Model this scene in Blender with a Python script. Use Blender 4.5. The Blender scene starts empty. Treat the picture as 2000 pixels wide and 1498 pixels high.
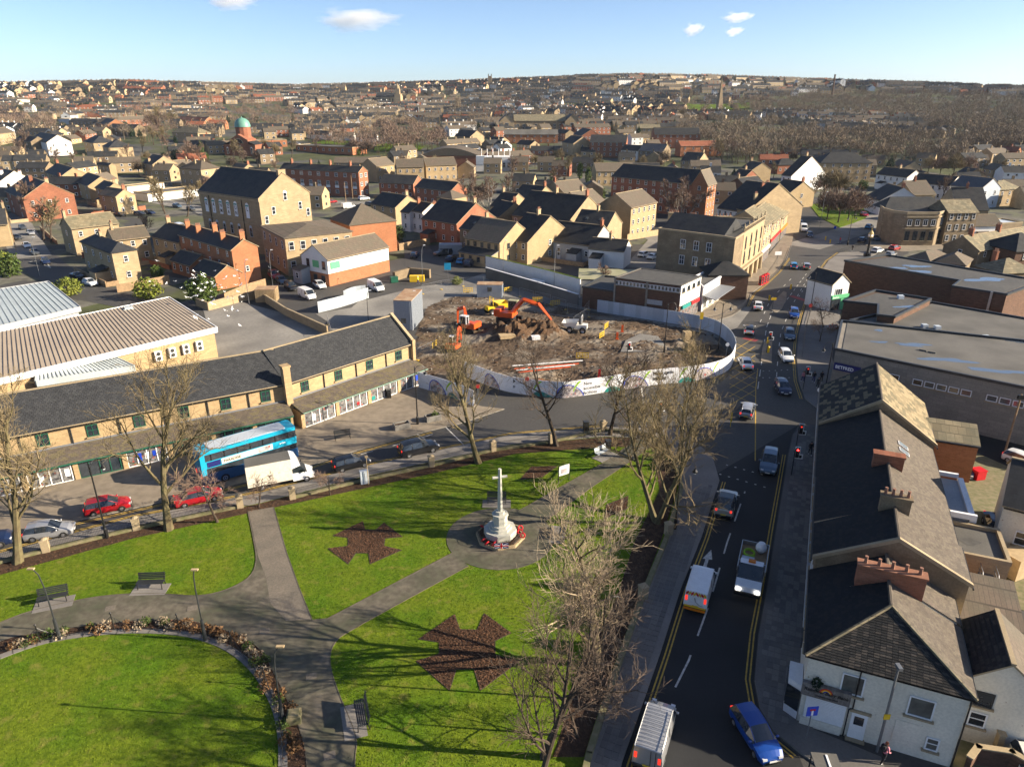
import bpy,math,random
import numpy as np
from mathutils import Vector
random.seed(7)
S=bpy.context.scene
COL=S.collection
R=math.radians
# ---------------- camera (drone, about 39 m up, looking along +Y) ----------------
FPX=1388.0;HC=39.0;TILT=math.atan((749-185)/FPX)
cd=bpy.data.cameras.new('camera');cam=bpy.data.objects.new('camera',cd);COL.objects.link(cam)
cam.location=(0,0,HC);cam.rotation_euler=(math.pi/2-TILT,0,0)
cd.sensor_width=36;cd.lens=36*FPX/2000;cd.clip_end=20000;cd.clip_start=.5
S.camera=cam
S.cycles.diffuse_bounces=2;S.cycles.volume_bounces=3
# ---------------- sky, sun, exposure ----------------
SUN_EL=R(21.5);SUN_AZ=R(95)          # azimuth clockwise from +Y
W_=bpy.data.worlds.new('World');S.world=W_;W_.use_nodes=True
nt=W_.node_tree;nt.nodes.clear()
sky=nt.nodes.new('ShaderNodeTexSky');sky.sky_type='NISHITA';sky.sun_disc=False
sky.sun_elevation=SUN_EL;sky.sun_rotation=SUN_AZ;sky.altitude=150;sky.air_density=.55;sky.dust_density=.8;sky.ozone_density=2.0
bg=nt.nodes.new('ShaderNodeBackground');bg.inputs[1].default_value=.074
wo=nt.nodes.new('ShaderNodeOutputWorld')
nt.links.new(sky.outputs[0],bg.inputs[0]);nt.links.new(bg.outputs[0],wo.inputs[0])
sl=bpy.data.lights.new('sun','SUN');sl.energy=5.0;sl.angle=R(.5);sl.color=(1,.86,.66)
so=bpy.data.objects.new('sun',sl);COL.objects.link(so)
sd=Vector((math.sin(SUN_AZ)*math.cos(SUN_EL),math.cos(SUN_AZ)*math.cos(SUN_EL),math.sin(SUN_EL)))
so.rotation_euler=sd.to_track_quat('Z','Y').to_euler();so.location=(300,-20,150)
S.view_settings.view_transform='Standard';S.view_settings.look='None'
S.view_settings.exposure=1.5;S.view_settings.gamma=1;S.view_settings.use_curve_mapping=False

# ---------------- survey: where a point seen from the drone stands on the ground ----------------
cT,sT=math.cos(TILT),math.sin(TILT)
def G(x,y,z=0.):
    u=(x-1000)/FPX;v=(749-y)/FPX
    t=(z-HC)/(-sT+v*cT)
    return Vector((u*t,(cT+v*sT)*t,0))
ZR=[0,450,600,800,970,1150,1300,1500,2500,8000]
ZH=[0,0,9,14,21,39,58,60,30,-60]
SA=[-1.2,-.62,-.47,-.28,-.07,.14,.25,.47,.62,1.2]
SS=[.76,.80,.90,.80,.93,1.11,1.06,.86,.70,.6]
def T(x,y):
    r=np.hypot(x,y)
    z=np.interp(r,ZR,ZH)
    s_=np.interp(np.arctan2(x,np.maximum(y,1)),SA,SS)
    return z*s_
def GT(px,py,zoff=0.):
    u=(px-1000)/FPX;v=(749-py)/FPX
    d=(u,cT+v*sT,-sT+v*cT)
    ts=np.arange(60,2200,4.0)
    zz=HC+d[2]*ts-zoff;tz=T(d[0]*ts,d[1]*ts)
    k=np.nonzero(zz <=tz)[0]
    t=ts[k[0]] if len(k) else 1400.
    return Vector((d[0]*t,d[1]*t,float(T(d[0]*t,d[1]*t))))

# ---------------- mesh helpers ----------------
class MB:
    def __init__(s):s.v=[];s.f=[];s.m=[]
    def add(s,vs,fs,m=0):
        b=len(s.v);s.v+=[tuple(p) for p in vs]
        s.f+=[tuple(i+b for i in f) for f in fs];s.m+=[m]*len(fs)
        return s
    def poly(s,pts,m=0):return s.add(pts,[tuple(range(len(pts)))],m)
    def box(s,x,y,z,sx,sy,sz,m=0,rz=0.):
        c_,n_=math.cos(rz),math.sin(rz);vs=[]
        for dz in (0,sz):
            for ax,ay in ((-1,-1),(1,-1),(1,1),(-1,1)):
                px,py=ax*sx/2,ay*sy/2
                vs.append((x+px*c_-py*n_,y+px*n_+py*c_,z+dz))
        return s.add(vs,[(0,3,2,1),(4,5,6,7),(0,1,5,4),(1,2,6,5),(2,3,7,6),(3,0,4,7)],m)
    def prism(s,pts,z0,z1,m=0,side=None,bottom=False):
        n=len(pts);a=sum(pts[i][0]*pts[(i+1) %n][1]-pts[(i+1) %n][0]*pts[i][1] for i in range(n))
        if a<0:pts=pts[::-1]
        vs=[(p[0],p[1],z0) for p in pts]+[(p[0],p[1],z1) for p in pts]
        s.add(vs,[(i,(i+1) %n,n+(i+1) %n,n+i) for i in range(n)],m if side is None else side)
        s.poly([(p[0],p[1],z1) for p in pts],m)
        if bottom:s.poly([(p[0],p[1],z0) for p in pts[::-1]],m)
        return s
    def tube(s,pts,rad,n=6,m=0,cap=True):
        pts=[Vector(p) for p in pts]
        if not hasattr(rad,'__len__'):rad=[rad]*len(pts)
        vs=[];up=Vector((0,0,1))
        for i,p in enumerate(pts):
            d=(pts[min(i+1,len(pts)-1)]-pts[max(i-1,0)])
            d=d.normalized() if d.length>1e-6 else up
            a=d.cross(up)
            a=a.normalized() if a.length>1e-3 else Vector((1,0,0))
            b=d.cross(a)
            for k in range(n):
                t=2*math.pi*k/n;vs.append(p+(a*math.cos(t)+b*math.sin(t))*rad[i])
        fs=[(i*n+k,i*n+(k+1) %n,(i+1)*n+(k+1) %n,(i+1)*n+k) for i in range(len(pts)-1) for k in range(n)]
        if cap:fs+=[tuple(range(n))[::-1],tuple((len(pts)-1)*n+k for k in range(n))]
        return s.add(vs,fs,m)
    def lathe(s,prof,n=12,x=0,y=0,z=0,m=0):
        vs=[(x+r*math.cos(2*math.pi*k/n),y+r*math.sin(2*math.pi*k/n),z+h) for r,h in prof for k in range(n)]
        fs=[(i*n+k,i*n+(k+1) %n,(i+1)*n+(k+1) %n,(i+1)*n+k) for i in range(len(prof)-1) for k in range(n)]
        fs+=[tuple((len(prof)-1)*n+k for k in range(n))]
        return s.add(vs,fs,m)
    def ball(s,x,y,z,r,m=0,n=8,k=5,sz=1.,sy=1.):
        prof=[(max(r*math.sin(math.pi*i/k),.001),-r*sz*math.cos(math.pi*i/k)) for i in range(k+1)]
        b=len(s.v);s.lathe(prof,n,x,y,z,m)
        if sy !=1:s.v[b:]=[(p[0],y+(p[1]-y)*sy,p[2]) for p in s.v[b:]]
        return s
    def mesh(s,name,mats,smooth=False):
        me=bpy.data.meshes.new(name);me.from_pydata(s.v,[],s.f)
        for m in (mats if isinstance(mats,(list,tuple)) else [mats]):me.materials.append(M[m] if isinstance(m,str) else m)
        me.polygons.foreach_set('material_index',s.m)
        if smooth:me.polygons.foreach_set('use_smooth',[True]*len(s.f))
        me.update();return me
    def build(s,name,mats,parent=None,loc=None,rz=0.,smooth=False):
        return put(name,s.mesh(name,mats,smooth),parent,loc,rz)
def put(name,me,parent=None,loc=None,rz=0.,scale=None):
    o=bpy.data.objects.new(name,me);COL.objects.link(o)
    if parent is not None:o.parent=parent
    if loc is not None:o.location=loc
    if rz:o.rotation_euler=(0,0,rz)
    if scale is not None:o.scale=scale if hasattr(scale,'__len__') else (scale,)*3
    return o
def tag(o,label,cat,group=None):
    o['label']=label;o['category']=cat
    if group:o['group']=group
    return o
def thing(name,label,cat,loc=(0,0,0),rz=0.,group=None):
    return tag(put(name,None,None,loc,rz),label,cat,group)
def struct(name,mb,mats,z=None,kind='structure',label=None):
    o=mb.build(name,mats);o['kind']=kind
    if label:o['label']=label
    return o
def copy_tree(o,parent=None):
    c_=o.copy();COL.objects.link(c_);c_.parent=parent
    for ch in [k for k in bpy.data.objects if k.parent==o]:copy_tree(ch,c_)
    return c_
KIDS={}
def dup(root,loc,rz=0.,label=None,group=None,scale=None):
    if root.name not in KIDS:
        def rec(o):return (o,[rec(k) for k in o.children])
        KIDS[root.name]=rec(root)
    def go(nd,par):
        o=nd[0].copy();COL.objects.link(o);o.parent=par
        for k in nd[1]:go(k,o)
        return o
    o=go(KIDS[root.name],None);o.location=loc;o.rotation_euler=(0,0,rz)
    if scale is not None:o.scale=scale if hasattr(scale,'__len__') else (scale,)*3
    if label:o['label']=label
    if group:o['group']=group
    return o
def text_mesh(txt,size,shear=0.,extrude=.004,align='LEFT',space=1.0):
    cu=bpy.data.curves.new('t','FONT');cu.body=txt;cu.size=size;cu.shear=shear;cu.extrude=extrude
    cu.offset=size*.022;cu.align_x=align;cu.resolution_u=2;cu.space_line=.85;cu.space_character=space
    ob=bpy.data.objects.new('t',cu);COL.objects.link(ob)
    dg=bpy.context.evaluated_depsgraph_get();me=bpy.data.meshes.new_from_object(ob.evaluated_get(dg))
    bpy.data.objects.remove(ob);bpy.data.curves.remove(cu);return me
def text(txt,size,m,parent,loc,rot,name='lettering',shear=0.,align='LEFT',sx=1.):
    me=text_mesh(txt,size,shear,align=align);me.materials.clear();me.materials.append(M[m])
    o=put(name,me,parent,loc);o.rotation_euler=rot;o.scale=(sx,1,1);return o

# ---------------- materials ----------------
M={}
def _grp():
    g=bpy.data.node_groups.new('surface_coords','ShaderNodeTree')
    g.interface.new_socket('Vector',in_out='OUTPUT',socket_type='NodeSocketVector')
    N=g.nodes.new;L=g.links.new
    tc=N('ShaderNodeTexCoord');geo=N('ShaderNodeNewGeometry');vt=N('ShaderNodeVectorTransform')
    vt.vector_type='NORMAL';vt.convert_from='WORLD';vt.convert_to='OBJECT'
    L(geo.outputs['True Normal'],vt.inputs[0])
    sn=N('ShaderNodeSeparateXYZ');L(vt.outputs[0],sn.inputs[0])
    so_=N('ShaderNodeSeparateXYZ');L(tc.outputs['Object'],so_.inputs[0])
    ax=N('ShaderNodeMath');ax.operation='ABSOLUTE';L(sn.outputs[0],ax.inputs[0])
    ay=N('ShaderNodeMath');ay.operation='ABSOLUTE';L(sn.outputs[1],ay.inputs[0])
    gt=N('ShaderNodeMath');gt.operation='GREATER_THAN';L(ax.outputs[0],gt.inputs[0]);L(ay.outputs[0],gt.inputs[1])
    mx=N('ShaderNodeMix');mx.data_type='FLOAT';L(gt.outputs[0],mx.inputs[0]);L(so_.outputs[0],mx.inputs[2]);L(so_.outputs[1],mx.inputs[3])
    cb=N('ShaderNodeCombineXYZ');L(mx.outputs[0],cb.inputs[0]);L(so_.outputs[2],cb.inputs[1])
    go_=N('NodeGroupOutput');L(cb.outputs[0],go_.inputs[0])
    return g
SURF=_grp()
def mat(name,col,rough=.8,spec=.3,metal=0.,var=.25,vs=.5,var2=.12,vs2=6.,tint=None,brick=None,bump=0.,bs=20.,obvar=0.,stain=None,coat=0.,co='Object',emit=None,split=None):
    """col mottled by two noises; brick = (w, h, mortar, mortar colour, row shade); obvar = per-object shade"""
    m=bpy.data.materials.new(name);m.use_nodes=True;n_=m.node_tree;N=n_.nodes.new;L=n_.links.new
    p=n_.nodes['Principled BSDF'];p.inputs['Roughness'].default_value=rough;p.inputs['Metallic'].default_value=metal
    p.inputs['Specular IOR Level'].default_value=spec
    if coat:p.inputs['Coat Weight'].default_value=coat;p.inputs['Coat Roughness'].default_value=.05
    tc=N('ShaderNodeTexCoord');cur=None
    def mixc(f,a,b,mode='MIX'):
        x=N('ShaderNodeMix');x.data_type='RGBA';x.blend_type=mode;x.clamp_factor=True
        for k,q in ((0,f),(6,a),(7,b)):
            if isinstance(q,(int,float)):x.inputs[k].default_value=q
            elif isinstance(q,tuple):x.inputs[k].default_value=(*q,1)
            else:L(q,x.inputs[k])
        return x.outputs[2]
    def noise(sc,det=4.,lo=.35,hi=.65):
        t=N('ShaderNodeTexNoise');t.inputs['Scale'].default_value=sc;t.inputs['Detail'].default_value=det
        L(tc.outputs[co],t.inputs['Vector'])
        r=N('ShaderNodeMapRange');r.inputs[1].default_value=lo;r.inputs[2].default_value=hi;L(t.outputs[0],r.inputs[0]);return r.outputs[0]
    base=col
    if brick:
        bw,bh,mo,mc,sh=brick
        b=N('ShaderNodeTexBrick');g=N('ShaderNodeGroup');g.node_tree=SURF;L(g.outputs[0],b.inputs['Vector'])
        b.inputs['Scale'].default_value=1;b.inputs['Brick Width'].default_value=bw;b.inputs['Row Height'].default_value=bh
        b.inputs['Mortar Size'].default_value=mo;b.inputs['Mortar Smooth'].default_value=.3
        b.inputs['Color1'].default_value=(*[min(1,c_*(1+sh)) for c_ in col],1);b.inputs['Color2'].default_value=(*[c_*(1-sh) for c_ in col],1)
        b.inputs['Mortar'].default_value=(*mc,1);base=b.outputs[0]
    t2=tint or tuple(c_*.55 for c_ in col)
    a1=N('ShaderNodeMath');a1.operation='MULTIPLY';L(noise(vs),a1.inputs[0]);a1.inputs[1].default_value=var*1.6
    base=mixc(a1.outputs[0],base,t2)
    a2=N('ShaderNodeMath');a2.operation='MULTIPLY';L(noise(vs2,3),a2.inputs[0]);a2.inputs[1].default_value=var2*2
    base=mixc(a2.outputs[0],base,tuple(c_*.4 for c_ in col))
    if stain:
        sc_,lo,hi,scol=stain
        base=mixc(noise(sc_,5,lo,hi),base,scol)
    if obvar:
        oi=N('ShaderNodeObjectInfo');hs=N('ShaderNodeHueSaturation')
        r=N('ShaderNodeMapRange');r.inputs[3].default_value=1-obvar;r.inputs[4].default_value=1+obvar;L(oi.outputs['Random'],r.inputs[0])
        L(r.outputs[0],hs.inputs['Value']);L(base,hs.inputs['Color']);base=hs.outputs[0]
    L(base,p.inputs['Base Color'])
    if bump:
        t=N('ShaderNodeTexNoise');t.inputs['Scale'].default_value=bs;t.inputs['Detail'].default_value=5;L(tc.outputs[co],t.inputs['Vector'])
        bu=N('ShaderNodeBump');bu.inputs['Strength'].default_value=min(1,bump);bu.inputs['Distance'].default_value=.08;L(t.outputs[0],bu.inputs['Height']);L(bu.outputs[0],p.inputs['Normal'])
    if emit:p.inputs['Emission Color'].default_value=(*emit[0],1);p.inputs['Emission Strength'].default_value=emit[1]
    M[name]=m;return m
def plain(name,col,rough=.5,spec=.4,metal=0.,coat=0.,var=.1,**k):return mat(name,col,rough,spec,metal,var=var,vs=2.,var2=.05,coat=coat,**k)
SB=(.9,.30,.012,(.30,.22,.14),.12)
mat('sandstone',(.41,.31,.185),.85,.2,var=.25,brick=SB,var2=.15,obvar=.12)
mat('sandstone_dark',(.25,.19,.12),.85,.2,var=.4,brick=SB,var2=.2,obvar=.15)
mat('sandstone_gold',(.42,.30,.165),.85,.2,var=.16,vs=.3,brick=(.55,.2,.012,(.36,.26,.14),.14))
mat('tan_brick',(.40,.295,.165),.85,.2,var=.2,brick=(.45,.15,.01,(.34,.26,.17),.1),obvar=.1)
mat('red_brick',(.30,.115,.065),.85,.2,var=.25,brick=(.45,.15,.012,(.26,.15,.1),.2),obvar=.15)
mat('orange_brick',(.36,.145,.07),.85,.2,var=.2,brick=(.45,.15,.012,(.36,.19,.1),.15))
mat('brown_brick',(.13,.07,.045),.85,.2,var=.2,brick=(.45,.15,.012,(.10,.07,.055),.25))
mat('grey_block',(.26,.235,.20),.85,.2,var=.2,brick=(.9,.45,.012,(.17,.15,.13),.12))
mat('white_render',(.74,.73,.70),.8,.2,var=.12,obvar=.06)
mat('cream_render',(.72,.67,.56),.8,.2,var=.12,vs=.8,stain=(2.2,.68,.74,(.30,.2,.14)),bump=.1)
mat('grey_render',(.38,.39,.40),.8,.2,var=.15)
mat('blue_render',(.45,.5,.56),.8,.2,var=.15)
mat('trim_stone',(.38,.3,.19),.85,.2,var=.3)
SL=(.5,.26,.012,(.02,.02,.022),.25)
mat('slate',(.026,.028,.032),.7,.2,var=.35,brick=SL,tint=(.055,.053,.048),obvar=.2)
mat('slate_blue',(.055,.062,.075),.5,.45,var=.3,brick=(.3,.22,.01,(.03,.033,.04),.3),tint=(.08,.08,.08))
mat('brown_tile',(.135,.105,.08),.8,.2,var=.35,brick=(.35,.3,.015,(.06,.05,.04),.15),tint=(.10,.095,.07),obvar=.2)
mat('stone_slate',(.23,.19,.12),.85,.2,var=.4,brick=(.8,.35,.02,(.09,.075,.05),.3),tint=(.12,.12,.085),obvar=.12)
mat('red_tile',(.28,.10,.055),.8,.2,var=.3,brick=(.35,.3,.015,(.12,.05,.03),.15),obvar=.12)
mat('felt',(.07,.069,.066),.75,.3,var=.5,vs=.12,tint=(.11,.105,.095),var2=.2,vs2=1.5)
mat('felt_pale',(.145,.138,.125),.8,.2,var=.5,vs=.2,tint=(.085,.082,.075))
mat('glass',(.018,.024,.032),.08,.9,var=.3,vs=1.2,tint=(.05,.06,.07),obvar=.3)
mat('lit_glass',(.12,.13,.12),.1,.8,var=.6,vs=1.1,tint=(.03,.035,.04))
plain('white',(.8,.8,.8),.45);plain('frame_white',(.75,.75,.75),.4);plain('green_paint',(.012,.09,.055),.45)
plain('black',(.012,.012,.013),.4);plain('dark_metal',(.03,.033,.036),.45);plain('grey_metal',(.22,.23,.24),.4,metal=.5)
plain('lead',(.17,.18,.2),.5);plain('tyre',(.012,.012,.012),.8);plain('alloy',(.5,.5,.52),.3,metal=.9)
plain('yellow',(.75,.48,.02),.5);plain('orange_plant',(.62,.085,.012),.45,coat=.2);plain('red',(.55,.015,.02),.4);plain('timber',(.30,.2,.11),.8,var=.4);plain('pale_timber',(.46,.34,.19),.8,var=.3)
plain('blue',(.012,.05,.42),.4);plain('sign_blue',(.01,.06,.5),.4);plain('teal',(.01,.22,.2),.5);plain('lime',(.28,.52,.01),.5);plain('navy',(.01,.015,.12),.5)
plain('dome_green',(.13,.3,.24),.5,var=.3);plain('memorial_stone',(.46,.45,.4),.75,var=.3,tint=(.4,.41,.34));plain('pink',(.55,.2,.25),.7);plain('skin',(.45,.26,.18),.6)
plain('plate_white',(.75,.75,.72),.4);plain('plate_yellow',(.7,.5,.05),.4);plain('terracotta',(.26,.13,.085),.8);plain('steel',(.45,.46,.47),.35,metal=.8)
mat('lamp_red',(.35,.005,.005),.2,.6,emit=((1,.05,.03),.4));mat('lamp_clear',(.7,.72,.75),.1,.8);mat('lamp_on',(.9,.9,.9),.2,emit=((1,.95,.85),3));mat('signal_red',(.5,0,0),.3,emit=((1,.02,.02),6));mat('amber',(.7,.2,.01),.3)
mat('corrugated',(.50,.55,.60),.45,.4,var=.2,vs=.4,obvar=.16)
mat('print',(.78,.79,.82),.5,.3,var=.06)
mat('photo_print',(.16,.15,.17),.5,.3,var=.9,vs=1.6,tint=(.55,.5,.5),stain=(2.5,.6,.66,(.35,.08,.07)))
mat('shop_stock',(.04,.04,.045),.3,.5,var=.8,vs=2.5,tint=(.2,.2,.2),stain=(3.1,.62,.66,(.3,.07,.05)))
mat('asphalt',(.058,.055,.052),.75,.35,var=.4,vs=.12,tint=(.08,.076,.07),var2=.15,vs2=3.,bump=.08,bs=40)
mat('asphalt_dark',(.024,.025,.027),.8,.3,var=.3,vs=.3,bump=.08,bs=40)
mat('yard',(.27,.255,.23),.85,.2,var=.4,vs=.12,tint=(.11,.105,.1),var2=.15,vs2=2.)
mat('path',(.155,.135,.105),.85,.2,var=.6,vs=.35,tint=(.075,.08,.05),var2=.3,vs2=2.2,bump=.15,bs=25)
mat('path_pale',(.19,.162,.13),.85,.2,var=.35,vs=.5,tint=(.12,.11,.09),var2=.2,bump=.15,bs=25)
mat('paving',(.27,.225,.17),.85,.25,var=.3,vs=.2,tint=(.15,.125,.1),var2=.2,vs2=1.2)
mat('paving_slab',(.2,.185,.17),.85,.25,var=.3,vs=.3,obvar=.15)
mat('kerb',(.26,.24,.21),.85,.2,var=.3)
mat('line_white',(.62,.6,.55),.7,.2,var=.5,vs=3.,tint=(.3,.3,.28));mat('line_yellow',(.55,.36,.06),.7,.2,var=.5,vs=3.,tint=(.3,.2,.05));mat('line_red',(.3,.05,.05),.7,var=.4)
mat('lawn',(.082,.158,.008),.95,.1,var=.75,vs=.2,tint=(.135,.18,.012),var2=.3,vs2=4.5,bump=.6,bs=9.,stain=(1.1,.56,.75,(.16,.165,.03)))
mat('grass_far',(.07,.115,.02),.95,.1,var=.5,vs=.05,tint=(.12,.11,.04))
mat('mulch',(.055,.035,.025),.95,.1,var=.6,vs=3.,tint=(.11,.065,.04),var2=.3,vs2=12,bump=1.,bs=14)
mat('leaf_litter',(.19,.10,.06),.9,.1,var=.6,vs=4.,tint=(.1,.055,.035),obvar=.2)
mat('soil',(.15,.105,.07),.95,.1,var=.7,vs=.25,tint=(.085,.065,.05),var2=.35,vs2=2.,bump=1.,bs=3.,stain=(.16,.5,.62,(.20,.17,.135)))
mat('soil_red',(.19,.085,.04),.95,.1,var=.5,vs=.8,bump=1.,bs=4.)
mat('spoil',(.075,.05,.035),.95,.1,var=.6,vs=.7,tint=(.15,.085,.045),var2=.3,bump=1.,bs=4.)
mat('bark',(.11,.085,.05),.9,.1,var=.5,vs=1.5,tint=(.17,.15,.075),var2=.2)
mat('bark_dark',(.06,.045,.035),.9,.1,var=.4,vs=1.5,tint=(.1,.08,.06))
mat('twig',(.19,.145,.09),.9,.1,var=.4,vs=.5,tint=(.2,.165,.075),obvar=.15)
mat('twig_pale',(.36,.29,.2),.9,.1,var=.3,vs=.5,tint=(.17,.12,.075),obvar=.1)
mat('twig_dark',(.14,.105,.08),.9,.1,var=.4,vs=.5,obvar=.2)
mat('twig_red',(.19,.13,.10),.9,.1,var=.4,vs=.5,tint=(.15,.11,.08),obvar=.2)
mat('birch',(.42,.38,.33),.8,.2,var=.5,vs=2.)
mat('leaf',(.055,.095,.018),.7,.3,var=.5,vs=1.,tint=(.09,.12,.02),obvar=.25)
mat('leaf_yellow',(.13,.17,.02),.7,.3,var=.5,vs=1.,tint=(.19,.19,.03))
mat('conifer',(.022,.045,.02),.8,.2,var=.4,vs=1.,obvar=.25)
mat('shrub_brown',(.22,.125,.06),.9,.1,var=.5,vs=3.,obvar=.2)
mat('wood_far',(.17,.135,.10),.95,.05,var=.5,vs=.03,tint=(.23,.18,.13),var2=.2,vs2=.3)
mat('town_mix',(.17,.16,.14),.95,.1,var=.6,vs=.06,tint=(.10,.115,.05),var2=.3,vs2=.5,stain=(.1,.53,.58,(.07,.068,.066)))
mat('town_ground',(.09,.095,.055),.95,.1,var=.6,vs=.02,tint=(.085,.10,.04),var2=.3,vs2=.15,co='Object',stain=(.035,.52,.6,(.085,.083,.08)))
# ---------------- terrain, roads, pavements, park ----------------
def GP(pts,z=0.):return [G(x,y,z) for x,y in pts]
xs=np.concatenate([np.arange(-3600,-1200,200),np.arange(-1200,1200,30),np.arange(1200,3700,200)])
ys=np.concatenate([np.arange(-400,420,60),np.arange(420,1700,26),np.arange(1700,7000,300)])
X,Y=np.meshgrid(xs,ys);Z=T(X,Y)
nx,ny=len(xs),len(ys);mb=MB()
mb.v=list(zip(X.ravel().tolist(),Y.ravel().tolist(),Z.ravel().tolist()))
mb.f=[(j*nx+i,j*nx+i+1,(j+1)*nx+i+1,(j+1)*nx+i) for j in range(ny-1) for i in range(nx-1)];mb.m=[0]*len(mb.f)
struct('ground',mb,'town_ground')
def sheet(name,pts,z,m,base=0.,side=None):
    mb=MB().prism([(p[0],p[1]) for p in pts],base,z,0,1 if side else None)
    return struct(name,mb,[m,side] if side else [m])
V2=lambda x,y:Vector((x,y,0))
kerb_l_=[(1400,925),(1405,940),(1370,1050),(1330,1150),(1290,1275),(1250,1390),(1215,1490),(1130,1800)];kerb_r_=[(1690,1800),(1560,1475),(1510,1432),(1482,1387),(1472,1330),(1480,1240),(1498,1140),(1515,1030),(1530,940),(1538,890),(1547,850),(1560,830)]
sheet('road',[V2(-95,20),V2(60,20),V2(64,200),V2(90,330),V2(60,330),V2(38,200),V2(-20,190),V2(-95,110)],.02,'asphalt')
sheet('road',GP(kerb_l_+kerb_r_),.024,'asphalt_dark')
sheet('town_paving',[V2(-300,118),V2(-95,118),V2(-60,180),V2(36,200),V2(100,335),V2(64,200),V2(64,95),V2(120,60),V2(380,440),V2(-330,440)],.012,'town_mix')
sheet('road',GP([(1430,650),(1560,650),(1570,600),(1650,490),(1740,512),(1775,495),(1765,440),(1640,395),(1500,378),(1480,392),(1548,450),(1545,480),(1535,510),(1490,556),(1460,590)]),.022,'asphalt')
# streets between the houses farther off
def ribbon(pts,w,z,mb,m=0):
    for a,b in zip(pts[:-1],pts[1:]):
        d=(b-a).normalized();n=Vector((-d.y,d.x,0))*w/2;e=d*w*.3
        mb.poly([(*(a-n-e).xy,z),(*(b-n+e).xy,z),(*(b+n+e).xy,z),(*(a+n-e).xy,z)][::1],m);z+=.0008
for k,(pts,w) in enumerate([([(30,470),(100,530),(190,575),(260,588)],9),([(320,395),(395,410),(470,440)],8),([(640,395),(740,398),(800,420)],8),([(1560,500),(1530,430),(1490,392),(1440,362)],12),([(1575,480),(1700,440),(1750,408)],10),([(1090,560),(960,545),(830,590),(660,620)],9),([(1250,520),(1290,470),(1240,440)],7),([(60,500),(30,440),(0,420)],9)]):
    mb=MB();ribbon(GP(pts),w,.03+.006*k,mb);struct('street',mb,'asphalt' if k in (0,3) else 'yard')
sheet('car_park',GP([(425,700),(395,600),(470,590),(640,635),(650,690),(560,720),(500,730)]),.05,'yard')
sheet('car_park',GP([(790,520),(790,480),(930,480),(960,520),(880,545)]),.045,'asphalt')
sheet('site_road',GP([(640,640),(700,590),(820,560),(950,545),(1180,585),(1420,640),(1440,660),(1400,660),(1150,606),(960,575),(830,595),(800,640),(720,690)]),.04,'yard')
sheet('side_lane',GP([(1400,660),(1440,640),(1470,600),(1430,600),(1330,632),(1345,640)]),.045,'yard')
KB=.13
plaza=GP([(-260,1030),(-60,985),(0,965),(300,865),(560,815),(640,790),(812,752),(940,795),(985,800),(900,828),(840,842),(700,880),(560,925),(300,985),(0,1052),(-260,1120)])
sheet('pavement',plaza,KB,'paving',0,'kerb')
park_n=[(-300,1165),(0,1082),(250,1015),(505,965),(700,915),(860,880),(1000,850),(1180,835),(1290,838)]
kerb_l=[(1330,838),(1392,895),(1405,940),(1370,1050),(1330,1150),(1290,1275),(1250,1390),(1215,1490),(1130,1800)]
park_e=[(1290,838),(1322,900),(1330,960),(1300,1060),(1255,1170),(1205,1310),(1150,1480),(1080,1800)]
sheet('pavement',GP(park_e+kerb_l[::-1]),KB,'paving_slab',0,'kerb')
pn2=[(x,y+16+y*.004) for x,y in park_n]
sheet('pavement',GP(park_n+pn2[::-1]),KB-.01,'paving_slab',0,'kerb')
kerb_r=[(1690,1560),(1560,1470),(1510,1430),(1484,1385),(1474,1330),(1482,1240),(1500,1140),(1517,1030),(1532,940),(1540,890),(1549,850),(1568,832)]
terr=[(1606,832),(1600,940),(1592,1100),(1588,1280),(1587,1425),(1720,1480),(1760,1600)]
sheet('pavement',GP(kerb_r+terr),KB,'paving_slab',0,'kerb')
kerb_r2=[(1598,800),(1572,780),(1560,745),(1556,700),(1560,655),(1570,615),(1584,570),(1600,535),(1618,510),(1640,494)]
sheet('pavement',GP(kerb_r2+[(1720,492),(1655,525),(1640,620),(1625,700),(1640,760)]),KB,'paving_slab',0,'kerb')
shop_k=[(1335,636),(1395,628),(1430,618),(1455,600),(1462,585),(1470,572),(1492,556),(1520,530),(1536,508),(1546,480),(1550,455)]
sheet('pavement',GP(shop_k+[(1540,450),(1500,500),(1440,545),(1410,575),(1330,620)]),KB,'paving',0,'kerb')
sheet('pavement',GP([(1690,480),(1760,492),(1850,486),(1840,470),(1720,462)]),.1,'paving',0,'kerb')
# far green by the roundabout, playing field
sheet('green',GP([(1580,400),(1600,425),(1640,445),(1690,428),(1700,408),(1650,397)]),.16,'lawn')
def tsheet(name,pts,m,off=.5):
    P=[GT(x,y) for x,y in pts];c_=sum(P,Vector())/len(P);n=len(P);q=[c_]+P
    for f in (.5,):q+=[c_.lerp(p,f) for p in P]
    vs=[(p.x,p.y,float(T(p.x,p.y))+off) for p in q]
    mb=MB().add(vs,[(0,n+1+i,n+1+(i+1) %n) for i in range(n)]+[(n+1+i,1+i,1+(i+1) %n,n+1+(i+1) %n) for i in range(n)])
    return struct(name,mb,m)
tsheet('playing_field',[(730,298),(735,283),(790,281),(830,288),(820,297)],'lawn')
tsheet('playing_field',[(600,285),(640,270),(700,278),(660,292)],'lawn')
tsheet('field',[(1310,213),(1320,205),(1400,207),(1470,202),(1470,212),(1380,220)],'lawn',1.)
tsheet('field',[(1905,262),(1940,250),(2010,250),(2010,276),(1930,282)],'grass_far',1.)
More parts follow.
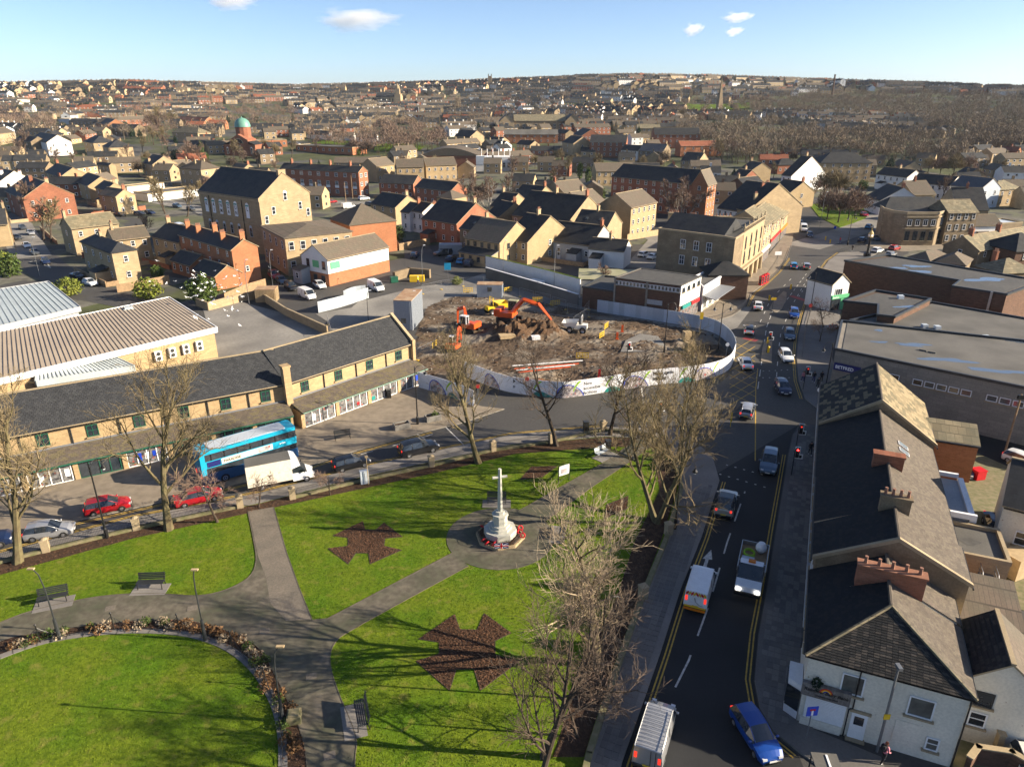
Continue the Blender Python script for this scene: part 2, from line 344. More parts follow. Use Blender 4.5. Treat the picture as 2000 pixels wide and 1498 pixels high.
# ---------------- the park ----------------
park=GP(pn2[:-1]+[(1270,858)]+park_e[1:]+[(-300,1900)])
sheet('lawn',park,.10,'lawn')
def arc(pts,n=4):
    out=[]
    for i in range(len(pts)-1):
        p0=pts[max(i-1,0)];p1=pts[i];p2=pts[i+1];p3=pts[min(i+2,len(pts)-1)]
        for k in range(n):
            t=k/n
            out.append(tuple(.5*((2*p1[j])+(-p0[j]+p2[j])*t+(2*p0[j]-5*p1[j]+4*p2[j]-p3[j])*t*t+(-p0[j]+3*p1[j]-3*p2[j]+p3[j])*t**3) for j in (0,1)))
    return out+[pts[-1]]
PZ=.125
v_l=arc([(484,1000),(496,1060),(500,1100),(485,1130),(440,1154),(385,1165),(300,1161),(200,1166),(80,1190),(0,1218),(-120,1270)])
c_low=arc([(-120,1305),(0,1255),(60,1240),(190,1222),(330,1212),(400,1220),(470,1245),(510,1272),(535,1315),(562,1370),(585,1425),(600,1498),(605,1700)])
v_r=arc([(690,1700),(693,1498),(695,1440),(660,1350),(645,1295),(655,1257),(700,1225),(915,1107)])
d_up=[(885,1080),(640,1209),(610,1212),(585,1150),(560,1080),(535,992)]
sheet('path',GP(v_l+c_low+v_r+d_up),PZ,'path')
sheet('path',GP([(486,1000),(535,992),(560,1080),(585,1150),(608,1212),(560,1215),(528,1180),(520,1130),(505,1090)]),PZ+.006,'path_pale')
mc=G(977,1050)
sheet('path',[V2(mc.x+5.1*math.cos(t),mc.y+5.1*math.sin(t)) for t in np.linspace(0,6.283,40)[:-1]],PZ+.004,'path')
sheet('path',GP([(1000,1012),(1012,1000),(1100,950),(1180,905),(1232,868),(1262,846),(1290,858),(1240,897),(1160,950),(1062,1022)]),PZ+.008,'path')
# path edgings, flower beds
mat('edging_stone',(.15,.13,.1),.9,.1,var=.5,vs=1.)
def edging(name,pts,h=.15,w=.06,m='edging_stone'):
    P=GP(pts);mb=MB()
    for a,b in zip(P[:-1],P[1:]):
        d=b-a;mb.box((a.x+b.x)/2,(a.y+b.y)/2,.08,d.length+.02,w,h-.08,0,math.atan2(d.y,d.x))
    return struct(name,mb,m)
for pts in (v_l,c_low[6:],v_r,[(610,1213),(640,1210),(885,1081)],[(610,1212),(585,1150),(560,1080),(535,992)],[(1012,1000),(1100,950),(1180,905),(1232,868)],[(1062,1022),(1160,950),(1240,897)]):
    edging('path_edging',pts)
star1=[(709,1020),(713,1036),(734,1037),(750,1023),(786,1050),(752,1053),(750,1068),(784,1076),(723,1103),(720,1082),(695,1082),(680,1103),(641,1073),(680,1068),(680,1052),(650,1048)]
star2=[(888,1202),(898,1231),(932,1232),(946,1200),(998,1238),(967,1253),(967,1281),(1015,1292),(938,1350),(926,1308),(891,1309),(878,1350),(813,1293),(858,1279),(858,1256),(818,1250)]
dia1=[(1016,938),(1038,913),(1088,912),(1058,934)];dia2=[(1181,1014),(1185,987),(1227,970),(1224,995)]
def inside(p,poly):
    c_=False;n=len(poly)
    for i in range(n):
        a,b=poly[i],poly[(i+1) %n]
        if (a[1]>p[1]) !=(b[1]>p[1]) and p[0]<(b[0]-a[0])*(p[1]-a[1])/(b[1]-a[1])+a[0]:c_=not c_
    return c_
def litter(poly,n,mb,z=.13,rz=.12,up=.08):
    x0,x1=min(p[0] for p in poly),max(p[0] for p in poly);y0,y1=min(p[1] for p in poly),max(p[1] for p in poly);k=0
    while k<n:
        p=(random.uniform(x0,x1),random.uniform(y0,y1));k+=1
        if not inside(p,poly):continue
        a=random.uniform(0,6.28);r=random.uniform(.4,1)*rz;h=z+random.random()*up
        q=[(p[0]+r*math.cos(a+t),p[1]+r*math.sin(a+t)*.7,h+random.uniform(-.03,.05)) for t in (0,1.6,3.1,4.7)]
        mb.add(q,[(0,1,2,3)])
for pts,n,lab in ((star1,2600,'star-shaped bed of dead leaves left of the memorial'),(star2,4200,'larger star-shaped bed of dead leaves near the foreground trees'),(dia1,500,'diamond-shaped dark bed behind the memorial by the notice board'),(dia2,500,'diamond-shaped dark bed right of the memorial under the tree')):
    P=GP(pts);c_=sum(P,Vector())/len(P)
    o=MB().prism([(p.x,p.y) for p in P],.05,.115).build('flower_bed','mulch');tag(o,lab,'flower bed')
    mb=MB();litter([(p.x,p.y) for p in P],n*2,mb,.12,.07,.05);q=mb.build('leaf_litter','leaf_litter',o);q['kind']='stuff'
    mb=MB()
    for a,b in zip(P,P[1:]+P[:1]):
        d=b-a;mb.box((a.x+b.x)/2,(a.y+b.y)/2,.06,d.length,.06,.07,0,math.atan2(d.y,d.x))
    mb.build('edging','bark_dark',o)
# leaf-strewn border beside the boundary wall
bord=GP([(x,y+17+y*.004) for x,y in park_n]);mb=MB()
bl=[(p.x,p.y) for p in bord]+[(p.x+.4+random.uniform(-.6,.9),p.y-2.0-random.uniform(-.6,.9)) for p in bord[::-1]]
o=MB().prism(bl,.05,.118).build('planting_border','mulch');tag(o,'long border of dead leaves along the park wall facing the shops','flower bed')
litter(bl,9000,mb,.12);q=mb.build('leaf_litter','leaf_litter',o);q['kind']='stuff'
bl2=[(p.x,p.y) for p in GP([(1318,900),(1322,960),(1290,1060),(1248,1170),(1195,1310),(1140,1480)])];bl2=bl2+[(x-1.5-random.random(),y) for x,y in bl2[::-1]]
tag(MB().prism(bl2,.05,.118).build('planting_border','mulch'),'dark soil border along the park side of the main road','flower bed')
# ring bed round the oval lawn
lawn_e=arc([(-120,1335),(0,1285),(100,1252),(230,1235),(350,1238),(430,1260),(490,1302),(530,1362),(548,1420),(553,1498),(548,1700)])
ring=GP(c_low[2:])+GP(lawn_e)[::-1];rp=[(p.x,p.y) for p in ring]
o=MB().prism(rp,.05,.12).build('ring_bed','mulch');tag(o,'curved bed of winter plants round the oval lawn','flower bed')
mb=MB();litter(rp,3500,mb,.125);q=mb.build('leaf_litter','leaf_litter',o);q['kind']='stuff'
E2=GP(lawn_e);mb=MB()
for a,b in zip(E2[:-1],E2[1:]):
    d=b-a;mb.box((a.x+b.x)/2,(a.y+b.y)/2,.06,d.length+.05,.55,.08,0,math.atan2(d.y,d.x))
mb.build('brick_edge','paving_slab',o)
# rough grass blades over the lawns: uncountable
LAWN_HOLES=[[(p.x,p.y) for p in GP(q_)] for q_ in (v_l+c_low+v_r+d_up,star1,star2,dia1,dia2)]+[rp]
rng=np.random.default_rng(3);mb=MB();NB=150000
pk=[(p.x,p.y) for p in park];bx=rng.uniform(-50,24,NB);by=rng.uniform(29,82,NB)
def inside_np(px,py,poly):
    c_=np.zeros(len(px),bool);n=len(poly)
    for i in range(n):
        a,b=poly[i],poly[(i+1) %n]
        if a[1]==b[1]:continue
        c_ ^=((a[1]>py) !=(b[1]>py)) &(px<(b[0]-a[0])*(py-a[1])/(b[1]-a[1])+a[0])
    return c_
ok=inside_np(bx,by,pk)
for h in LAWN_HOLES+[bl,bl2]:ok &=~inside_np(bx,by,h)
ok &=np.hypot(bx-mc.x,by-mc.y)>5.2
ok &=~inside_np(bx,by,[(p.x,p.y) for p in GP([(1012,1000),(1100,950),(1180,905),(1232,868),(1262,846),(1290,858),(1240,897),(1160,950),(1062,1022)])])
bx,by=bx[ok],by[ok];n=len(bx);an=rng.uniform(0,6.28,n);w=rng.uniform(.03,.07,n);hh=rng.uniform(.02,.06,n)
V=np.zeros((n,3,3));V[:,0]=np.stack([bx-w*np.cos(an),by-w*np.sin(an),np.full(n,.095)],1);V[:,1]=np.stack([bx+w*np.cos(an),by+w*np.sin(an),np.full(n,.095)],1)
V[:,2]=np.stack([bx+rng.uniform(-.06,.06,n),by+rng.uniform(-.06,.06,n),.1+hh],1)
def np_mesh(name,V,m,parent=None):
    n,k=V.shape[:2];me=bpy.data.meshes.new(name);me.vertices.add(n*k);me.vertices.foreach_set('co',V.reshape(-1).astype(np.float32))
    me.loops.add(n*k);me.loops.foreach_set('vertex_index',np.arange(n*k,dtype=np.int32));me.polygons.add(n)
    me.polygons.foreach_set('loop_start',np.arange(0,n*k,k,dtype=np.int32));me.update(calc_edges=True);me.materials.append(M[m])
    return put(name,me,parent)
o=np_mesh('grass',V,'lawn');o['kind']='stuff';o['label']='short grass of the park lawns'
# ---------------- painted markings ----------------
def line(pts,w,m,name='road_marking',dash=None,z=.031,mb=None,own=True):
    P=GP(pts) if not isinstance(pts[0],Vector) else pts;mb=mb or MB()
    segs=[]
    if dash:
        on,off=dash;acc=0
        for a,b in zip(P[:-1],P[1:]):
            Ln=(b-a).length;d=(b-a).normalized();t=-acc
            while t<Ln:
                s0,s1=max(t,0),min(t+on,Ln)
                if s1>s0:segs.append((a+d*s0,a+d*s1))
                t+=on+off
            acc=(acc+Ln) %(on+off)
    else:segs=list(zip(P[:-1],P[1:]))
    for a,b in segs:
        d=b-a;mb.box((a.x+b.x)/2,(a.y+b.y)/2,z-.004,d.length+(.03 if not dash else 0),w,.004,0,math.atan2(d.y,d.x))
    if own:return struct(name,mb,m)
    return mb
def offs(P,d):
    out=[]
    for i,p in enumerate(P):
        t=(P[min(i+1,len(P)-1)]-P[max(i-1,0)]).normalized();out.append(p+Vector((-t.y,t.x,0))*d)
    return out
for K,sgn in ((GP(kerb_l[2:]),1),(GP(kerb_r[1:10]),1),(GP(kerb_r2[1:]),1),(GP(shop_k[3:]),-1)):
    for d in (.35,.62):line(offs(K,d*sgn),.11,'line_yellow')
K=GP([(840,842),(700,880),(560,925),(300,985),(0,1052),(-200,1105)])
for d in (-.35,-.62):line(offs(K,-d),.11,'line_yellow')
K=GP(park_n[:-1])
for d in (.35,.62):line(offs(K,d),.11,'line_yellow')
line([(1180,1600),(1250,1440),(1300,1380),(1345,1290),(1385,1180),(1420,1060),(1455,960)],.14,'line_white',dash=(3.6,2.3))
line([(1480,760),(1490,690),(1497,640),(1510,605)],.13,'line_white',dash=(3,2.2))
line([(1515,760),(1520,690),(1525,650),(1545,600),(1580,540)],.13,'line_white',dash=(2,3))
line([(1545,545),(1505,585),(1480,640)],.12,'line_white',dash=(2,4))
line([(1575,535),(1530,595)],.12,'line_white',dash=(2,2));line([(1600,520),(1560,580)],.12,'line_white',dash=(1.5,3))
for pts in ([(1418,908),(1500,930)],[(1405,926),(1495,952)],[(1430,728),(1555,722)],[(1425,738),(1552,738)]):line(pts,.16,'line_white',dash=(.22,.75))
line([(1475,900),(1476,760),(1480,720)],.12,'line_yellow')
mb=MB()
for k in range(7):
    a=(1420+k*8,690+k*18);line([(1425,665+k*17),(1475,690+k*17)],.1,None,mb=mb,own=False,z=.032+.0007*k);line([(1475,660+k*17),(1425,690+k*17)],.1,None,mb=mb,own=False,z=.038+.0007*k)
struct('box_junction',mb,'line_yellow')
line([(1252,752),(1257,790)],.2,'line_white');line([(805,842),(845,868)],.15,'line_white');line([(868,832),(915,878)],.15,'line_white');line([(640,905),(800,862),(880,838)],.12,'line_white',dash=(1.5,2.5))
mb=MB();A_=[(1380,1100),(1386,1085),(1378,1083),(1390,1075),(1389,1092)]
P=GP([(1372,1110),(1378,1092),(1372,1091),(1389,1074),(1391,1093),(1384,1093),(1379,1111)]);mb.poly([(p.x,p.y,.031) for p in P][::-1]);struct('road_arrow',mb,'line_white')
P=GP([(83,518),(98,524),(96,516)]);line([(82,516),(99,524),(92,515),(82,516)],.25,'line_white',z=.06);line([(58,512),(112,505)],.3,'line_white',dash=(.6,.4),z=.06)
for pts in ([(1453,660),(1478,666)],[(1545,578),(1580,590)]):line(pts,1.3,'line_red','red_surfacing',z=.027)
# traffic islands with kerbs
for k,pts in enumerate(([(1486,706),(1489,680),(1493,668),(1508,668),(1507,710)],[(1502,604),(1510,590),(1530,570),(1536,572),(1536,585),(1527,604),(1515,612)])):
    struct('traffic_island',MB().prism([(p.x,p.y) for p in GP(pts)],0,.13,0,1),['paving','kerb'])
# paving joints on the two footways by the main road: rows of slabs
def slabs(poly_px,name,sz,z,skip=1.):
    P=[(p.x,p.y) for p in GP(poly_px)];ang=math.atan2(.9206,.3906);c_,n_=math.cos(ang),math.sin(ang)
    L_=[(x*c_+y*n_,-x*n_+y*c_) for x,y in P];mb=MB();a0,a1=min(p[0] for p in L_),max(p[0] for p in L_);b0,b1=min(p[1] for p in L_),max(p[1] for p in L_)
    a=a0;r=0
    while a<a1:
        b=b0
        while b<b1:
            if inside((a+sz[0]/2,b+sz[1]/2),L_):
                u,v=a+sz[0]/2,b+sz[1]/2;mb.box(u*c_-v*n_,u*n_+v*c_,z-.02,sz[0]-.035,sz[1]-.035,.02+random.uniform(.002,.012),random.randrange(2),ang)
            b+=sz[1]
        a+=sz[0];r+=1
    o=mb.build(name,['paving_slab','slab_b']);o['kind']='stuff';o['label']='worn paving slabs of the main road footway';return o
mat('slab_b',(.165,.155,.145),.85,.25,var=.3,vs=.4)
slabs([(1500,1405),(1488,1330),(1496,1240),(1513,1140),(1530,1030),(1544,940),(1556,860),(1600,840),(1594,1000),(1587,1180),(1582,1420)],'paving_slabs',(.6,.45),.15)
slabs([(1392,950),(1360,1050),(1320,1150),(1280,1275),(1240,1390),(1206,1490),(1160,1490),(1214,1310),(1264,1170),(1308,1060),(1336,965)],'paving_slabs',(.6,.45),.15)
# ---------------- windows, doors, houses ----------------
WC={};PLACED=[]
def win_mesh(w,h,style='white',mull=(1,1),glass='glass',arch=False):
    key=(round(w,2),round(h,2),style,mull,glass,arch)
    if key not in WC:
        fr=MB();t=.09;d=.07
        fr.box(0,-.03,0,w,d,t,0);fr.box(0,-.03,h-t,w,d,t,0)
        fr.box(-w/2+t/2,-.03,t,t,d,h-2*t,0);fr.box(w/2-t/2,-.03,t,t,d,h-2*t,0)
        for i in range(1,mull[0]):fr.box(-w/2+w*i/mull[0],-.025,t,.06,d-.01,h-2*t,0)
        for i in range(1,mull[1]):fr.box(0,-.02,h*i/mull[1],w-2*t,d-.02,.06,0)
        fr.box(0,-.09,-.13,w+.25,.2,.12,2)
        if arch:
            n=6;pts=[(math.cos(math.pi*k/n)*w/2,h+math.sin(math.pi*k/n)*w/2) for k in range(n+1)]
            fr.add([(x,-.06,z) for x,z in pts]+[(x,.0,z) for x,z in pts],[tuple(range(n,-1,-1))]+[(k,k+1,n+2+k,n+1+k) for k in range(n)],0)
        gl=MB();gl.box(0,-.005,t*.5,w-t,.03,h-t,0)
        both=MB();both.add(fr.v,fr.f,0);both.m=list(fr.m);b=len(both.v);both.add(gl.v,gl.f,1)
        fm={'white':'frame_white','green':'green_paint','dark':'dark_metal','blue':'blue_render'}[style]
        WC[key]=(fr.mesh('window',[fm,'glass','trim_stone']),gl.mesh('pane',[glass]),both.mesh('window',[fm,glass,'trim_stone']))
    return WC[key]
def window(root,x,y,z,rz,w,h,style='white',mull=(1,2),glass='glass',fine=False,arch=False):
    a,b,c_=win_mesh(w,h,style,mull,glass,arch)
    if fine:
        o=put('window',a,root,(x,y,z),rz);put('pane',b,o);return o
    return put('window',c_,root,(x,y,z),rz)
DM={}
def door(root,x,y,z,rz,col='white',w=.95,h=2.05):
    if (col,w) not in DM:
        DM[(col,w)]=MB().box(0,-.02,0,w,.1,h,0).box(0,-.03,h,w+.3,.16,.18,1).box(0,-.045,h*.55,w*.6,.09,h*.32,2).box(0,-.16,-.1,w+.2,.4,.1,1).mesh('door',[col,'trim_stone','glass'])
    return put('door',DM[(col,w)],root,(x,y,z),rz)
CH={}
def chimney(roof,x,y,z,m='sandstone',w=.9,d=.6,h=1.8,pots=3,along=0):
    key=(m,w,d,h,pots,along)
    if key not in CH:
        mb=MB().box(0,0,-1.2,w,d,h+1.2,0).box(0,0,h,w+.16,d+.16,.16,0)
        for k in range(pots):
            t=(k+.5)/pots-.5;mb.lathe([(.13,h+.16),(.1,h+.62),(.12,h+.66),(.12,h+.7)],7,t*w if w >=d else 0,t*d if d>w else 0,0,1)
        CH[key]=mb.mesh('chimney',[m,'terracotta'])
    return put('chimney',CH[key],roof,(x,y,z))
def gable_parts(root,L,W,h,rh,kind,wall,roofm,ov=.3,vg=.15,th=.16,back=0.,rm2=None):
    """walls + roof in local coords: x 0..L, y 0..W, eave h, ridge h+rh. g: ridge along x; x: ridge along y; h: hip; p: pyramid; f: flat; m: mono rising to back"""
    mb=MB();c_=[(0,0),(L,0),(L,W),(0,W)]
    if kind in ('h','p','f'):
        mb.prism(c_,-.3,h-.02)
    elif kind=='m':
        mb.add([(0,0,-.3),(L,0,-.3),(L,W,-.3),(0,W,-.3),(0,0,h),(L,0,h),(L,W,h+rh),(0,W,h+rh)],[(0,1,5,4),(1,2,6,5),(2,3,7,6),(3,0,4,7)])
    elif kind=='g':
        mb.add([(0,0,-.3),(L,0,-.3),(L,W,-.3),(0,W,-.3),(0,0,h),(L,0,h),(L,W,h),(0,W,h),(0,W/2,h+rh),(L,W/2,h+rh)],[(0,1,5,4),(1,2,6,9,5),(2,3,7,6),(3,0,4,8,7)])
    else:
        mb.add([(0,0,-.3),(L,0,-.3),(L,W,-.3),(0,W,-.3),(0,0,h),(L,0,h),(L,W,h),(0,W,h),(L/2,0,h+rh),(L/2,W,h+rh)],[(0,1,5,8,4),(1,2,6,5),(2,3,7,9,6),(3,0,4,7)])
    wo_=mb.build('wall',wall,root);rb=MB()
    def slab(q,m=0):
        n=len(q);top=[Vector(p)+Vector((0,0,th)) for p in q]
        rb.poly(top,m);rb.poly([Vector(p)+Vector((0,0,.01)) for p in q][::-1],1)
        for i in range(n):
            j=(i+1) %n;rb.poly([Vector(q[i])+Vector((0,0,.01)),Vector(q[j])+Vector((0,0,.01)),top[j],top[i]],1)
    if kind=='f':
        rb.prism([(.25,.25),(L-.25,.25),(L-.25,W-.25),(.25,W-.25)],h-.02,h+.03,0)
        for (x,y,sx,sy) in ((L/2,.1,L+.1,.3),(L/2,W-.1,L+.1,.3),(.1,W/2,.3,W-.5),(L-.1,W/2,.3,W-.5)):rb.box(x,y,h-.03,sx,sy,.38,1)
    elif kind=='m':
        k=rh/W;slab([(-vg,-ov,h-ov*k),(L+vg,-ov,h-ov*k),(L+vg,W+.05,h+rh+.05*k),(-vg,W+.05,h+rh+.05*k)])
    elif kind=='g':
        k=rh/(W/2);slab([(-vg,-ov,h-ov*k),(L+vg,-ov,h-ov*k),(L+vg,W/2,h+rh),(-vg,W/2,h+rh)]);slab([(L+vg,W+ov,h-ov*k),(-vg,W+ov,h-ov*k),(-vg,W/2,h+rh),(L+vg,W/2,h+rh)],2 if rm2 else 0)
        rb.box(L/2,W/2,h+rh+th-.06,L+2*vg,.28,.12,1)
    elif kind=='x':
        k=rh/(L/2);slab([(L/2,-vg,h+rh),(L/2,W+vg,h+rh),(-ov,W+vg,h-ov*k),(-ov,-vg,h-ov*k)]);slab([(L/2,W+vg,h+rh),(L/2,-vg,h+rh),(L+ov,-vg,h-ov*k),(L+ov,W+vg,h-ov*k)],2 if rm2 else 0)
        rb.box(L/2,W/2,h+rh+th-.06,.28,W+2*vg,.12,1)
    else:
        e=(-ov,-ov),(L+ov,-ov),(L+ov,W+ov),(-ov,W+ov);m_=min(L,W)/2
        if L >=W:r1,r2=(m_,W/2),(L-m_,W/2)
        else:r1,r2=(L/2,m_),(L/2,W-m_)
        E_=[(x,y,h-.05) for x,y in e];A_,B_=(*r1,h+rh),(*r2,h+rh)
        if L >=W:slab([E_[0],E_[1],B_,A_]);slab([E_[1],E_[2],B_]);slab([E_[2],E_[3],A_,B_]);slab([E_[3],E_[0],A_])
        else:slab([E_[0],E_[1],A_]);slab([E_[1],E_[2],B_,A_]);slab([E_[2],E_[3],B_]);slab([E_[3],E_[0],A_,B_])
    if kind in 'gxh' or kind=='m':
        for y in ((-ov-.02,) if kind=='m' else (-ov-.02,W+ov+.02)) if kind !='x' else ():
            k=rh/(W if kind=='m' else W/2);rb.box(L/2,y,h-(ov*k if kind !='h' else .05)-.08,L,.12,.12,3)
        if kind=='x':
            for x in (-ov-.02,L+ov+.02):rb.box(x,W/2,h-ov*rh/(L/2)-.08,.12,W,.12,3)
    ro=rb.build('roof',[roofm,'trim_stone' if kind=='f' else roofm if kind in 'hp' else 'lead' if kind=='m' else 'trim_stone',rm2 or roofm,'black'],root)
    return wo_,ro
def house(name,label,A,B,h,W=8.,kind='g',rh=None,wall='sandstone',roof='slate',fw=(3,2),rw=(0,0),lw=(0,0),chim=(),cat='house',group=None,C=None,D=None,z0=0.,wst='white',ww=.95,wh=1.35,skyl=0,drs=(),fine=False,mull=(1,2),ov=.3,wm=None,rm2=None,panel=None):
    a,b=G(A[0],A[1],h+z0),G(B[0],B[1],h+z0);d=b-a;L=d.length;ang=math.atan2(d.y,d.x)
    nrm=Vector((-math.sin(ang),math.cos(ang),0))
    if C:W=max(3.,abs((G(C[0],C[1],h+z0)-b).dot(nrm)))
    if D:W=max(3.,abs((G(D[0],D[1],h+z0)-a).dot(nrm)))
    if (C or D) and A[1]<320:W=min(W,13.)
    root=thing(name,label,cat,(a.x,a.y,z0),ang,group)
    if rh is None:rh=(L if kind=='x' else min(L,W) if kind in 'hp' else W)*.5*(.62 if kind !='p' else .75)
    if kind=='f':rh=0
    wo_,ro=gable_parts(root,L,W,h,rh,kind,wall,roof,ov,rm2=rm2)
    fh=h/max(1,(fw[1] or rw[1] or lw[1] or 2))
    def row(n,fl,ln,f):
        if not n:return
        fhh=h/fl
        for j in range(fl):
            for i in range(n):
                t=ln*(i+.5)/n;z=j*fhh+fhh*.36
                if f=='f':window(root,t,-.03,z,0,ww,min(wh,fhh*.55),wst,mull,fine=fine)
                elif f=='r':window(root,L+.03,t,z,math.pi/2,ww,min(wh,fhh*.55),wst,mull,fine=fine)
                else:window(root,-.03,t,z,-math.pi/2,ww,min(wh,fhh*.55),wst,mull,fine=fine)
    row(fw[0],fw[1],L,'f');row(rw[0],rw[1],W,'r');row(lw[0],lw[1],W,'l')
    for t,colr in drs:door(root,L*t,-.03,0,0,colr)
    if panel:
        for i in range(fw[0]):MB().box(L*(i+.5)/fw[0],-.06,h/fw[1]*1.02,ww*1.25,.08,h/fw[1]*.3).build('panel',panel,root)
    for ch in chim:
        t,q,cm=ch[:3];pots=ch[3] if len(ch)>3 else 3;x,y=L*t,W*q
        if kind=='g':zr=h+rh*(1-abs(q-.5)*2)
        elif kind=='x':zr=h+rh*(1-abs(t-.5)*2)
        else:zr=h+rh*.7
        chimney(ro,x,y,zr,cm,.55 if kind=='g' else 1.1,1.1 if kind=='g' else .55,1.5,pots)
    for k in range(skyl):
        t=(k+.7)/(skyl+.4);q=.25;s_=rh/(W/2);al=math.atan(s_)
        if kind=='g':
            o=MB().box(0,0,.0,.8,1.15,.07,0).box(0,0,.05,.66,1.,.05,1).build('skylight',['dark_metal','lit_glass'],ro,(L*t,W*q,h+rh*q*2+.15));o.rotation_euler=(al,0,0)
    m_=root.location+Vector((math.cos(ang)*L/2,math.sin(ang)*L/2,0))+nrm*W/2;PLACED.append((m_.x,m_.y,max(L,W)*.55))
    return root,L,W,ro
# ---------------- terrace on the right of the main road ----------------
TO=Vector((19.1,35.7,0));TU=Vector((.3906,.9206,0));TA=math.atan2(TU.y,TU.x)-math.pi/2   # local +y along the road, +x away from it
def TP(p,s_):return TO+TU*s_+Vector((.9206,-.3906,0))*p
def slate_rows(q,m,parent,sw=.42,sh=.3,t=.025,jit=.008,name='slates'):
    """overlapping slates on the quad q = (eave a, eave b, ridge b, ridge a)"""
    a,b,c_,d=[Vector(p) for p in q];n=(b-a).cross(d-a).normalized();mb=MB();rows=max(2,int(((d-a).length+(c_-b).length)/2/sh))
    for r in range(rows):
        t0,t1=r/rows,min(1,(r+1.12)/rows);l0,r0=a.lerp(d,t0),b.lerp(c_,t0);l1,r1=a.lerp(d,t1),b.lerp(c_,t1);ln=(r0-l0).length;k=max(1,int(ln/sw));of=(r %2)*.5
        for i in range(-1,k+1):
            u0,u1=max(0,(i+of)/k),min(1,(i+1+of)/k)
            if u1-u0<.15/k:continue
            g=.012/max(ln,.1);lift=n*(t+random.uniform(0,jit));lo=n*.004
            p=[l0.lerp(r0,u0+g)+lift,l0.lerp(r0,u1-g)+lift,l1.lerp(r1,u1-g)+lo,l1.lerp(r1,u0+g)+lo];e=[l0.lerp(r0,u0+g),l0.lerp(r0,u1-g)]
            mb.add(p+e,[(0,1,2,3),(4,5,1,0)],random.randrange(3))
    o=mb.build(name,m,parent);o['kind']='stuff';return o
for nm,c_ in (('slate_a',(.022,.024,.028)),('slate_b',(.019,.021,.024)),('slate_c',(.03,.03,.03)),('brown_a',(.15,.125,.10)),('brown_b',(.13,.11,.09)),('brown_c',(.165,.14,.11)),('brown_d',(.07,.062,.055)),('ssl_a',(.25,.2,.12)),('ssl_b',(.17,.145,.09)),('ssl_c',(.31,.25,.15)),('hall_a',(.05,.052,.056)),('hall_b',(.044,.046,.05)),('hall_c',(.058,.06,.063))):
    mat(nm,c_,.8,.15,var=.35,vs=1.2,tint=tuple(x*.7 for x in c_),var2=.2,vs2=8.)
SLT_SHADED,BRN_SUNLIT,SSL,HAL=['slate_a','slate_b','slate_c'],['brown_a','brown_b','brown_c'],['ssl_a','ssl_b','ssl_c'],['hall_a','hall_b','hall_c']
def tsec(name,label,s0,s1,e0,e1,rz,dp,wall,ml,mr,rp=None,hip=False,sw=.3,sh=.24,base_wall=None):
    """one house of the terrace: local x across (0 = street front), y along the street"""
    o=TP(0,s0);root=thing(name,label,'house',o,TA);L=s1-s0;rp=rp or dp/2
    mb=MB();R1=(rp,L,rz);R0=(rp,L*.58 if hip else 0,rz)
    mb.add([(0,0,-.3),(dp,0,-.3),(dp,L,-.3),(0,L,-.3),(0,0,e0),(dp,0,e1),(dp,L,e1),(0,L,e0),R0,R1],
           [(0,1,5,4) if hip else (0,1,5,8,4),(1,2,6,5),(2,3,7,9,6),(3,0,4,7)])
    w_=mb.build('wall',wall,root)
    ov=.25;k0=(rz-e0)/rp;k1=(rz-e1)/(dp-rp);y0=-.25 if hip else 0.;rb=MB();up=.06
    A0,A1=Vector((-ov,y0,e0-ov*k0+up)),Vector((-ov,L,e0-ov*k0+up));B0,B1=Vector((dp+ov,y0,e1-ov*k1+up)),Vector((dp+ov,L,e1-ov*k1+up));r0,r1=Vector((R0[0],R0[1],rz+up)),Vector((R1[0],R1[1],rz+up))
    rb.poly([A0,r0,r1,A1],0);rb.poly([B0,B1,r1,r0],1)
    if hip:rb.poly([A0,B0,r0],0)
    for a,b in ((A0,A1),(B0,B1))+(((A0,B0),) if hip else ()):
        rb.poly([a-Vector((0,0,.14)),b-Vector((0,0,.14)),b,a],2);rb.poly([a-Vector((0,0,.14)),a,b,b-Vector((0,0,.14))],2)
    ro=rb.build('roof',[ml[1],mr[1],'black'],root)
    slate_rows((A1,A0,r0,r1),ml,ro,sw,sh);slate_rows((B0,B1,r1,r0),mr,ro,sw,sh)  # shade put into colour: street slope takes darker slates, sunlit slope browner ones
    if hip:slate_rows((A0,B0,r0,r0),SLTB,ro,.34,.24)
    tb=MB();tb.tube([r0+Vector((0,0,.04)),r1+Vector((0,0,.04))],.13,6)
    if hip:tb.tube([A0+Vector((0,0,.04)),r0+Vector((0,0,.04))],.12,6,1);tb.tube([B0+Vector((0,0,.04)),r0+Vector((0,0,.04))],.1,6,1)
    tb.build('ridge_tiles',['brown_b','stone_slate'],ro)
    MB().tube([(-ov-.06,0,e0-ov*k0-.06),(-ov-.06,L,e0-ov*k0-.06)],.07,6).build('gutter','black',root);MB().tube([(dp+ov+.06,0,e1-ov*k1-.06),(dp+ov+.06,L,e1-ov*k1-.06)],.07,6).build('gutter','black',root)
    return root,ro,L
SLTB=['slate_c','brown_d','slate_c']
w0,r0_,L0=tsec('corner_shop','cream rendered corner house with hipped slate roof and rainbow shop sign',0,6.6,5.85,5.85,8.05,9.,'cream_render',SLT_SHADED,BRN_SUNLIT,4.5,True)
fz=lambda w,h,x,z,**k:window(w0,x,-.02,z,0,w,h,'white',fine=True,**k)
fz(1.35,1.55,2.75,3.55,mull=(1,1),glass='lit_glass');fz(1.45,1.5,6.65,3.25,mull=(1,1),glass='lit_glass');fz(.75,1.0,7.75,.95,mull=(1,2),glass='lit_glass')
door(w0,3.55,-.03,.15,0,'frame_white',.95,2.1)
MB().box(6.3,-.01,.8,1.5,.05,1.8).build('blocked_window','cream_render',w0)
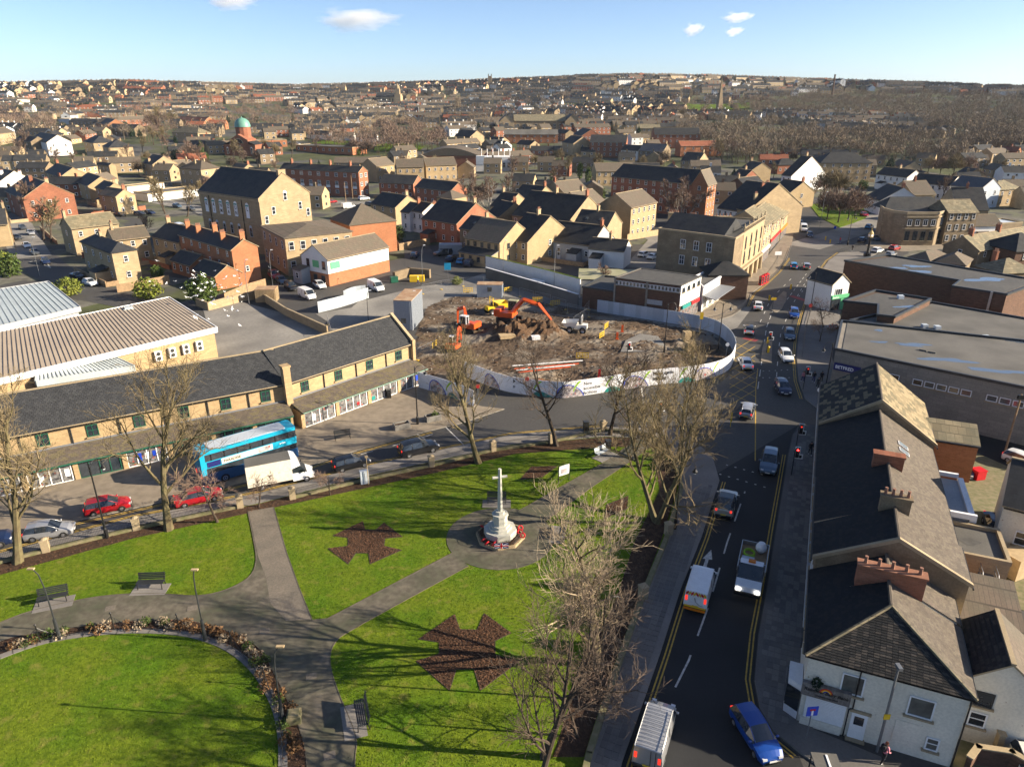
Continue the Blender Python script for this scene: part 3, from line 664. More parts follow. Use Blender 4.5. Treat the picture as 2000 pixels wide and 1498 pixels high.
mat('weathered_board',(.21,.185,.165),.85,.2,var=.5,vs=3.,brick=(.14,9.,.006,(.1,.09,.08),.2))
sg=MB().box(1.35,-.22,2.75,2.9,.3,1.0).build('shop_sign','weathered_board',w0)
text('Rainbow Baby Bank',.36,'black',sg,(.02,-.385,3.22),(R(90),0,0),shear=.25,sx=.92);text('Community Hub',.2,'black',sg,(.75,-.385,2.92),(R(90),0,0),shear=.25)
for k,c_ in enumerate(('red','amber','yellow','blue')):
    mb=MB();r=.40-.065*k;pts=[(math.cos(math.pi*i/10),math.sin(math.pi*i/10)) for i in range(11)]
    for (a,b),(c2,d2) in zip(pts[:-1],pts[1:]):mb.poly([(1.35+a*r,-.385,3.32+b*r),(1.35+c2*r,-.385,3.32+d2*r),(1.35+c2*(r-.065),-.385,3.32+d2*(r-.065)),(1.35+a*(r-.065),-.385,3.32+b*(r-.065))][::-1])
    mb.build('rainbow',c_,sg)
sh=MB().box(1.5,-.06,.75,2.4,.12,2.0)
for k in range(16):sh.box(1.5,-.125,.78+k*.122,2.34,.03,.05)
sh.build('shutter','frame_white',w0);MB().box(1.4,-.1,.05,2.5,.18,.7).build('stall_riser','cream_render',w0)
b_=MB().prism([(-.05,.05),(-.9,.5),(-.9,2.2),(-.05,2.2)],.0,3.0).build('shop_bay','frame_white',w0)
MB().box(-.5,.2,.9,.95,.06,1.7,0,-.486).box(-.92,1.35,.9,.06,1.5,1.7).build('shop_window','glass',b_)
MB().tube([(3.05,-.1,5.8),(3.05,-.12,2.55),(2.85,-.12,2.4),(2.85,-.1,.1)],.05,6).build('downpipe','black',w0);MB().tube([(9.05,-.08,5.7),(9.05,-.08,.1)],.05,6).build('downpipe','black',w0)
for k in range(3):window(w0,-.02,3.4+k*1.3,3.4,-math.pi/2,.8,1.5,'white',fine=True)
bsh=thing('climbing_shrub','small dark shrub growing on the corner shop wall above the sign','plant',TP(.65,0)+Vector((0,-.2,3.75)))
def leafball(n,rx,ry,rz,sz,seed=0,flat=.6):
    g=np.random.default_rng(seed);V=np.zeros((n,4,3));d=g.normal(size=(n,3));d /=np.linalg.norm(d,axis=1)[:,None];r=g.uniform(.35,1,n)**.5
    bumps=1+.22*np.sin(d[:,0]*5+seed)*np.cos(d[:,1]*4)+.15*np.sin(d[:,2]*9+d[:,0]*7)
    c_=d*(r*bumps)[:,None]*np.array([rx,ry,rz]);a=g.normal(size=(n,3));a /=np.linalg.norm(a,axis=1)[:,None];b=np.cross(a,g.normal(size=(n,3)));b /=np.linalg.norm(b,axis=1)[:,None]
    s_=g.uniform(.6,1.3,n)[:,None]*sz
    V[:,0]=c_-a*s_;V[:,1]=c_-b*s_*flat;V[:,2]=c_+a*s_;V[:,3]=c_+b*s_*flat;return V
np_mesh('foliage',leafball(260,.35,.3,.5,.1,4),'conifer',bsh)
# next houses up the street
w1,r1_,L1=tsec('terraced_house','low terraced house with brown tiles and a tall red brick chimney',6.62,9.68,5.7,6.0,8.2,9.,'cream_render',SLT_SHADED,BRN_SUNLIT,4.5)
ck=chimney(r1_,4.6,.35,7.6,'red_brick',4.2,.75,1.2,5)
w2,r2_,L2=tsec('terraced_house','tall terraced house with grey roof slates between two chimneys',9.7,15.,6.6,7.1,9.5,9.9,'sandstone_dark',SLT_SHADED,BRN_SUNLIT,5.1)
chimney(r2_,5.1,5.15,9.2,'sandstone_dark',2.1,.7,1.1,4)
w3,r3_,L3=tsec('terraced_house','terraced house with worn brown tiles and red brick ridge stack',15.02,24.,6.3,6.4,9.0,10.,'sandstone_dark',SLT_SHADED,BRN_SUNLIT,5.2)
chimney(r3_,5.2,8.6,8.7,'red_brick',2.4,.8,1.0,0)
w4,r4_,L4=tsec('terraced_house','long terraced house with two roof windows in brown tiles',24.02,37.4,5.6,5.0,8.3,10.6,'sandstone_dark',SLT_SHADED,BRN_SUNLIT,5.3)
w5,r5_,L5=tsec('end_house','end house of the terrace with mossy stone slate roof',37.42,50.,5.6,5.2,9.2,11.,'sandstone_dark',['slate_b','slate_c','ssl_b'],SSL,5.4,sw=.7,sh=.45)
for x in (3.2,4.6):
    al=math.atan((8.3-5.0)/5.3);o=MB().box(0,0,0,1.1,.75,.08).box(0,0,.06,.95,.6,.05,1).build('roof_window',['white','lit_glass'],r4_,(7.3,x+3.2,8.3-2*math.tan(al)+.1));o.rotation_euler=(0,al,0)
for rt,L_,n,z in ((w1,L1,2,3.4),(w2,L2,3,3.8),(w3,L3,5,3.6),(w4,L4,7,3.3),(w5,L5,5,3.3)):
    for k in range(n):window(rt,-.02,L_*(k+.5)/n,z,-math.pi/2,.9,1.4,'white',fine=True)
    MB().box(-.12,L_/2,2.5,.22,L_*.94,.7).build('shop_fascia','grey_render',rt)
    MB().box(-.05,L_/2,.5,.1,L_*.85,1.9).build('shop_window','glass',rt)
# coping walls standing up between the roofs
for rt,dp,e0,e1,rz,rp,y in ((w2,9.9,6.6,7.1,9.5,5.1,.1),(w3,10.,6.3,6.4,9.,5.2,.12),(w4,10.6,5.6,5.0,8.3,5.3,.12),(w5,11.,5.6,5.2,9.2,5.4,.12)):
    mb=MB()
    for (xa,za),(xb,zb) in (((-.25,e0-.1),(rp,rz)),((rp,rz),(dp+.25,e1-.1))):
        mb.add([(xa,y-.14,za),(xb,y-.14,zb),(xb,y-.14,zb+.3),(xa,y-.14,za+.3),(xa,y+.14,za),(xb,y+.14,zb),(xb,y+.14,zb+.3),(xa,y+.14,za+.3)],[(0,1,2,3),(5,4,7,6),(3,2,6,7),(1,0,4,5),(4,0,3,7),(1,5,6,2)])
    mb.build('coping','trim_stone',rt)
# back wings and outbuildings
bw=thing('back_wing','cream rear wing of the corner shop with dark pantile roof','house',TP(9.02,2.6),TA)
gable_parts(bw,4.6,5.2,4.9,1.9,'x','cream_render','black',.2,rm2='brown_tile')
slate_rows(((-.2,-.16,4.95),(-.2,5.3,4.95),(2.3,5.3,7.02),(2.3,-.16,7.02))[::1],['slate_c','brown_d','slate_c'],bw,.24,.32,.06,name='pantiles')
window(bw,1.3,-.03,3.2,0,1.3,1.1,'dark',(1,1),fine=True);window(bw,1.4,-.03,1.5,0,1.0,1.15,'white',(1,2),fine=True)
ex=thing('back_extension','low extension with grey speckled roof and blue door canopy behind the terrace','outbuilding',TP(9.95,10.2),TA)
gable_parts(ex,4.4,6.3,3.0,.9,'m','orange_brick','brown_tile',.15)
MB().box(1.4,-.5,1.9,2.2,.9,.3).box(1.4,-.06,.1,1.8,.1,1.8).build('door_canopy','blue',ex)
fx=thing('back_extension','flat-roofed rear extension with a dark patch on pale roof','outbuilding',TP(10.7,19.5),TA)
gable_parts(fx,4.2,5.2,3.6,0,'f','sandstone','felt_pale',0)
MB().poly([(1.6+math.cos(t)*.9*(1+.25*math.sin(3*t)),2.6+math.sin(t)*.6*(1+.3*math.cos(4*t)),3.645) for t in np.linspace(0,6.2,16)]).build('roof_patch','felt',fx)
bf=thing('roof_frame','white boxed roof gutter frame beside the long terraced house','roof frame',TP(10.75,25),TA)
MB().box(1.2,0,4.2,2.4,.3,.5).box(2.2,4.,3.9,.5,8.,.35).box(1.,8,4.2,2.,.3,.4).build('fascia','white',bf);MB().box(1.1,4.,.1,2.,7.6,3.9).build('wall','grey_render',bf)
ob=thing('rear_outrigger','red brick rear outrigger with stone slate lean-to roof at the end house','outbuilding',TP(11.05,41),TA)
gable_parts(ob,4.6,3.6,4.4,.9,'m','orange_brick','stone_slate',.15)
st=thing('fire_escape','grey metal outside staircase behind the flat-roofed extension','staircase',TP(12.2,18.2),TA);mb=MB()
for k in range(12):mb.box(1.2,-k*.3,2.3-k*.19,1.,.3,.05)
mb.box(1.2,.8,2.35,1.1,1.6,.08);mb.build('treads','grey_metal',st);mb=MB()
for x in (.65,1.75):
    for dz in (.5,.95):mb.tube([(x,1.5,2.35+dz),(x,0,2.35+dz),(x,-3.5,.15+dz)],.035,5)
    for k in range(7):mb.tube([(x,-k*.58,2.35-k*.37),(x,-k*.58,3.3-k*.37)],.025,4)
mb.build('handrail','steel',st)
# ---------------- the long market hall ----------------
def hallwing(label,a,b,dep,h,rz,nbay,doors,gablecap):
    d=b-a;L=d.length;ang=math.atan2(d.y,d.x);root=thing('market_hall',label,'market hall',a,ang)
    gable_parts(root,L,dep,h,rz-h,'g','sandstone_gold','slate_blue',.35)
    k=(rz-h)/(dep/2);ro=[c_ for c_ in root.children if c_.name.startswith('roof')][0]
    slate_rows(((-.1,-.35,h-.35*k+.17),(L+.1,-.35,h-.35*k+.17),(L+.1,dep/2,rz+.17),(-.1,dep/2,rz+.17)),HAL,ro,.36,.26)
    cp=2.7;mb=MB();mb.box(L/2,-cp/2,0,L,cp-.02,2.3);mb.build('shop_range','sandstone_gold',root)
    cb=MB();q=[(-.05,-cp-.5,2.35),(L+.05,-cp-.5,2.35),(L+.05,0,3.15),(-.05,0,3.15)];cb.poly(q);cb.poly([(x,y,z-.16) for x,y,z in q][::-1]);cb.poly([(-.05,-cp-.5,2.19),(L+.05,-cp-.5,2.19),q[1],q[0]],1);cb.poly([(L+.05,-cp-.5,2.19),(L+.05,0,2.99),q[2],q[1]]);cb.poly([q[0],q[3],(-.05,0,2.99),(-.05,-cp-.5,2.19)])
    c_=cb.build('canopy',['ssl_b','green_paint'],root);slate_rows(q,['brown_b','ssl_b','brown_a'],c_,.4,.3)
    MB().box(L/2,-.08,3.13,L,.16,.14).build('flashing','lead',root);MB().tube([(0,-cp-.58,2.26),(L,-cp-.58,2.26)],.08,6).build('gutter','green_paint',root)
    bw_=L/nbay
    for i in range(nbay):
        x=bw_*(i+.5);window(root,x,-.03,3.62,0,1.15,1.4,'green',(2,2),fine=True)
        MB().tube([(bw_*i+.3,-.1,h-.2),(bw_*i+.3,-.1,3.2)],.07,6).build('downpipe','dark_metal',root)
        MB().box(bw_*i+.1,-cp-.05,0,.5,.3,2.28).build('pier','sandstone_gold',root)
        sf=MB().box(x,-cp-.03,.12,bw_-.7,.06,2.1).build('shopfront','shop_stock' if doors[i] else 'glass',root)
        fr=MB();n=4;fr.box(x,-cp-.09,2.08,bw_-.7,.08,.14);fr.box(x,-cp-.09,.1,bw_-.7,.08,.1)
        for j in range(n+1):fr.box(x-(bw_-.7)/2+(bw_-.7)*j/n,-cp-.09,.2,.1,.08,1.88)
        fr.build('frame','white' if doors[i] else 'green_paint',sf)
        if doors[i]:
            cols=['red','yellow','white','blue','lime','teal','frame_white']
            for j in range(5):
                if random.random()<.3:MB().box(x-(bw_-.7)/2+(bw_-.7)*(j+.5)/5,-cp-.075,.35+random.random()*.8,(bw_-.7)/5*.6,.03,.4+random.random()*.6).build('poster',random.choice(cols),sf)
    cbk=MB()
    for i in range(int(L/.6)):cbk.box(.3+i*.6,-.14,h-.3,.12,.26,.16)
    cbk.build('eaves_brackets','trim_stone',root)
    if gablecap:
        mb=MB();x=L+.12
        for (ya,za),(yb,zb) in (((-.5,h-.1),(dep/2,rz+.1)),((dep/2,rz+.1),(dep+.5,h-.1))):
            mb.add([(x-.3,ya,za),(x-.3,yb,zb),(x-.3,yb,zb+.42),(x-.3,ya,za+.42),(x+.16,ya,za),(x+.16,yb,zb),(x+.16,yb,zb+.42),(x+.16,ya,za+.42)],[(1,0,3,2),(4,5,6,7),(2,3,7,6),(0,1,5,4),(0,4,7,3),(5,1,2,6)])
        mb.build('gable_coping','trim_stone',root);MB().box(L-.05,-.3,0,.5,.5,h+.5).build('end_pier','sandstone_gold',root)
    return root
HA,HB_,HL=G(804,669,5.6),G(558,747,5.6),G(0,853,5.6)
HLL=HB_+(HL-HB_)*1.75
hallwing('right wing of the long stone market hall with slate roof beside the hoarding',HB_,HA,8.6,5.6,8.7,4,(1,1,1,1),True)
hallwing('left wing of the long stone market hall behind the bus',HLL,HB_-(HB_-HLL).normalized()*.25,8.6,5.6,8.6,11,(0,0,0,0,1,1,0,1,0,0,0),False)
pc=thing('chimney_pier','square stone pier where the two wings of the market hall meet','pier',HB_+Vector((.25,-.35,0)));MB().box(0,0,3.8,.9,.9,4.0,0,.7).box(0,0,7.8,1.1,1.1,.25,0,.7).build('stack','sandstone_gold',pc);MB().box(0,0,0,.8,.8,3.8,0,.7).build('base','sandstone_gold',pc)
# ---------------- big sheds at the left ----------------
def ribs(root,q,pitch,m,hgt=.07,name='seam'):
    a,b,c_,d=[Vector(p) for p in q];n=int((b-a).length/pitch);up=Vector((0,0,hgt));mb=MB()
    for i in range(n+1):
        t=i/n;p0,p1=a.lerp(b,t),d.lerp(c_,t);w=(b-a).normalized()*.035
        mb.add([p0-w,p0+w,p1+w,p1-w,p0-w+up,p0+w+up,p1+w+up,p1-w+up],[(4,5,6,7),(0,4,7,3),(1,2,6,5),(0,1,5,4)])
    o=mb.build(name,m,root);o['kind']='stuff';return o
mat('beige_sheet',(.40,.33,.25),.55,.3,var=.3,vs=.3,tint=(.3,.25,.2),stain=(1.4,.68,.75,(.16,.13,.11)))
mat('rib_dark',(.2,.165,.13),.6,.3);mat('blue_sheet',(.42,.47,.48),.5,.35,var=.2,vs=.3);mat('rib_blue',(.2,.23,.25),.6)
def shed(label,q,wallm,sheetm,ribm,fascia,pitch=.95):
    """q: roof corners front-left, front-right, back-right, back-left (3D)"""
    root=thing('shop_shed',label,'shed',(0,0,0));q=[Vector(p) for p in q];mb=MB()
    c_=sum(q,Vector())/4;w=[p+(c_-p).normalized()*.45 for p in q]
    for i in range(4):
        a,b=w[i],w[(i+1) %4];mb.poly([(a.x,a.y,-.2),(b.x,b.y,-.2),(b.x,b.y,b.z-.05),(a.x,a.y,a.z-.05)])
    mb.build('wall',wallm,root);rb=MB();rb.poly(q);rb.poly([p-Vector((0,0,.12)) for p in q][::-1]);ro=rb.build('roof',sheetm,root);ribs(ro,q,pitch,ribm)
    fb=MB()
    for i in range(4):
        a,b=q[i],q[(i+1) %4];n=(b-a).cross(Vector((0,0,1))).normalized()*.12;lo=Vector((0,0,.75));hi=Vector((0,0,.12))
        fb.add([a-lo,b-lo,b+hi,a+hi,a-lo+n,b-lo+n,b+hi+n,a+hi+n],[(4,5,6,7),(3,7,6,2),(0,1,5,4),(1,0,3,2),(0,4,7,3),(1,2,6,5)])
    fb.build('fascia',fascia,root);return root,ro
z3=lambda p,z:Vector((p.x,p.y,z))
FR=z3(G(423,640,5.1),5.1);FL0=z3(G(0,740,5.1),5.1);BR=z3(G(330,581,6.6),6.6);BL0=z3(G(0,648,6.6),6.6)
ext=lambda a,b,k:b+(b-a)*k
sh1,sr1=shed('large store with beige ribbed metal roof and white fascia',[ext(FR,FL0,.5),FR,BR,ext(BR,BL0,.5)],'sandstone_gold','beige_sheet','rib_dark','white',.62)
MB().box(0,0,0,1.6,1.2,.35).box(0,0,.35,1.2,.8,.3).build('roof_vent','blue_sheet',sr1,z3(G(252,606,6.2),6.15),.6)
wd=(FR-FL0).normalized();wa=math.atan2(wd.y,wd.x);wn=Vector((wd.y,-wd.x,0))
for k in range(4):
    p=z3(FR-wd*(9.5-k*2.1),2.2+.0*k)+wn*-.05
    u=MB().box(0,0,0,1.0,.5,1.6,0);u.lathe([(.36,0),(.36,.03)],12,0,0,0,1)
    r_=thing('air_conditioner','white twin-fan unit on the beige-roofed store wall, %s from the corner' %('fourth','third','second','nearest')[k],'cooling unit',p+wn*.1,wa,'cooling units on the store wall')
    MB().box(0,0,0,1.0,.5,1.5).build('case','frame_white',r_)
    for zz in (.4,1.1):o=MB().lathe([(.3,0),(.3,.03)],12).build('fan','dark_metal',r_,(0,-.25,zz));o.rotation_euler=(R(90),0,0)
lo=[z3(G(70,745,4.0),4.0),z3(G(262,715,3.4),3.4),z3(G(208,690,4.6),4.6),z3(G(72,722,4.9),4.9)]
shed('lower annex with ribbed grey roof in front of the beige-roofed store',lo,'sandstone_gold','blue_sheet','rib_blue','blue_sheet',.5)
shed('store with pale blue-grey ribbed metal roof at the left edge',[z3(G(-150,672,5.2),5.2),z3(G(156,600,5.2),5.2),z3(G(94,550,5.8),5.8),z3(G(-150,588,5.8),5.8)],'grey_render','blue_sheet','rib_blue','grey_render',.9)
# ---------------- flat-roofed shops at the right ----------------
def block(name,label,pts,h,wall,roofm,cat='shop',cope='dark_metal',par=.35):
    """flat roof building from roof corners seen in the survey (px) at height h"""
    P=[G(x,y,h) for x,y in pts];c_=sum(P,Vector())/len(P);root=thing(name,label,cat,c_);q=[(p.x-c_.x,p.y-c_.y) for p in P]
    MB().prism(q,-.2,h).build('wall',wall,root);n=len(q);mb=MB()
    ar=sum(q[i][0]*q[(i+1) %n][1]-q[(i+1) %n][0]*q[i][1] for i in range(n));q2=q if ar>0 else q[::-1]
    k=1-.5/max(3,min(math.hypot(*p) for p in q));ro=MB().prism([(x*k,y*k) for x,y in q2],h-.05,h+.06).build('roof',roofm,root)
    for i in range(n):
        (ax,ay),(bx_,by_)=q2[i],q2[(i+1) %n];ln=math.hypot(bx_-ax,by_-ay);mb.box((ax+bx_)/2,(ay+by_)/2,h-.02,ln+.28,.32,par+.003*i,0,math.atan2(by_-ay,bx_-ax))
    mb.build('parapet',cope,root);return root,ro,c_,h
def puddle(ro,c_,h,px,py,rx,ry,seed,rz=0.):
    p=G(px,py,h)-c_;g=random.Random(seed);ph=[g.uniform(0,6) for _ in range(4)]
    pts=[]
    for t in np.linspace(0,2*math.pi,30)[:-1]:
        k=1+.3*math.sin(2*t+ph[0])+.22*math.sin(3*t+ph[1])+.15*math.sin(5*t+ph[2]);x,y=rx*k*math.cos(t),ry*k*math.sin(t)
        pts.append((p.x+x*math.cos(rz)-y*math.sin(rz),p.y+x*math.sin(rz)+y*math.cos(rz),h+.068))
    return MB().poly(pts).build('puddle','puddle',ro)
m_=plain('puddle',(.10,.13,.17),.04,.9);
root,ro,c_,h=block('betting_shop','grey block shop with long flat felt roof and puddles beside the terrace',[(1632,684),(2150,790),(2150,690),(2000,668),(1644,629)],7.,'grey_block','felt_pale')
for k,(x,y,rx,ry) in enumerate([(1716,646,.7,.45),(1718,669,.9,.5),(1782,674,2.2,.7),(1850,704,2.6,.9),(1955,726,3.2,.8),(1990,668,1.5,.6)]):puddle(ro,c_,h,x,y,rx,ry,k,-.25)
a=G(1632,684,7.);b=G(2150,790,7.);fd=(b-a).normalized();fa=math.atan2(fd.y,fd.x);fn=Vector((fd.y,-fd.x,0))
sg=MB().box(1.8,0,0,3.4,.2,1.0).build('shop_sign','navy',root,a-c_+fn*.15+fd*.1+Vector((0,0,4.35)),fa);text('BETFRED',.62,'white',sg,(.3,-.11,.28),(R(90),0,0),sx=.95)
for k in range(13):
    if k in (3,9):continue
    window(root,*(a-c_+fd*(4.8+k*1.3)+fn*.03),0,0,.1,.1) if 0 else put('window',win_mesh(1.15,.8,'white',(1,1),'lit_glass' if k>4 else 'glass')[2],root,a-c_+fd*(5.+k*1.35)+fn*.03+Vector((0,0,4.6)),fa)
for k in (0,1):put('window',win_mesh(.95,1.2,'white',(1,2),'glass')[2],root,a-c_+fd*(22.6+k*2.2)+fn*.03+Vector((0,0,3.9)),fa)
for x,y in ((1712,703),(1730,707)):MB().box(0,0,0,.9,.3,.18).build('roof_vent','felt_pale',ro,G(x+90,y-17,7.)-c_+Vector((0,0,7.06)),fa)
root,ro,c_,h=block('flat_roofed_store','lower flat-roofed store with skylight behind the betting shop roof',[(1660,628),(2150,692),(2150,650),(1818,592)],5.6,'brown_brick','felt_pale')
for x,y in ((1830,643),(1925,662),(1805,640),(1957,674)):MB().box(0,0,0,.8,.8,.5).build('roof_vent','corrugated',ro,G(x,y,5.6)-c_+Vector((0,0,5.65)))
root,ro,c_,h=block('brick_shop','brown brick shop with small flat roof and puddle beside the green shopfront',[(1648,590),(1715,597),(1714,617),(1747,621),(1817,586),(1710,569)],6.6,'brown_brick','felt')
puddle(ro,c_,h,1772,600,1.6,.8,21);MB().box(0,0,0,.9,.7,.6).build('roof_vent','corrugated',ro,G(1758,584,6.6)-c_+Vector((0,0,6.65)))
root,ro,c_,h=block('supermarket','large brown brick supermarket with dark flat roof and wall fans',[(1650,511),(1875,550),(1860,561),(1966,577),(2120,520),(2000,545),(1733,500)],7.2,'brown_brick','felt')
for k,(x,y,rx,ry) in enumerate([(1752,524,1.8,.8),(1790,521,2.,1.2),(1800,531,2.2,.9),(1925,547,3.5,1.4)]):puddle(ro,c_,h,x,y,rx,ry,40+k)
a=G(1860,561,7.2);b=G(1966,577,7.2);fd=(b-a).normalized();fa=math.atan2(fd.y,fd.x);fn=Vector((fd.y,-fd.x,0));ln=(b-a).length
for k in range(4):
    r_=put('cooling_unit',MB().box(0,0,0,.95,.5,1.6).mesh('cooling_unit',['frame_white']),root,a-c_+fd*(.6+k*1.25)+fn*.3+Vector((0,0,1.4)),fa)
    for zz in (.4,1.2):o=MB().lathe([(.3,0),(.3,.03)],12).build('fan','dark_metal',r_,(0,-.25,zz));o.rotation_euler=(R(90),0,0)
MB().tube([(0,0,0),(0,0,7.5)],.2,8).build('flue','steel',root,a-c_+fd*(ln*.74)+fn*.35)
# green-fronted shop with white gable
root,L,W,ro=house('corner_shop','white gabled shop with green shopfront and glazed dark roof',(1627,556),(1660,551),5.4,6.,'x',1.7,'white_render','slate',(0,0),cat='shop',rm2='brown_tile')
window(root,L*.42,-.03,3.1,0,1.9,1.3,'white',(3,1))
sg=MB().box(L*.5,-.2,2.5,L*1.0,.35,.7).build('shop_sign','green_shop',root) if plain('green_shop',(.1,.42,.2),.5) else 0
text('EverLoc',.5,'white',sg,(.2,-.39,2.65),(R(90),0,0));MB().box(L*.3,-.08,.2,L*.5,.1,2.1).build('shopfront','glass',root);MB().box(L*.8,-.1,.1,L*.4,.12,2.3).build('shutter','green_shop',root)
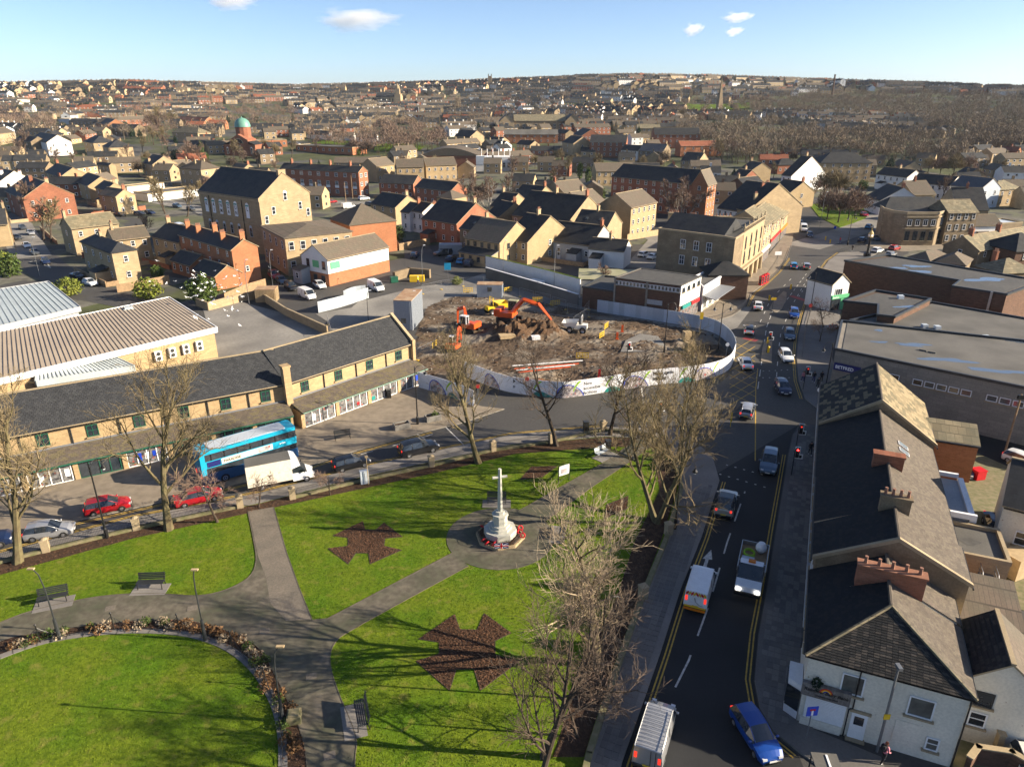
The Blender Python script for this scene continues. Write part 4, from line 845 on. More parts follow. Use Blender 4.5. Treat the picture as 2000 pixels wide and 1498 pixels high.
# ---------------- mid-distance houses, surveyed one by one ----------------
SD,SS_,SG_='sandstone_dark','sandstone','sandstone_gold';ST='sandstone'
Hs=[
 # label, A, B, h, kwargs
 ('pale two-storey stone house with hipped slate roof at the street bend',(158,472),(218,495),7.,dict(C=(270,489),kind='h',wall=SS_,fw=(4,2),rw=(1,2),chim=((.3,.5,ST),))),
 ('stone house with grey roof and brick corner behind the hipped house',(139,447),(231,436),7.,dict(W=8,wall=SS_,roof='stone_slate',fw=(3,2),lw=(1,2),chim=((.02,.5,ST),))),
 ('low stone cottage roof between the hipped house and red terrace',(222,470),(292,462),6.,dict(W=7,wall=SS_,roof='brown_tile',fw=(3,2),chim=((.1,.5,ST),))),
 ('stone house with dark pantile roof beside the red brick terrace',(297,462),(349,474),6.,dict(W=9,wall=SS_,roof='slate',fw=(3,2))),
 ('white gabled house at the upper left',(60,272),(91,279),7.5,dict(C=(140,274),wall='white_render',fw=(3,2),rw=(2,2))),
 ('dark stone house left of the white gabled house',(28,274),(60,278),6.5,dict(W=9,wall=SD,fw=(2,2))),
 ('tan house with brown roof cut by the left edge near the white gable',(-25,264),(28,258),7.,dict(W=10,wall=ST,roof='brown_tile',fw=(3,2))),
 ('square stone villa with dark hipped roof behind bare trees',(163,277),(182,280),6.5,dict(C=(214,277),kind='h',wall=ST,fw=(2,2),rw=(2,2))),
 ('large stone villa with two chimneys and blank side wall',(200,286),(212,289),7.,dict(C=(268,284),kind='h',wall=ST,fw=(1,2),chim=((.4,.35,ST),(.4,.7,ST)))),
 ('tall tan house with huge blank gable above the garages',(190,321),(213,324),7.5,dict(C=(267,331),wall='tan_brick',fw=(3,2))),
 ('small red brick house with brown roof beside slate gables',(317,326),(375,321),5.5,dict(W=7,wall='orange_brick',roof='brown_tile',fw=(2,2),lw=(1,2))),
 ('slate-roofed stone house with twin chimneys left of the brick house',(278,318),(298,322),6.5,dict(C=(330,316),wall=ST,fw=(2,2),chim=((.5,.1,ST),(.5,.9,ST)))),
 ('hipped stone villa with chimneys just behind the lettered hall',(350,329),(392,332),7.5,dict(C=(443,329),kind='h',wall=SS_,roof='brown_tile',fw=(3,2),rw=(2,2),chim=((.5,.3,ST),(.5,.75,ST)))),
 ('first stepped stone house of the row running downhill at left',(88,336),(118,346),6.,dict(C=(176,343),wall='tan_brick',fw=(3,2))),
 ('second stepped stone house of the row running downhill at left',(148,355),(172,364),6.,dict(C=(216,356),wall='tan_brick',fw=(2,2))),
 ('third stepped stone house of the row running downhill at left',(186,366),(206,372),6.,dict(C=(236,366),wall='tan_brick',fw=(2,2))),
 ('last house of the stepped row with two lit windows and red fence',(193,380),(226,385),6.2,dict(C=(271,382),wall='tan_brick',roof='brown_tile',fw=(2,2),rw=(2,2))),
 ('long brick and stone terrace end with many chimneys at far left',(11,373),(44,388),7.5,dict(C=(122,372),wall='red_brick',fw=(2,3),rw=(3,2),chim=((.5,.1,ST,4),(.5,.4,'red_brick',4),(.5,.7,ST,4)))),
 ('white cottage with white chimneys cut by the left edge',(-25,352),(-3,357),6.5,dict(C=(58,350),wall='white_render',fw=(2,2),rw=(2,2),chim=((.5,.3,'white_render'),(.5,.8,'white_render')))),
 ('tan end wall of a house cut by the left edge beside parked cars',(-40,442),(14,438),6.,dict(W=12,wall='tan_brick',fw=(0,0))),
 ('low white garage block behind the tall tan house',(248,366),(320,358),2.7,dict(W=6,kind='f',wall='white_render',roof='felt_pale',fw=(0,0),cat='garage')),
 ('long pale flat-roofed garage wall by the car park trees',(288,380),(392,369),2.9,dict(W=11,kind='f',wall='white_render',roof='felt_pale',fw=(0,0),cat='garage')),
 ('tan gabled house just left of the red flats',(455,325),(478,328),6.,dict(C=(520,330),wall='tan_brick',roof='brown_tile',fw=(1,2),rw=(0,2))),
 ('near block of two-storey brown brick flats with dark roof',(740,357),(807,360),5.8,dict(W=9,wall='red_brick',fw=(5,2),cat='flats')),
 ('stepped-down block of two-storey brown brick flats',(810,366),(880,374),5.8,dict(W=9,wall='red_brick',fw=(5,2),cat='flats')),
 ('tan brick flats with gable left of the playing-field trees',(735,325),(770,321),7.5,dict(W=10,wall='tan_brick',roof='brown_tile',fw=(3,2),cat='flats')),
 ('middle block of the tan brick flats with paired gables',(775,327),(828,326),7.5,dict(W=10,wall='tan_brick',roof='brown_tile',fw=(4,2),cat='flats')),
 ('right block of the tan brick flats beside the brick hall',(832,324),(892,322),7.5,dict(W=10,wall='tan_brick',roof='brown_tile',fw=(5,2),cat='flats')),
 ('long low brown-roofed row behind the tan flats',(652,318),(733,318),5.,dict(W=8,wall='tan_brick',roof='brown_tile',fw=(6,2),cat='flats')),
 ('small hipped stone house beside the birch clump',(853,386),(883,389),6.,dict(C=(912,384),kind='h',wall='tan_brick',roof='brown_tile',fw=(2,2))),
 ('dark-roofed tan house with wide gable below the brown flats',(724,398),(772,406),5.5,dict(C=(806,397),wall='tan_brick',fw=(3,2))),
 ('white rendered cottage with small window beside tan gable',(783,413),(800,416),5.8,dict(C=(828,409),wall='white_render',fw=(1,2),rw=(1,1))),
 ('tall white house with brick chimney gable',(804,411),(825,415),6.4,dict(C=(845,407),wall='white_render',fw=(2,2),chim=((.5,.9,'red_brick'),))),
 ('brick-fronted house with long stone gable behind the car park',(824,427),(892,438),6.,dict(C=(940,421),wall='red_brick',fw=(4,2),drs=((.2,'white'),))),
 ('black slate roof house with roof windows behind the dormer office',(898,446),(960,456),6.,dict(W=9,wall=SD,skyl=2,fw=(3,2))),
 ('stone office with gabled dormer facing the car park',(908,464),(976,475),5.8,dict(C=(1014,456),wall='tan_brick',roof='brown_tile',fw=(5,2),rw=(2,2),wst='dark',cat='office')),
 ('lean-to office wing with three roof windows by parked cars',(896,491),(958,502),2.9,dict(W=4.5,kind='m',rh=1.3,wall='tan_brick',fw=(4,1),wst='dark',cat='office')),
 ('stone terrace with pointed dormers and tall brick chimney',(1000,420),(1110,434),6.5,dict(C=(1142,413),wall=SS_,fw=(7,2),chim=((.98,.5,'red_brick',4),(.45,.5,ST)))),
 ('stone gabled house with paired roof windows and pale gable',(1118,443),(1183,449),6.5,dict(C=(1226,437),wall=SS_,fw=(2,2),skyl=2)),
 ('grey cottage with boxy dormer behind the beer garden',(1066,469),(1155,480),4.5,dict(C=(1177,462),wall='grey_render',fw=(5,1),drs=((.3,'white'),(.7,'white')))),
 ('white gabled cottage behind the beer garden lean-tos',(1150,485),(1219,491),4.3,dict(C=(1251,483),wall='white_render',fw=(0,0))),
 ('tan house with broad gable left of the grey cottage',(985,466),(1030,474),5.5,dict(C=(1078,450),wall='tan_brick',roof='slate',fw=(3,2),rw=(1,2))),
 ('three-storey tan flats with shaded side gable and outside steps',(1233,406),(1283,395),9.,dict(D=(1187,396),wall='tan_brick',roof='brown_tile',fw=(5,3),cat='flats')),
 ('brown-roofed tan house behind the pointed-dormer terrace',(1145,406),(1188,398),5.5,dict(D=(1106,394),wall='tan_brick',roof='brown_tile',fw=(3,2))),
 ('upper brown-roofed tan house below the ivy trees',(1112,389),(1160,383),5.5,dict(D=(1076,377),wall='tan_brick',roof='brown_tile',fw=(3,2))),
 ('tan gabled house with satellite dish left of brown roofs',(998,388),(1042,393),5.5,dict(C=(1078,384),wall='tan_brick',fw=(3,2),rw=(1,1))),
 ('small dark-roofed tan gable above the pointed-dormer terrace',(958,402),(988,406),5.5,dict(C=(1018,396),wall='tan_brick',fw=(2,2))),
 ('slate-roofed house peeping behind the tan gables',(950,418),(975,424),5.5,dict(C=(1002,410),wall='tan_brick',fw=(2,2))),
 ('white-walled slate house with brick chimneys behind the corner bank',(1402,406),(1445,413),6.2,dict(C=(1482,392),wall='white_render',fw=(4,2),chim=((.95,.4,'red_brick'),(.7,.6,'red_brick')))),
 ('tall plain stone gable behind the corner bank',(1440,408),(1462,412),8.,dict(C=(1506,392),wall=ST,roof='slate',fw=(0,0),chim=((.5,.2,ST),))),
 ('dark brick house with low gable right of the big brick flats',(1425,348),(1450,351),5.5,dict(C=(1466,346),wall='red_brick',fw=(2,2))),
 ('tan chapel-like gable beside the brick gable',(1448,328),(1470,332),6.5,dict(C=(1488,328),wall='tan_brick',fw=(1,1))),
 ('brown-roofed shed with roof lights right of the brick flats',(1462,370),(1500,366),4.5,dict(W=12,wall='brown_brick',roof='slate',fw=(2,1),skyl=3)),
 ('white gabled building by the green with two small windows',(1527,342),(1546,344),7.,dict(C=(1593,336),wall='white_render',fw=(2,2),rw=(2,1))),
 ('narrow tan house with shop below the white gable',(1505,372),(1542,378),5.5,dict(C=(1560,370),wall='tan_brick',fw=(3,2),rw=(1,2))),
 ('tan flats with bay windows and dark hipped roof beside the conifer',(1603,319),(1704,319),8.5,dict(W=14,kind='h',wall='tan_brick',fw=(6,3),cat='flats')),
 ('dark-roofed red house left of the bay-windowed flats',(1520,323),(1562,322),4.6,dict(W=9,kind='h',wall='red_brick',fw=(4,1))),
 ('pale two-storey house with slate roof left of the long white hall',(1712,340),(1772,347),6.,dict(W=9,wall='white_render',fw=(5,2),cat='house')),
 ('long white rendered hall with slate roof',(1780,356),(1856,363),6.,dict(W=10,wall='white_render',fw=(6,2),cat='hall')),
 ('pale blue-white hall with stone gable end',(1857,362),(1917,369),7.2,dict(C=(1953,366),wall='blue_render',roof='slate_blue',fw=(0,0),rw=(2,2),cat='hall')),
 ('dark-roofed building with white gable behind the curved bank',(1692,383),(1720,392),5.,dict(C=(1767,383),wall='white_render',fw=(2,1))),
 ('tan-roofed workshop with triple windows and white side gable',(1783,381),(1828,380),4.5,dict(D=(1749,372),wall=ST,roof='brown_tile',fw=(3,1),wst='dark')),
 ('black-roofed stone shed right of the three-storey stone shops',(1868,409),(1931,411),4.8,dict(C=(1972,398),wall=ST,fw=(2,1))),
 ('stone house with grey flat roof at the far right by the white hall',(1952,372),(1995,369),6.,dict(W=9,kind='h',wall=SS_,roof='stone_slate',fw=(3,2))),
 ('timbered white cottage with brown roof',(1905,441),(1957,440),5.,dict(W=7.5,wall='white_render',roof='brown_tile',fw=(3,1),wst='dark',wh=1.6)),
 ('small flat stone shop with blue window beside the timbered cottage',(1958,438),(1998,436),4.6,dict(W=7,kind='f',wall=SD,roof='corrugated',fw=(2,1),wst='blue',cat='shop')),
 ('three-storey dark stone shops with grey roof beside the curved bank',(1853,416),(1911,415),8.8,dict(W=9,wall=SD,roof='stone_slate',fw=(4,3),wh=1.9,cat='shop')),
 ('long stone terrace with brown stone-slate roof and brick stacks',(1912,490),(2040,468),5.5,dict(D=(1818,482),wall=SD,roof='stone_slate',fw=(5,2),lw=(1,2),chim=((.1,.5,'red_brick'),(.5,.5,'red_brick')))),
 ('low hipped brown roof beside the supermarket',(1775,503),(1815,510),4.,dict(W=9,kind='h',wall=SD,roof='brown_tile',fw=(0,0))),
 ('second low hipped brown roof beside the supermarket',(1828,513),(1885,520),4.,dict(W=9,kind='h',wall=SD,roof='brown_tile',fw=(0,0))),
 ('small stone-slate roofed house with brick stack behind the supermarket',(1905,520),(1958,535),4.6,dict(W=8,kind='h',wall=SD,roof='stone_slate',fw=(0,0),chim=((.05,.5,'red_brick'),))),
 ('dark house with slate roof at the right edge behind the terrace',(1985,492),(2060,488),6.,dict(W=10,kind='h',wall='brown_brick',fw=(2,2))),
 ('near red brick block of flats with white balcony panels by the road',(1152,278),(1223,279),9.,dict(C=(1246,273),wall='red_brick',fw=(6,3),wh=1.6,cat='flats')),
 ('far red brick block of flats with long dark roof',(1120,262),(1136,266),9.,dict(C=(1235,258),wall='red_brick',fw=(1,3),rw=(6,3),cat='flats')),
 ('red brick block of flats beside the wooded bank',(1279,263),(1368,263),9.,dict(C=(1390,260),wall='red_brick',fw=(7,3),cat='flats')),
 ('stone terrace with three chimneys behind the red flats',(1245,251),(1290,251),6.5,dict(W=9,wall=ST,roof='stone_slate',fw=(5,2),chim=((.1,.5,ST),(.9,.5,ST)))),
 ('orange-roofed brick flats below the wooded bank',(1330,286),(1412,285),6.,dict(W=9,wall='orange_brick',roof='red_tile',fw=(5,2),cat='flats')),
 ('grey slate shop row with pink end wall on the hill road',(1248,295),(1295,297),6.,dict(C=(1310,291),wall=SD,roof='slate_blue',fw=(5,2),chim=((.05,.5,ST),(.95,.5,ST)),cat='shop')),
 ('white-fronted shops with dark roof left of the grey shop row',(1213,293),(1246,295),5.5,dict(W=9,wall='white_render',fw=(4,2),cat='shop')),
 ('tan stone gable above the bare shrubs left of the red flats',(1098,278),(1120,281),7.,dict(C=(1135,277),wall=ST,fw=(1,2),rw=(1,2))),
 ('long tan flats with three gabled roof steps below the ivy trees',(1165,335),(1240,334),6.5,dict(W=10,wall='tan_brick',roof='brown_tile',fw=(6,2),cat='flats')),
 ('dark-roofed garage block above the big brick flats',(1235,331),(1290,331),3.6,dict(W=9,kind='g',wall=ST,roof='slate',fw=(0,0),cat='garage')),
 ('stone corner shop on the hill road with red shopfront',(1330,314),(1364,316),5.5,dict(C=(1378,312),wall=ST,fw=(3,2),cat='shop',chim=((.95,.5,ST),))),
 ('long brick works with white roof at the foot of the school',(985,263),(1090,263),6.,dict(W=10,wall='orange_brick',roof='felt_pale',fw=(8,2),cat='works')),
 ('dark stone house with yellow gable left of the school hall',(888,266),(918,268),6.,dict(C=(945,262),wall=ST,fw=(2,1))),
 ('row of low white bungalow roofs beyond the playing field',(695,268),(735,268),3.4,dict(W=8,wall='white_render',roof='brown_tile',fw=(3,1),cat='bungalow')),
 ('bungalow with white dormer beyond the playing field',(648,266),(690,266),3.4,dict(W=8,wall='white_render',roof='brown_tile',fw=(3,1),cat='bungalow')),
 ('bungalow with brown roof left of the dormer bungalow',(600,262),(640,264),3.4,dict(W=8,wall='white_render',roof='brown_tile',fw=(3,1),cat='bungalow')),
 ('red brick school wing with white window frames',(577,284),(688,289),4.2,dict(W=14,kind='f',wall='orange_brick',roof='felt_pale',fw=(9,1),ww=1.6,wh=1.6,cat='school')),
 ('long flat red brick school wing behind the parked cars',(478,276),(560,274),4.2,dict(W=14,kind='f',wall='orange_brick',roof='felt_pale',fw=(7,1),ww=1.6,cat='school')),
 ('red brick terrace with grey roofs on the left hillside',(208,236),(290,233),6.,dict(W=9,wall='red_brick',roof='brown_tile',fw=(10,2),chim=((.2,.5,'red_brick'),(.5,.5,'red_brick'),(.8,.5,'red_brick')))),
 ('red brick gable of the hillside terrace facing the town',(187,240),(210,244),6.,dict(C=(222,238),wall='orange_brick',fw=(0,0))),
 ('stone villa with pale hipped roof left of the domed church',(336,259),(386,261),6.,dict(W=11,kind='h',wall=ST,roof='stone_slate',fw=(3,2))),
 ('red-roofed house above the domed church',(346,234),(400,236),5.,dict(W=9,wall='orange_brick',roof='red_tile',fw=(4,2))),
 ('white flat-roofed industrial unit on the left hillside',(136,233),(200,231),4.5,dict(W=16,kind='f',wall='blue_render',roof='corrugated',fw=(0,0),cat='unit')),
 ('row of slate roofs behind the white gabled house',(210,250),(262,252),5.5,dict(W=9,wall=SD,fw=(5,2))),
]
for row in Hs:
    lab,A,B,h,kw=row;kw=dict(kw);cat=kw.pop('cat','house');nm={'house':'house','flats':'block_of_flats','shop':'shop_building','office':'office_building','school':'school_building','garage':'garage_block'}.get(cat,cat)
    z0=float(T(*G((A[0]+B[0])/2,(A[1]+B[1])/2+12).xy)) if min(A[1],B[1])<300 else 0.
    if z0>0:
        p=GT((A[0]+B[0])/2,(A[1]+B[1])/2,h);z0=p.z
    root,L,W,ro=house(nm,lab,A,B,h,cat=cat,z0=z0,**kw)
    if z0==0 and cat=='house' and random.random()<.6 and L>7:
        e=random.uniform(2.5,4.5);x_=L*random.choice((.28,.7));y_=W if random.random()<.5 else -3.;MB().prism([(x_-e/2,y_),(x_+e/2,y_),(x_+e/2,y_+3),(x_-e/2,y_+3)],0,2.5).build('extension',kw.get('wall','sandstone'),root);s_=1 if y_>0 else 0;MB().add([(x_-e/2-.15,y_-.15,2.52+.9*s_),(x_+e/2+.15,y_-.15,2.52+.9*s_),(x_+e/2+.15,y_+3.1,2.52+.9*(1-s_)),(x_-e/2-.15,y_+3.1,2.52+.9*(1-s_))],[(0,1,2,3)]).build('extension_roof',kw.get('roof','slate'),root)
    if z0==0 and cat=='house' and 'chim' not in kw and kw.get('kind','g')=='g':chimney(ro,L*random.choice((.04,.5,.96)),W*.5,h+W*.31,random.choice(('sandstone','red_brick')),.55,1.0,1.3,3)
    if z0==0 and cat in ('house','flats') and min(A[1],B[1])>300 and not any(w in lab for w in ('gable','white','supermarket','edge')):
        k=random.uniform(2.5,5);wm=random.choice(('sandstone_dark','sandstone','timber','red_brick'));g_=thing('garden_wall','low %s in front of the %s' %('timber fence' if wm=='timber' else 'garden wall',lab.split(' with ')[0]),'wall',root.location,root.rotation_euler[2]);MB().box(L*.5,-k,0,L*1.05,.25,random.uniform(.9,1.6)).build('wall',wm,g_);MB().box(L*1.02,-k/2+.1,0,.22,k-.1,1.1).build('return',wm,g_)
# three-storey red flats with white panels
house('block_of_flats','long three-storey red brick flats with white panels left of the brown flats',(547,329),(700,337),10.,C=(732,335),wall='red_brick',fw=(9,3),rw=(2,3),cat='flats',ww=1.6,wh=1.5,mull=(3,2),panel='white',chim=((.1,.5,'red_brick'),(.35,.5,'red_brick'),(.6,.5,'red_brick'),(.85,.5,'red_brick')))
# ---------------- the lettered hall ----------------
root,L,W,ro=house('stone_hall','tall stone hall with letters in its arched windows',(388,372),(505,388),14.5,C=(624,378),rh=5.6,wall='sandstone',roof='slate',fw=(0,0),cat='hall')
wx=(.11,.235,.36,.485,.61,.80);lets=('K','AI','NM','ZA','UN','L')
for t,tx in zip(wx,lets):
    o=window(root,L*t,-.03,9.,0,1.5,3.2,'white',(1,1),'print_glass' if 'print_glass' in M else 'print',arch=True)
    for k,ch in enumerate(tx):text(ch,1.35,'black',o,(0,-.06,1.85-k*1.4),(R(90),0,0),align='CENTER')
    MB().box(0,-.07,3.0,1.3,.05,.35).build('blind','teal',o)
    window(root,L*t+.4,-.03,4.2,0,1.2,2.4,'blue',(1,2),arch=True)
MB().box(L/2,-.12,13.6,L+.3,.25,.8).build('cornice','trim_stone',root);MB().box(L/2,-.06,7.6,L+.1,.14,.3).build('string_course','trim_stone',root)
for t in (.17,.72):MB().tube([(L*t,-.12,13.6),(L*t,-.12,.2)],.1,6).build('downpipe','black',root)
for q,z,a_ in ((.1,8.5,0),(.25,10.6,0),(.5,13.8,1),(.78,11,0),(.93,9.,0)):window(root,L+.03,W*q,z-.6,math.pi/2,1.1,2.0,'white',(1,2),arch=bool(a_))
chimney(ro,L-.6,W*.5,19.6,'sandstone',.9,2.2,1.2,0)
house('hall_annex','two-storey stone annex with low roof attached to the lettered hall',(510,442),(556,466),8.8,C=(681,450),kind='h',rh=1.2,wall='sandstone',roof='brown_tile',fw=(4,2),rw=(6,2),cat='hall',ww=1.2,wh=1.9)
house('brick_house','brown brick building with pyramid roof beside the hall annex',(645,428),(683,441),8.,C=(764,429),kind='p',rh=4.2,wall='orange_brick',roof='brown_tile',fw=(1,1),cat='building',ww=.8,wh=2.2)
# white and brick shop with gable to the street
root,L,W,ro=house('carpet_shop','white and brick gabled shop with green signs beside the site entrance',(588,498),(639,508),5.9,C=(770,484),kind='x',rh=2.6,wall='white_render',roof='brown_tile',fw=(0,0),cat='shop')
MB().box(L/2,-.02,-.2,L+.06,.08,2.9).build('brick_base','orange_brick',root);MB().box(L+.02,W/2,-.2,.08,W+.06,3.0).build('brick_base','orange_brick',root)
o=MB().box(0,0,0,2.,.1,1.5).build('shop_sign','green_shop',root,(L*.55,-.08,3.8));o=MB().box(0,0,0,2.6,.1,1.5).build('shop_sign','green_shop',root,(L+.08,2.0,3.7),math.pi/2)
for t in (.25,.85):window(root,L*t,-.03,3.7,0,1.0,1.7,'dark',(1,2))
for t in (.15,.5,.8):MB().box(L*t,-.08,.1,1.2,.08,2.1).build('shutter','dark_metal',root)
house('shop_lean_to','low lean-to on the left of the white and brick gabled shop',(571,524),(588,528),3.2,W=8,kind='m',rh=1.4,wall='grey_render',roof='brown_tile',fw=(1,1),cat='shop')
# red brick terrace with chimneys and its outhouses
root,L,W,ro=house('brick_terrace','tall red brick terrace with many chimneys by the lettered hall',(349,458),(452,489),7.9,C=(502,481),wall='orange_brick',roof='slate',fw=(6,3),rw=(1,1),cat='house',ww=.8,wh=1.2,chim=((.03,.35,'orange_brick',4),(.27,.3,'orange_brick',4),(.5,.5,'orange_brick',4),(.73,.3,'orange_brick',4),(.98,.5,'orange_brick',4)))
house('outhouse','low slate-roofed outhouse in front of the red terrace',(333,508),(372,519),3.0,W=6,wall='orange_brick',fw=(3,1),cat='outhouse');house('outhouse','second low slate-roofed outhouse beside the holly bush',(376,527),(420,541),3.0,W=6,wall='orange_brick',fw=(3,1),cat='outhouse')
# big brick flats
house('block_of_flats','big four-storey red brick flats with arched dormers',(1195,345),(1352,360),11.,W=14,rh=4.,wall='red_brick',roof='slate',fw=(10,4),cat='flats',ww=1.1,wh=1.7)
house('block_of_flats','cross gable wing of the big red brick flats with small round windows',(1351,360),(1382,362),11.2,C=(1422,358),kind='x',rh=4.4,wall='orange_brick',roof='slate',rm2='brown_tile',fw=(1,4),rw=(3,4),cat='flats',ww=1.0,wh=1.3)
# ---------------- stone corner bank and the street front beyond ----------------
h=11.5;root,ro,c_,h=block('corner_bank','three-storey stone corner bank with balustrade and pillared ground floor',[(1286,448),(1416,464),(1436,468),(1453,457),(1493,431),(1400,425)],h,'sandstone_dark','felt','bank','trim_stone',.35)  # dark stone stands for the shaded side as well as real blackening
def face(root,c_,h,A,B):a,b=G(*A,h)-c_,G(*B,h)-c_;d=b-a;return a,d.normalized(),d.length,math.atan2(d.y,d.x),Vector((d.y,-d.x,0)).normalized()
a,d,ln,an,n=face(root,c_,h,(1286,448),(1416,464))
for t in (.4,.6,.79):
    for z in (4.6,8.0):put('window',win_mesh(1.2,2.0,'white',(2,2))[2],root,a+d*ln*t+n*.03+Vector((0,0,z)),an)
a,d,ln,an,n=face(root,c_,h,(1453,457),(1493,431));MB().box(ln/2,-.02,0,ln,.08,h-.1).build('facade_sunlit','sandstone',root,a,an)  # paler facing puts the sunlit front's tone into the colour
for i in range(4):
    for z in (4.7,7.9):put('window',win_mesh(1.0,2.2,'dark',(1,2),'glass',True)[2],root,a+d*ln*(i+.5)/4+n*.09+Vector((0,0,z)),an)
for i in range(5):MB().lathe([(.5,0),(.42,.3),(.38,3.2),(.5,3.5)],10).build('column','trim_stone',root,a+d*ln*(i+.02)/4.05+n*.35)
MB().box(ln/2,-.3,3.5,ln+.6,.8,.5).build('entablature','trim_stone',root,a,an)
mb=MB()
for i in range(24):mb.lathe([(.09,0),(.14,.3),(.08,.75)],6,ln*i/23,0,0)
mb.box(ln/2,0,.75,ln,.3,.15);mb.build('balustrade','trim_stone',root,a+Vector((0,0,h+.35)),an)
for i in range(6):MB().lathe([(.12,0),(.22,.25),(.1,.5),(.16,.65),(.02,1.)],7).build('urn','trim_stone',root,a+d*ln*i/5+Vector((0,0,h+1.25)))
for x,y,w in ((1314,438,1.8),(1352,444,1.1),(1410,446,2.8)):p=G(x,y,h)-c_;chimney(ro,p.x,p.y,h+.3,'sandstone',w*1.3,1.0,2.2,5)
# sloping slate roof behind the parapet
a,d,ln,an,n=face(root,c_,h,(1286,448),(1416,464));q=[a+d*.5-n*.5,a+d*(ln-.5)-n*.5,a+d*(ln-.5)-n*6,a+d*.5-n*6];z=h+.1
MB().add([(*q[0].xy,z),(*q[1].xy,z),(*q[2].xy,z+3.),(*q[3].xy,z+3.),(*(q[1]-n*11).xy,z),(*(q[0]-n*11).xy,z)],[(0,1,2,3),(3,2,4,5),(1,4,2),(0,3,5)]).build('pitched_roof','slate',ro)
def shopfront(label,A,B,h,W,wall,roof,n,fl,sign,cat='shop',stx=None):
    root,L,W_,ro=house('shop_building',label,A,B,h,W,'g',None,wall,roof,(n,fl),cat=cat,ww=1.1,wh=1.7)
    MB().box(L/2,-.15,2.6,L,.3,.7).build('shop_sign',sign,root);MB().box(L/2,-.1,.1,L*.94,.14,2.4).build('shopfront','shop_stock',root)
shopfront('narrow three-storey stone shop with purple banner beside the corner bank',(1493,442),(1509,429),9.5,10,'sandstone','stone_slate',3,3,'white')
shopfront('stone shop with red and white front in the row',(1509,437),(1527,420),7.5,10,'sandstone','stone_slate',3,2,'red')
shopfront('stone shop with red painted upper floor at the end of the row',(1527,427),(1546,408),6.5,10,'sandstone','stone_slate',2,2,'amber')
# flat-roofed brown brick shop by the hoarding
root,ro,c_,h=block('brick_shop','brown brick shop with strip windows facing the building site',[(1202,543),(1330,559),(1369,541),(1252,525)],7.,'brown_brick','felt','shop','felt_pale',.16)
a,d,ln,an,n=face(root,c_,h,(1202,543),(1330,559))
for i in range(18):put('window',win_mesh(.95,.85,'white',(1,1),'lit_glass')[2],root,a+d*ln*(i+.6)/18.4+n*.03+Vector((0,0,5.75)),an)
[MB().box(ln*t,-.08,0,.35,.2,7.).build('column','grey_block',root,a,an) for t in (.5,0)];MB().box(ln*.62,-.04,2.9,3.2,.08,.9).build('bricked_window','grey_render',root,a,an)
a,d,ln,an,n=face(root,c_,h,(1330,559),(1369,541))
MB().box(ln/2,-.05,3.2,ln,.12,3.8).build('white_front','white_render',root,a,an)
for i in range(4):put('window',win_mesh(1.2,.9,'dark',(1,1))[2],root,a+d*ln*(i+.5)/4+n*.12+Vector((0,0,5.6)),an)
MB().box(ln/2,-.06,.1,ln*.9,.14,2.3).build('shopfront','shop_stock',root,a,an);MB().box(ln*.3,-.2,2.5,ln*.4,.4,.6).build('shop_sign','teal',root,a,an);MB().box(ln*.75,-.2,2.5,ln*.4,.4,.6).build('shop_sign','red',root,a,an)
root,ro,c_,h=block('low_brick_wing','lower brown brick wing at the back of the strip-windowed shop',[(1138,562),(1200,571),(1235,545),(1180,541)],4.,'brown_brick','felt','shop')
root,ro,c_,h=block('white_shop','low white shop with grey canopy beside the corner bank',[(1374,563),(1416,537),(1400,522),(1352,545)],4.8,'white_render','felt_pale','shop','white',.4)
a,d,ln,an,n=face(root,c_,h,(1374,563),(1416,537));MB().add([(0,0,3.2),(ln,0,3.2),(ln,-2.6,2.7),(0,-2.6,2.7),(0,0,3.35),(ln,0,3.35),(ln,-2.6,2.85),(0,-2.6,2.85)],[(4,7,6,5),(3,0,1,2),(7,3,2,6),(2,1,5,6),(0,3,7,4)]).build('canopy','lead',root,a,an)
for i in range(4):put('window',win_mesh(1.8,1.9,'white',(2,1),'lit_glass')[2],root,a+d*ln*(i+.5)/4+n*.03+Vector((0,0,.5)),an)
p=thing('metal_hipped_roof','dark standing-seam hipped roof behind the low white shop','shop',G(1385,540,5.));gable_parts(p,8,7,5.2,2.,'h','brown_brick','slate',.3)
# beer garden with clear roof and white walls
bg_=thing('beer_garden','beer garden shelter with mossy clear roof behind white walls','shelter',G(1130,575),-.1)
gable_parts(bg_,16,6,3.2,.8,'m','white_render','moss_sheet' if mat('moss_sheet',(.36,.34,.22),.5,.3,var=.5,vs=.4,tint=(.24,.24,.12)) else '',.3)
def wallrun(name,label,pts,h,m,cap=None,t=.25,cat='wall',z=0.):
    root=thing(name,label,cat,G(*pts[0]));P=[p-G(*pts[0]) for p in GP(pts)];mb=MB();cb=MB()
    for a,b in zip(P[:-1],P[1:]):
        d=b-a;an=math.atan2(d.y,d.x);mb.box((a.x+b.x)/2,(a.y+b.y)/2,z,d.length+t*.8,t,h,0,an);cb.box((a.x+b.x)/2,(a.y+b.y)/2,z+h,d.length+t,t+.1,.1,0,an)
    mb.build('wall',m,root)
    if cap:cb.build('coping',cap,root)
    return root
wallrun('retaining_wall','stone retaining wall with white panels below the beer garden',[(950,545),(1050,575),(1128,600)],2.6,'felt_pale','white')
wallrun('garden_wall','white wall with grass strip along the beer garden',[(950,533),(1060,561),(1132,582)],4.0,'white_render','lawn')
wallrun('yard_wall','stone retaining wall of the store car park with white vans above',[(505,582),(560,618),(640,655)],1.6,'sandstone','trim_stone')
wallrun('yard_wall','stone block wall under the holly bush',[(385,598),(408,607),(470,590),(520,580)],1.6,'sandstone','trim_stone')
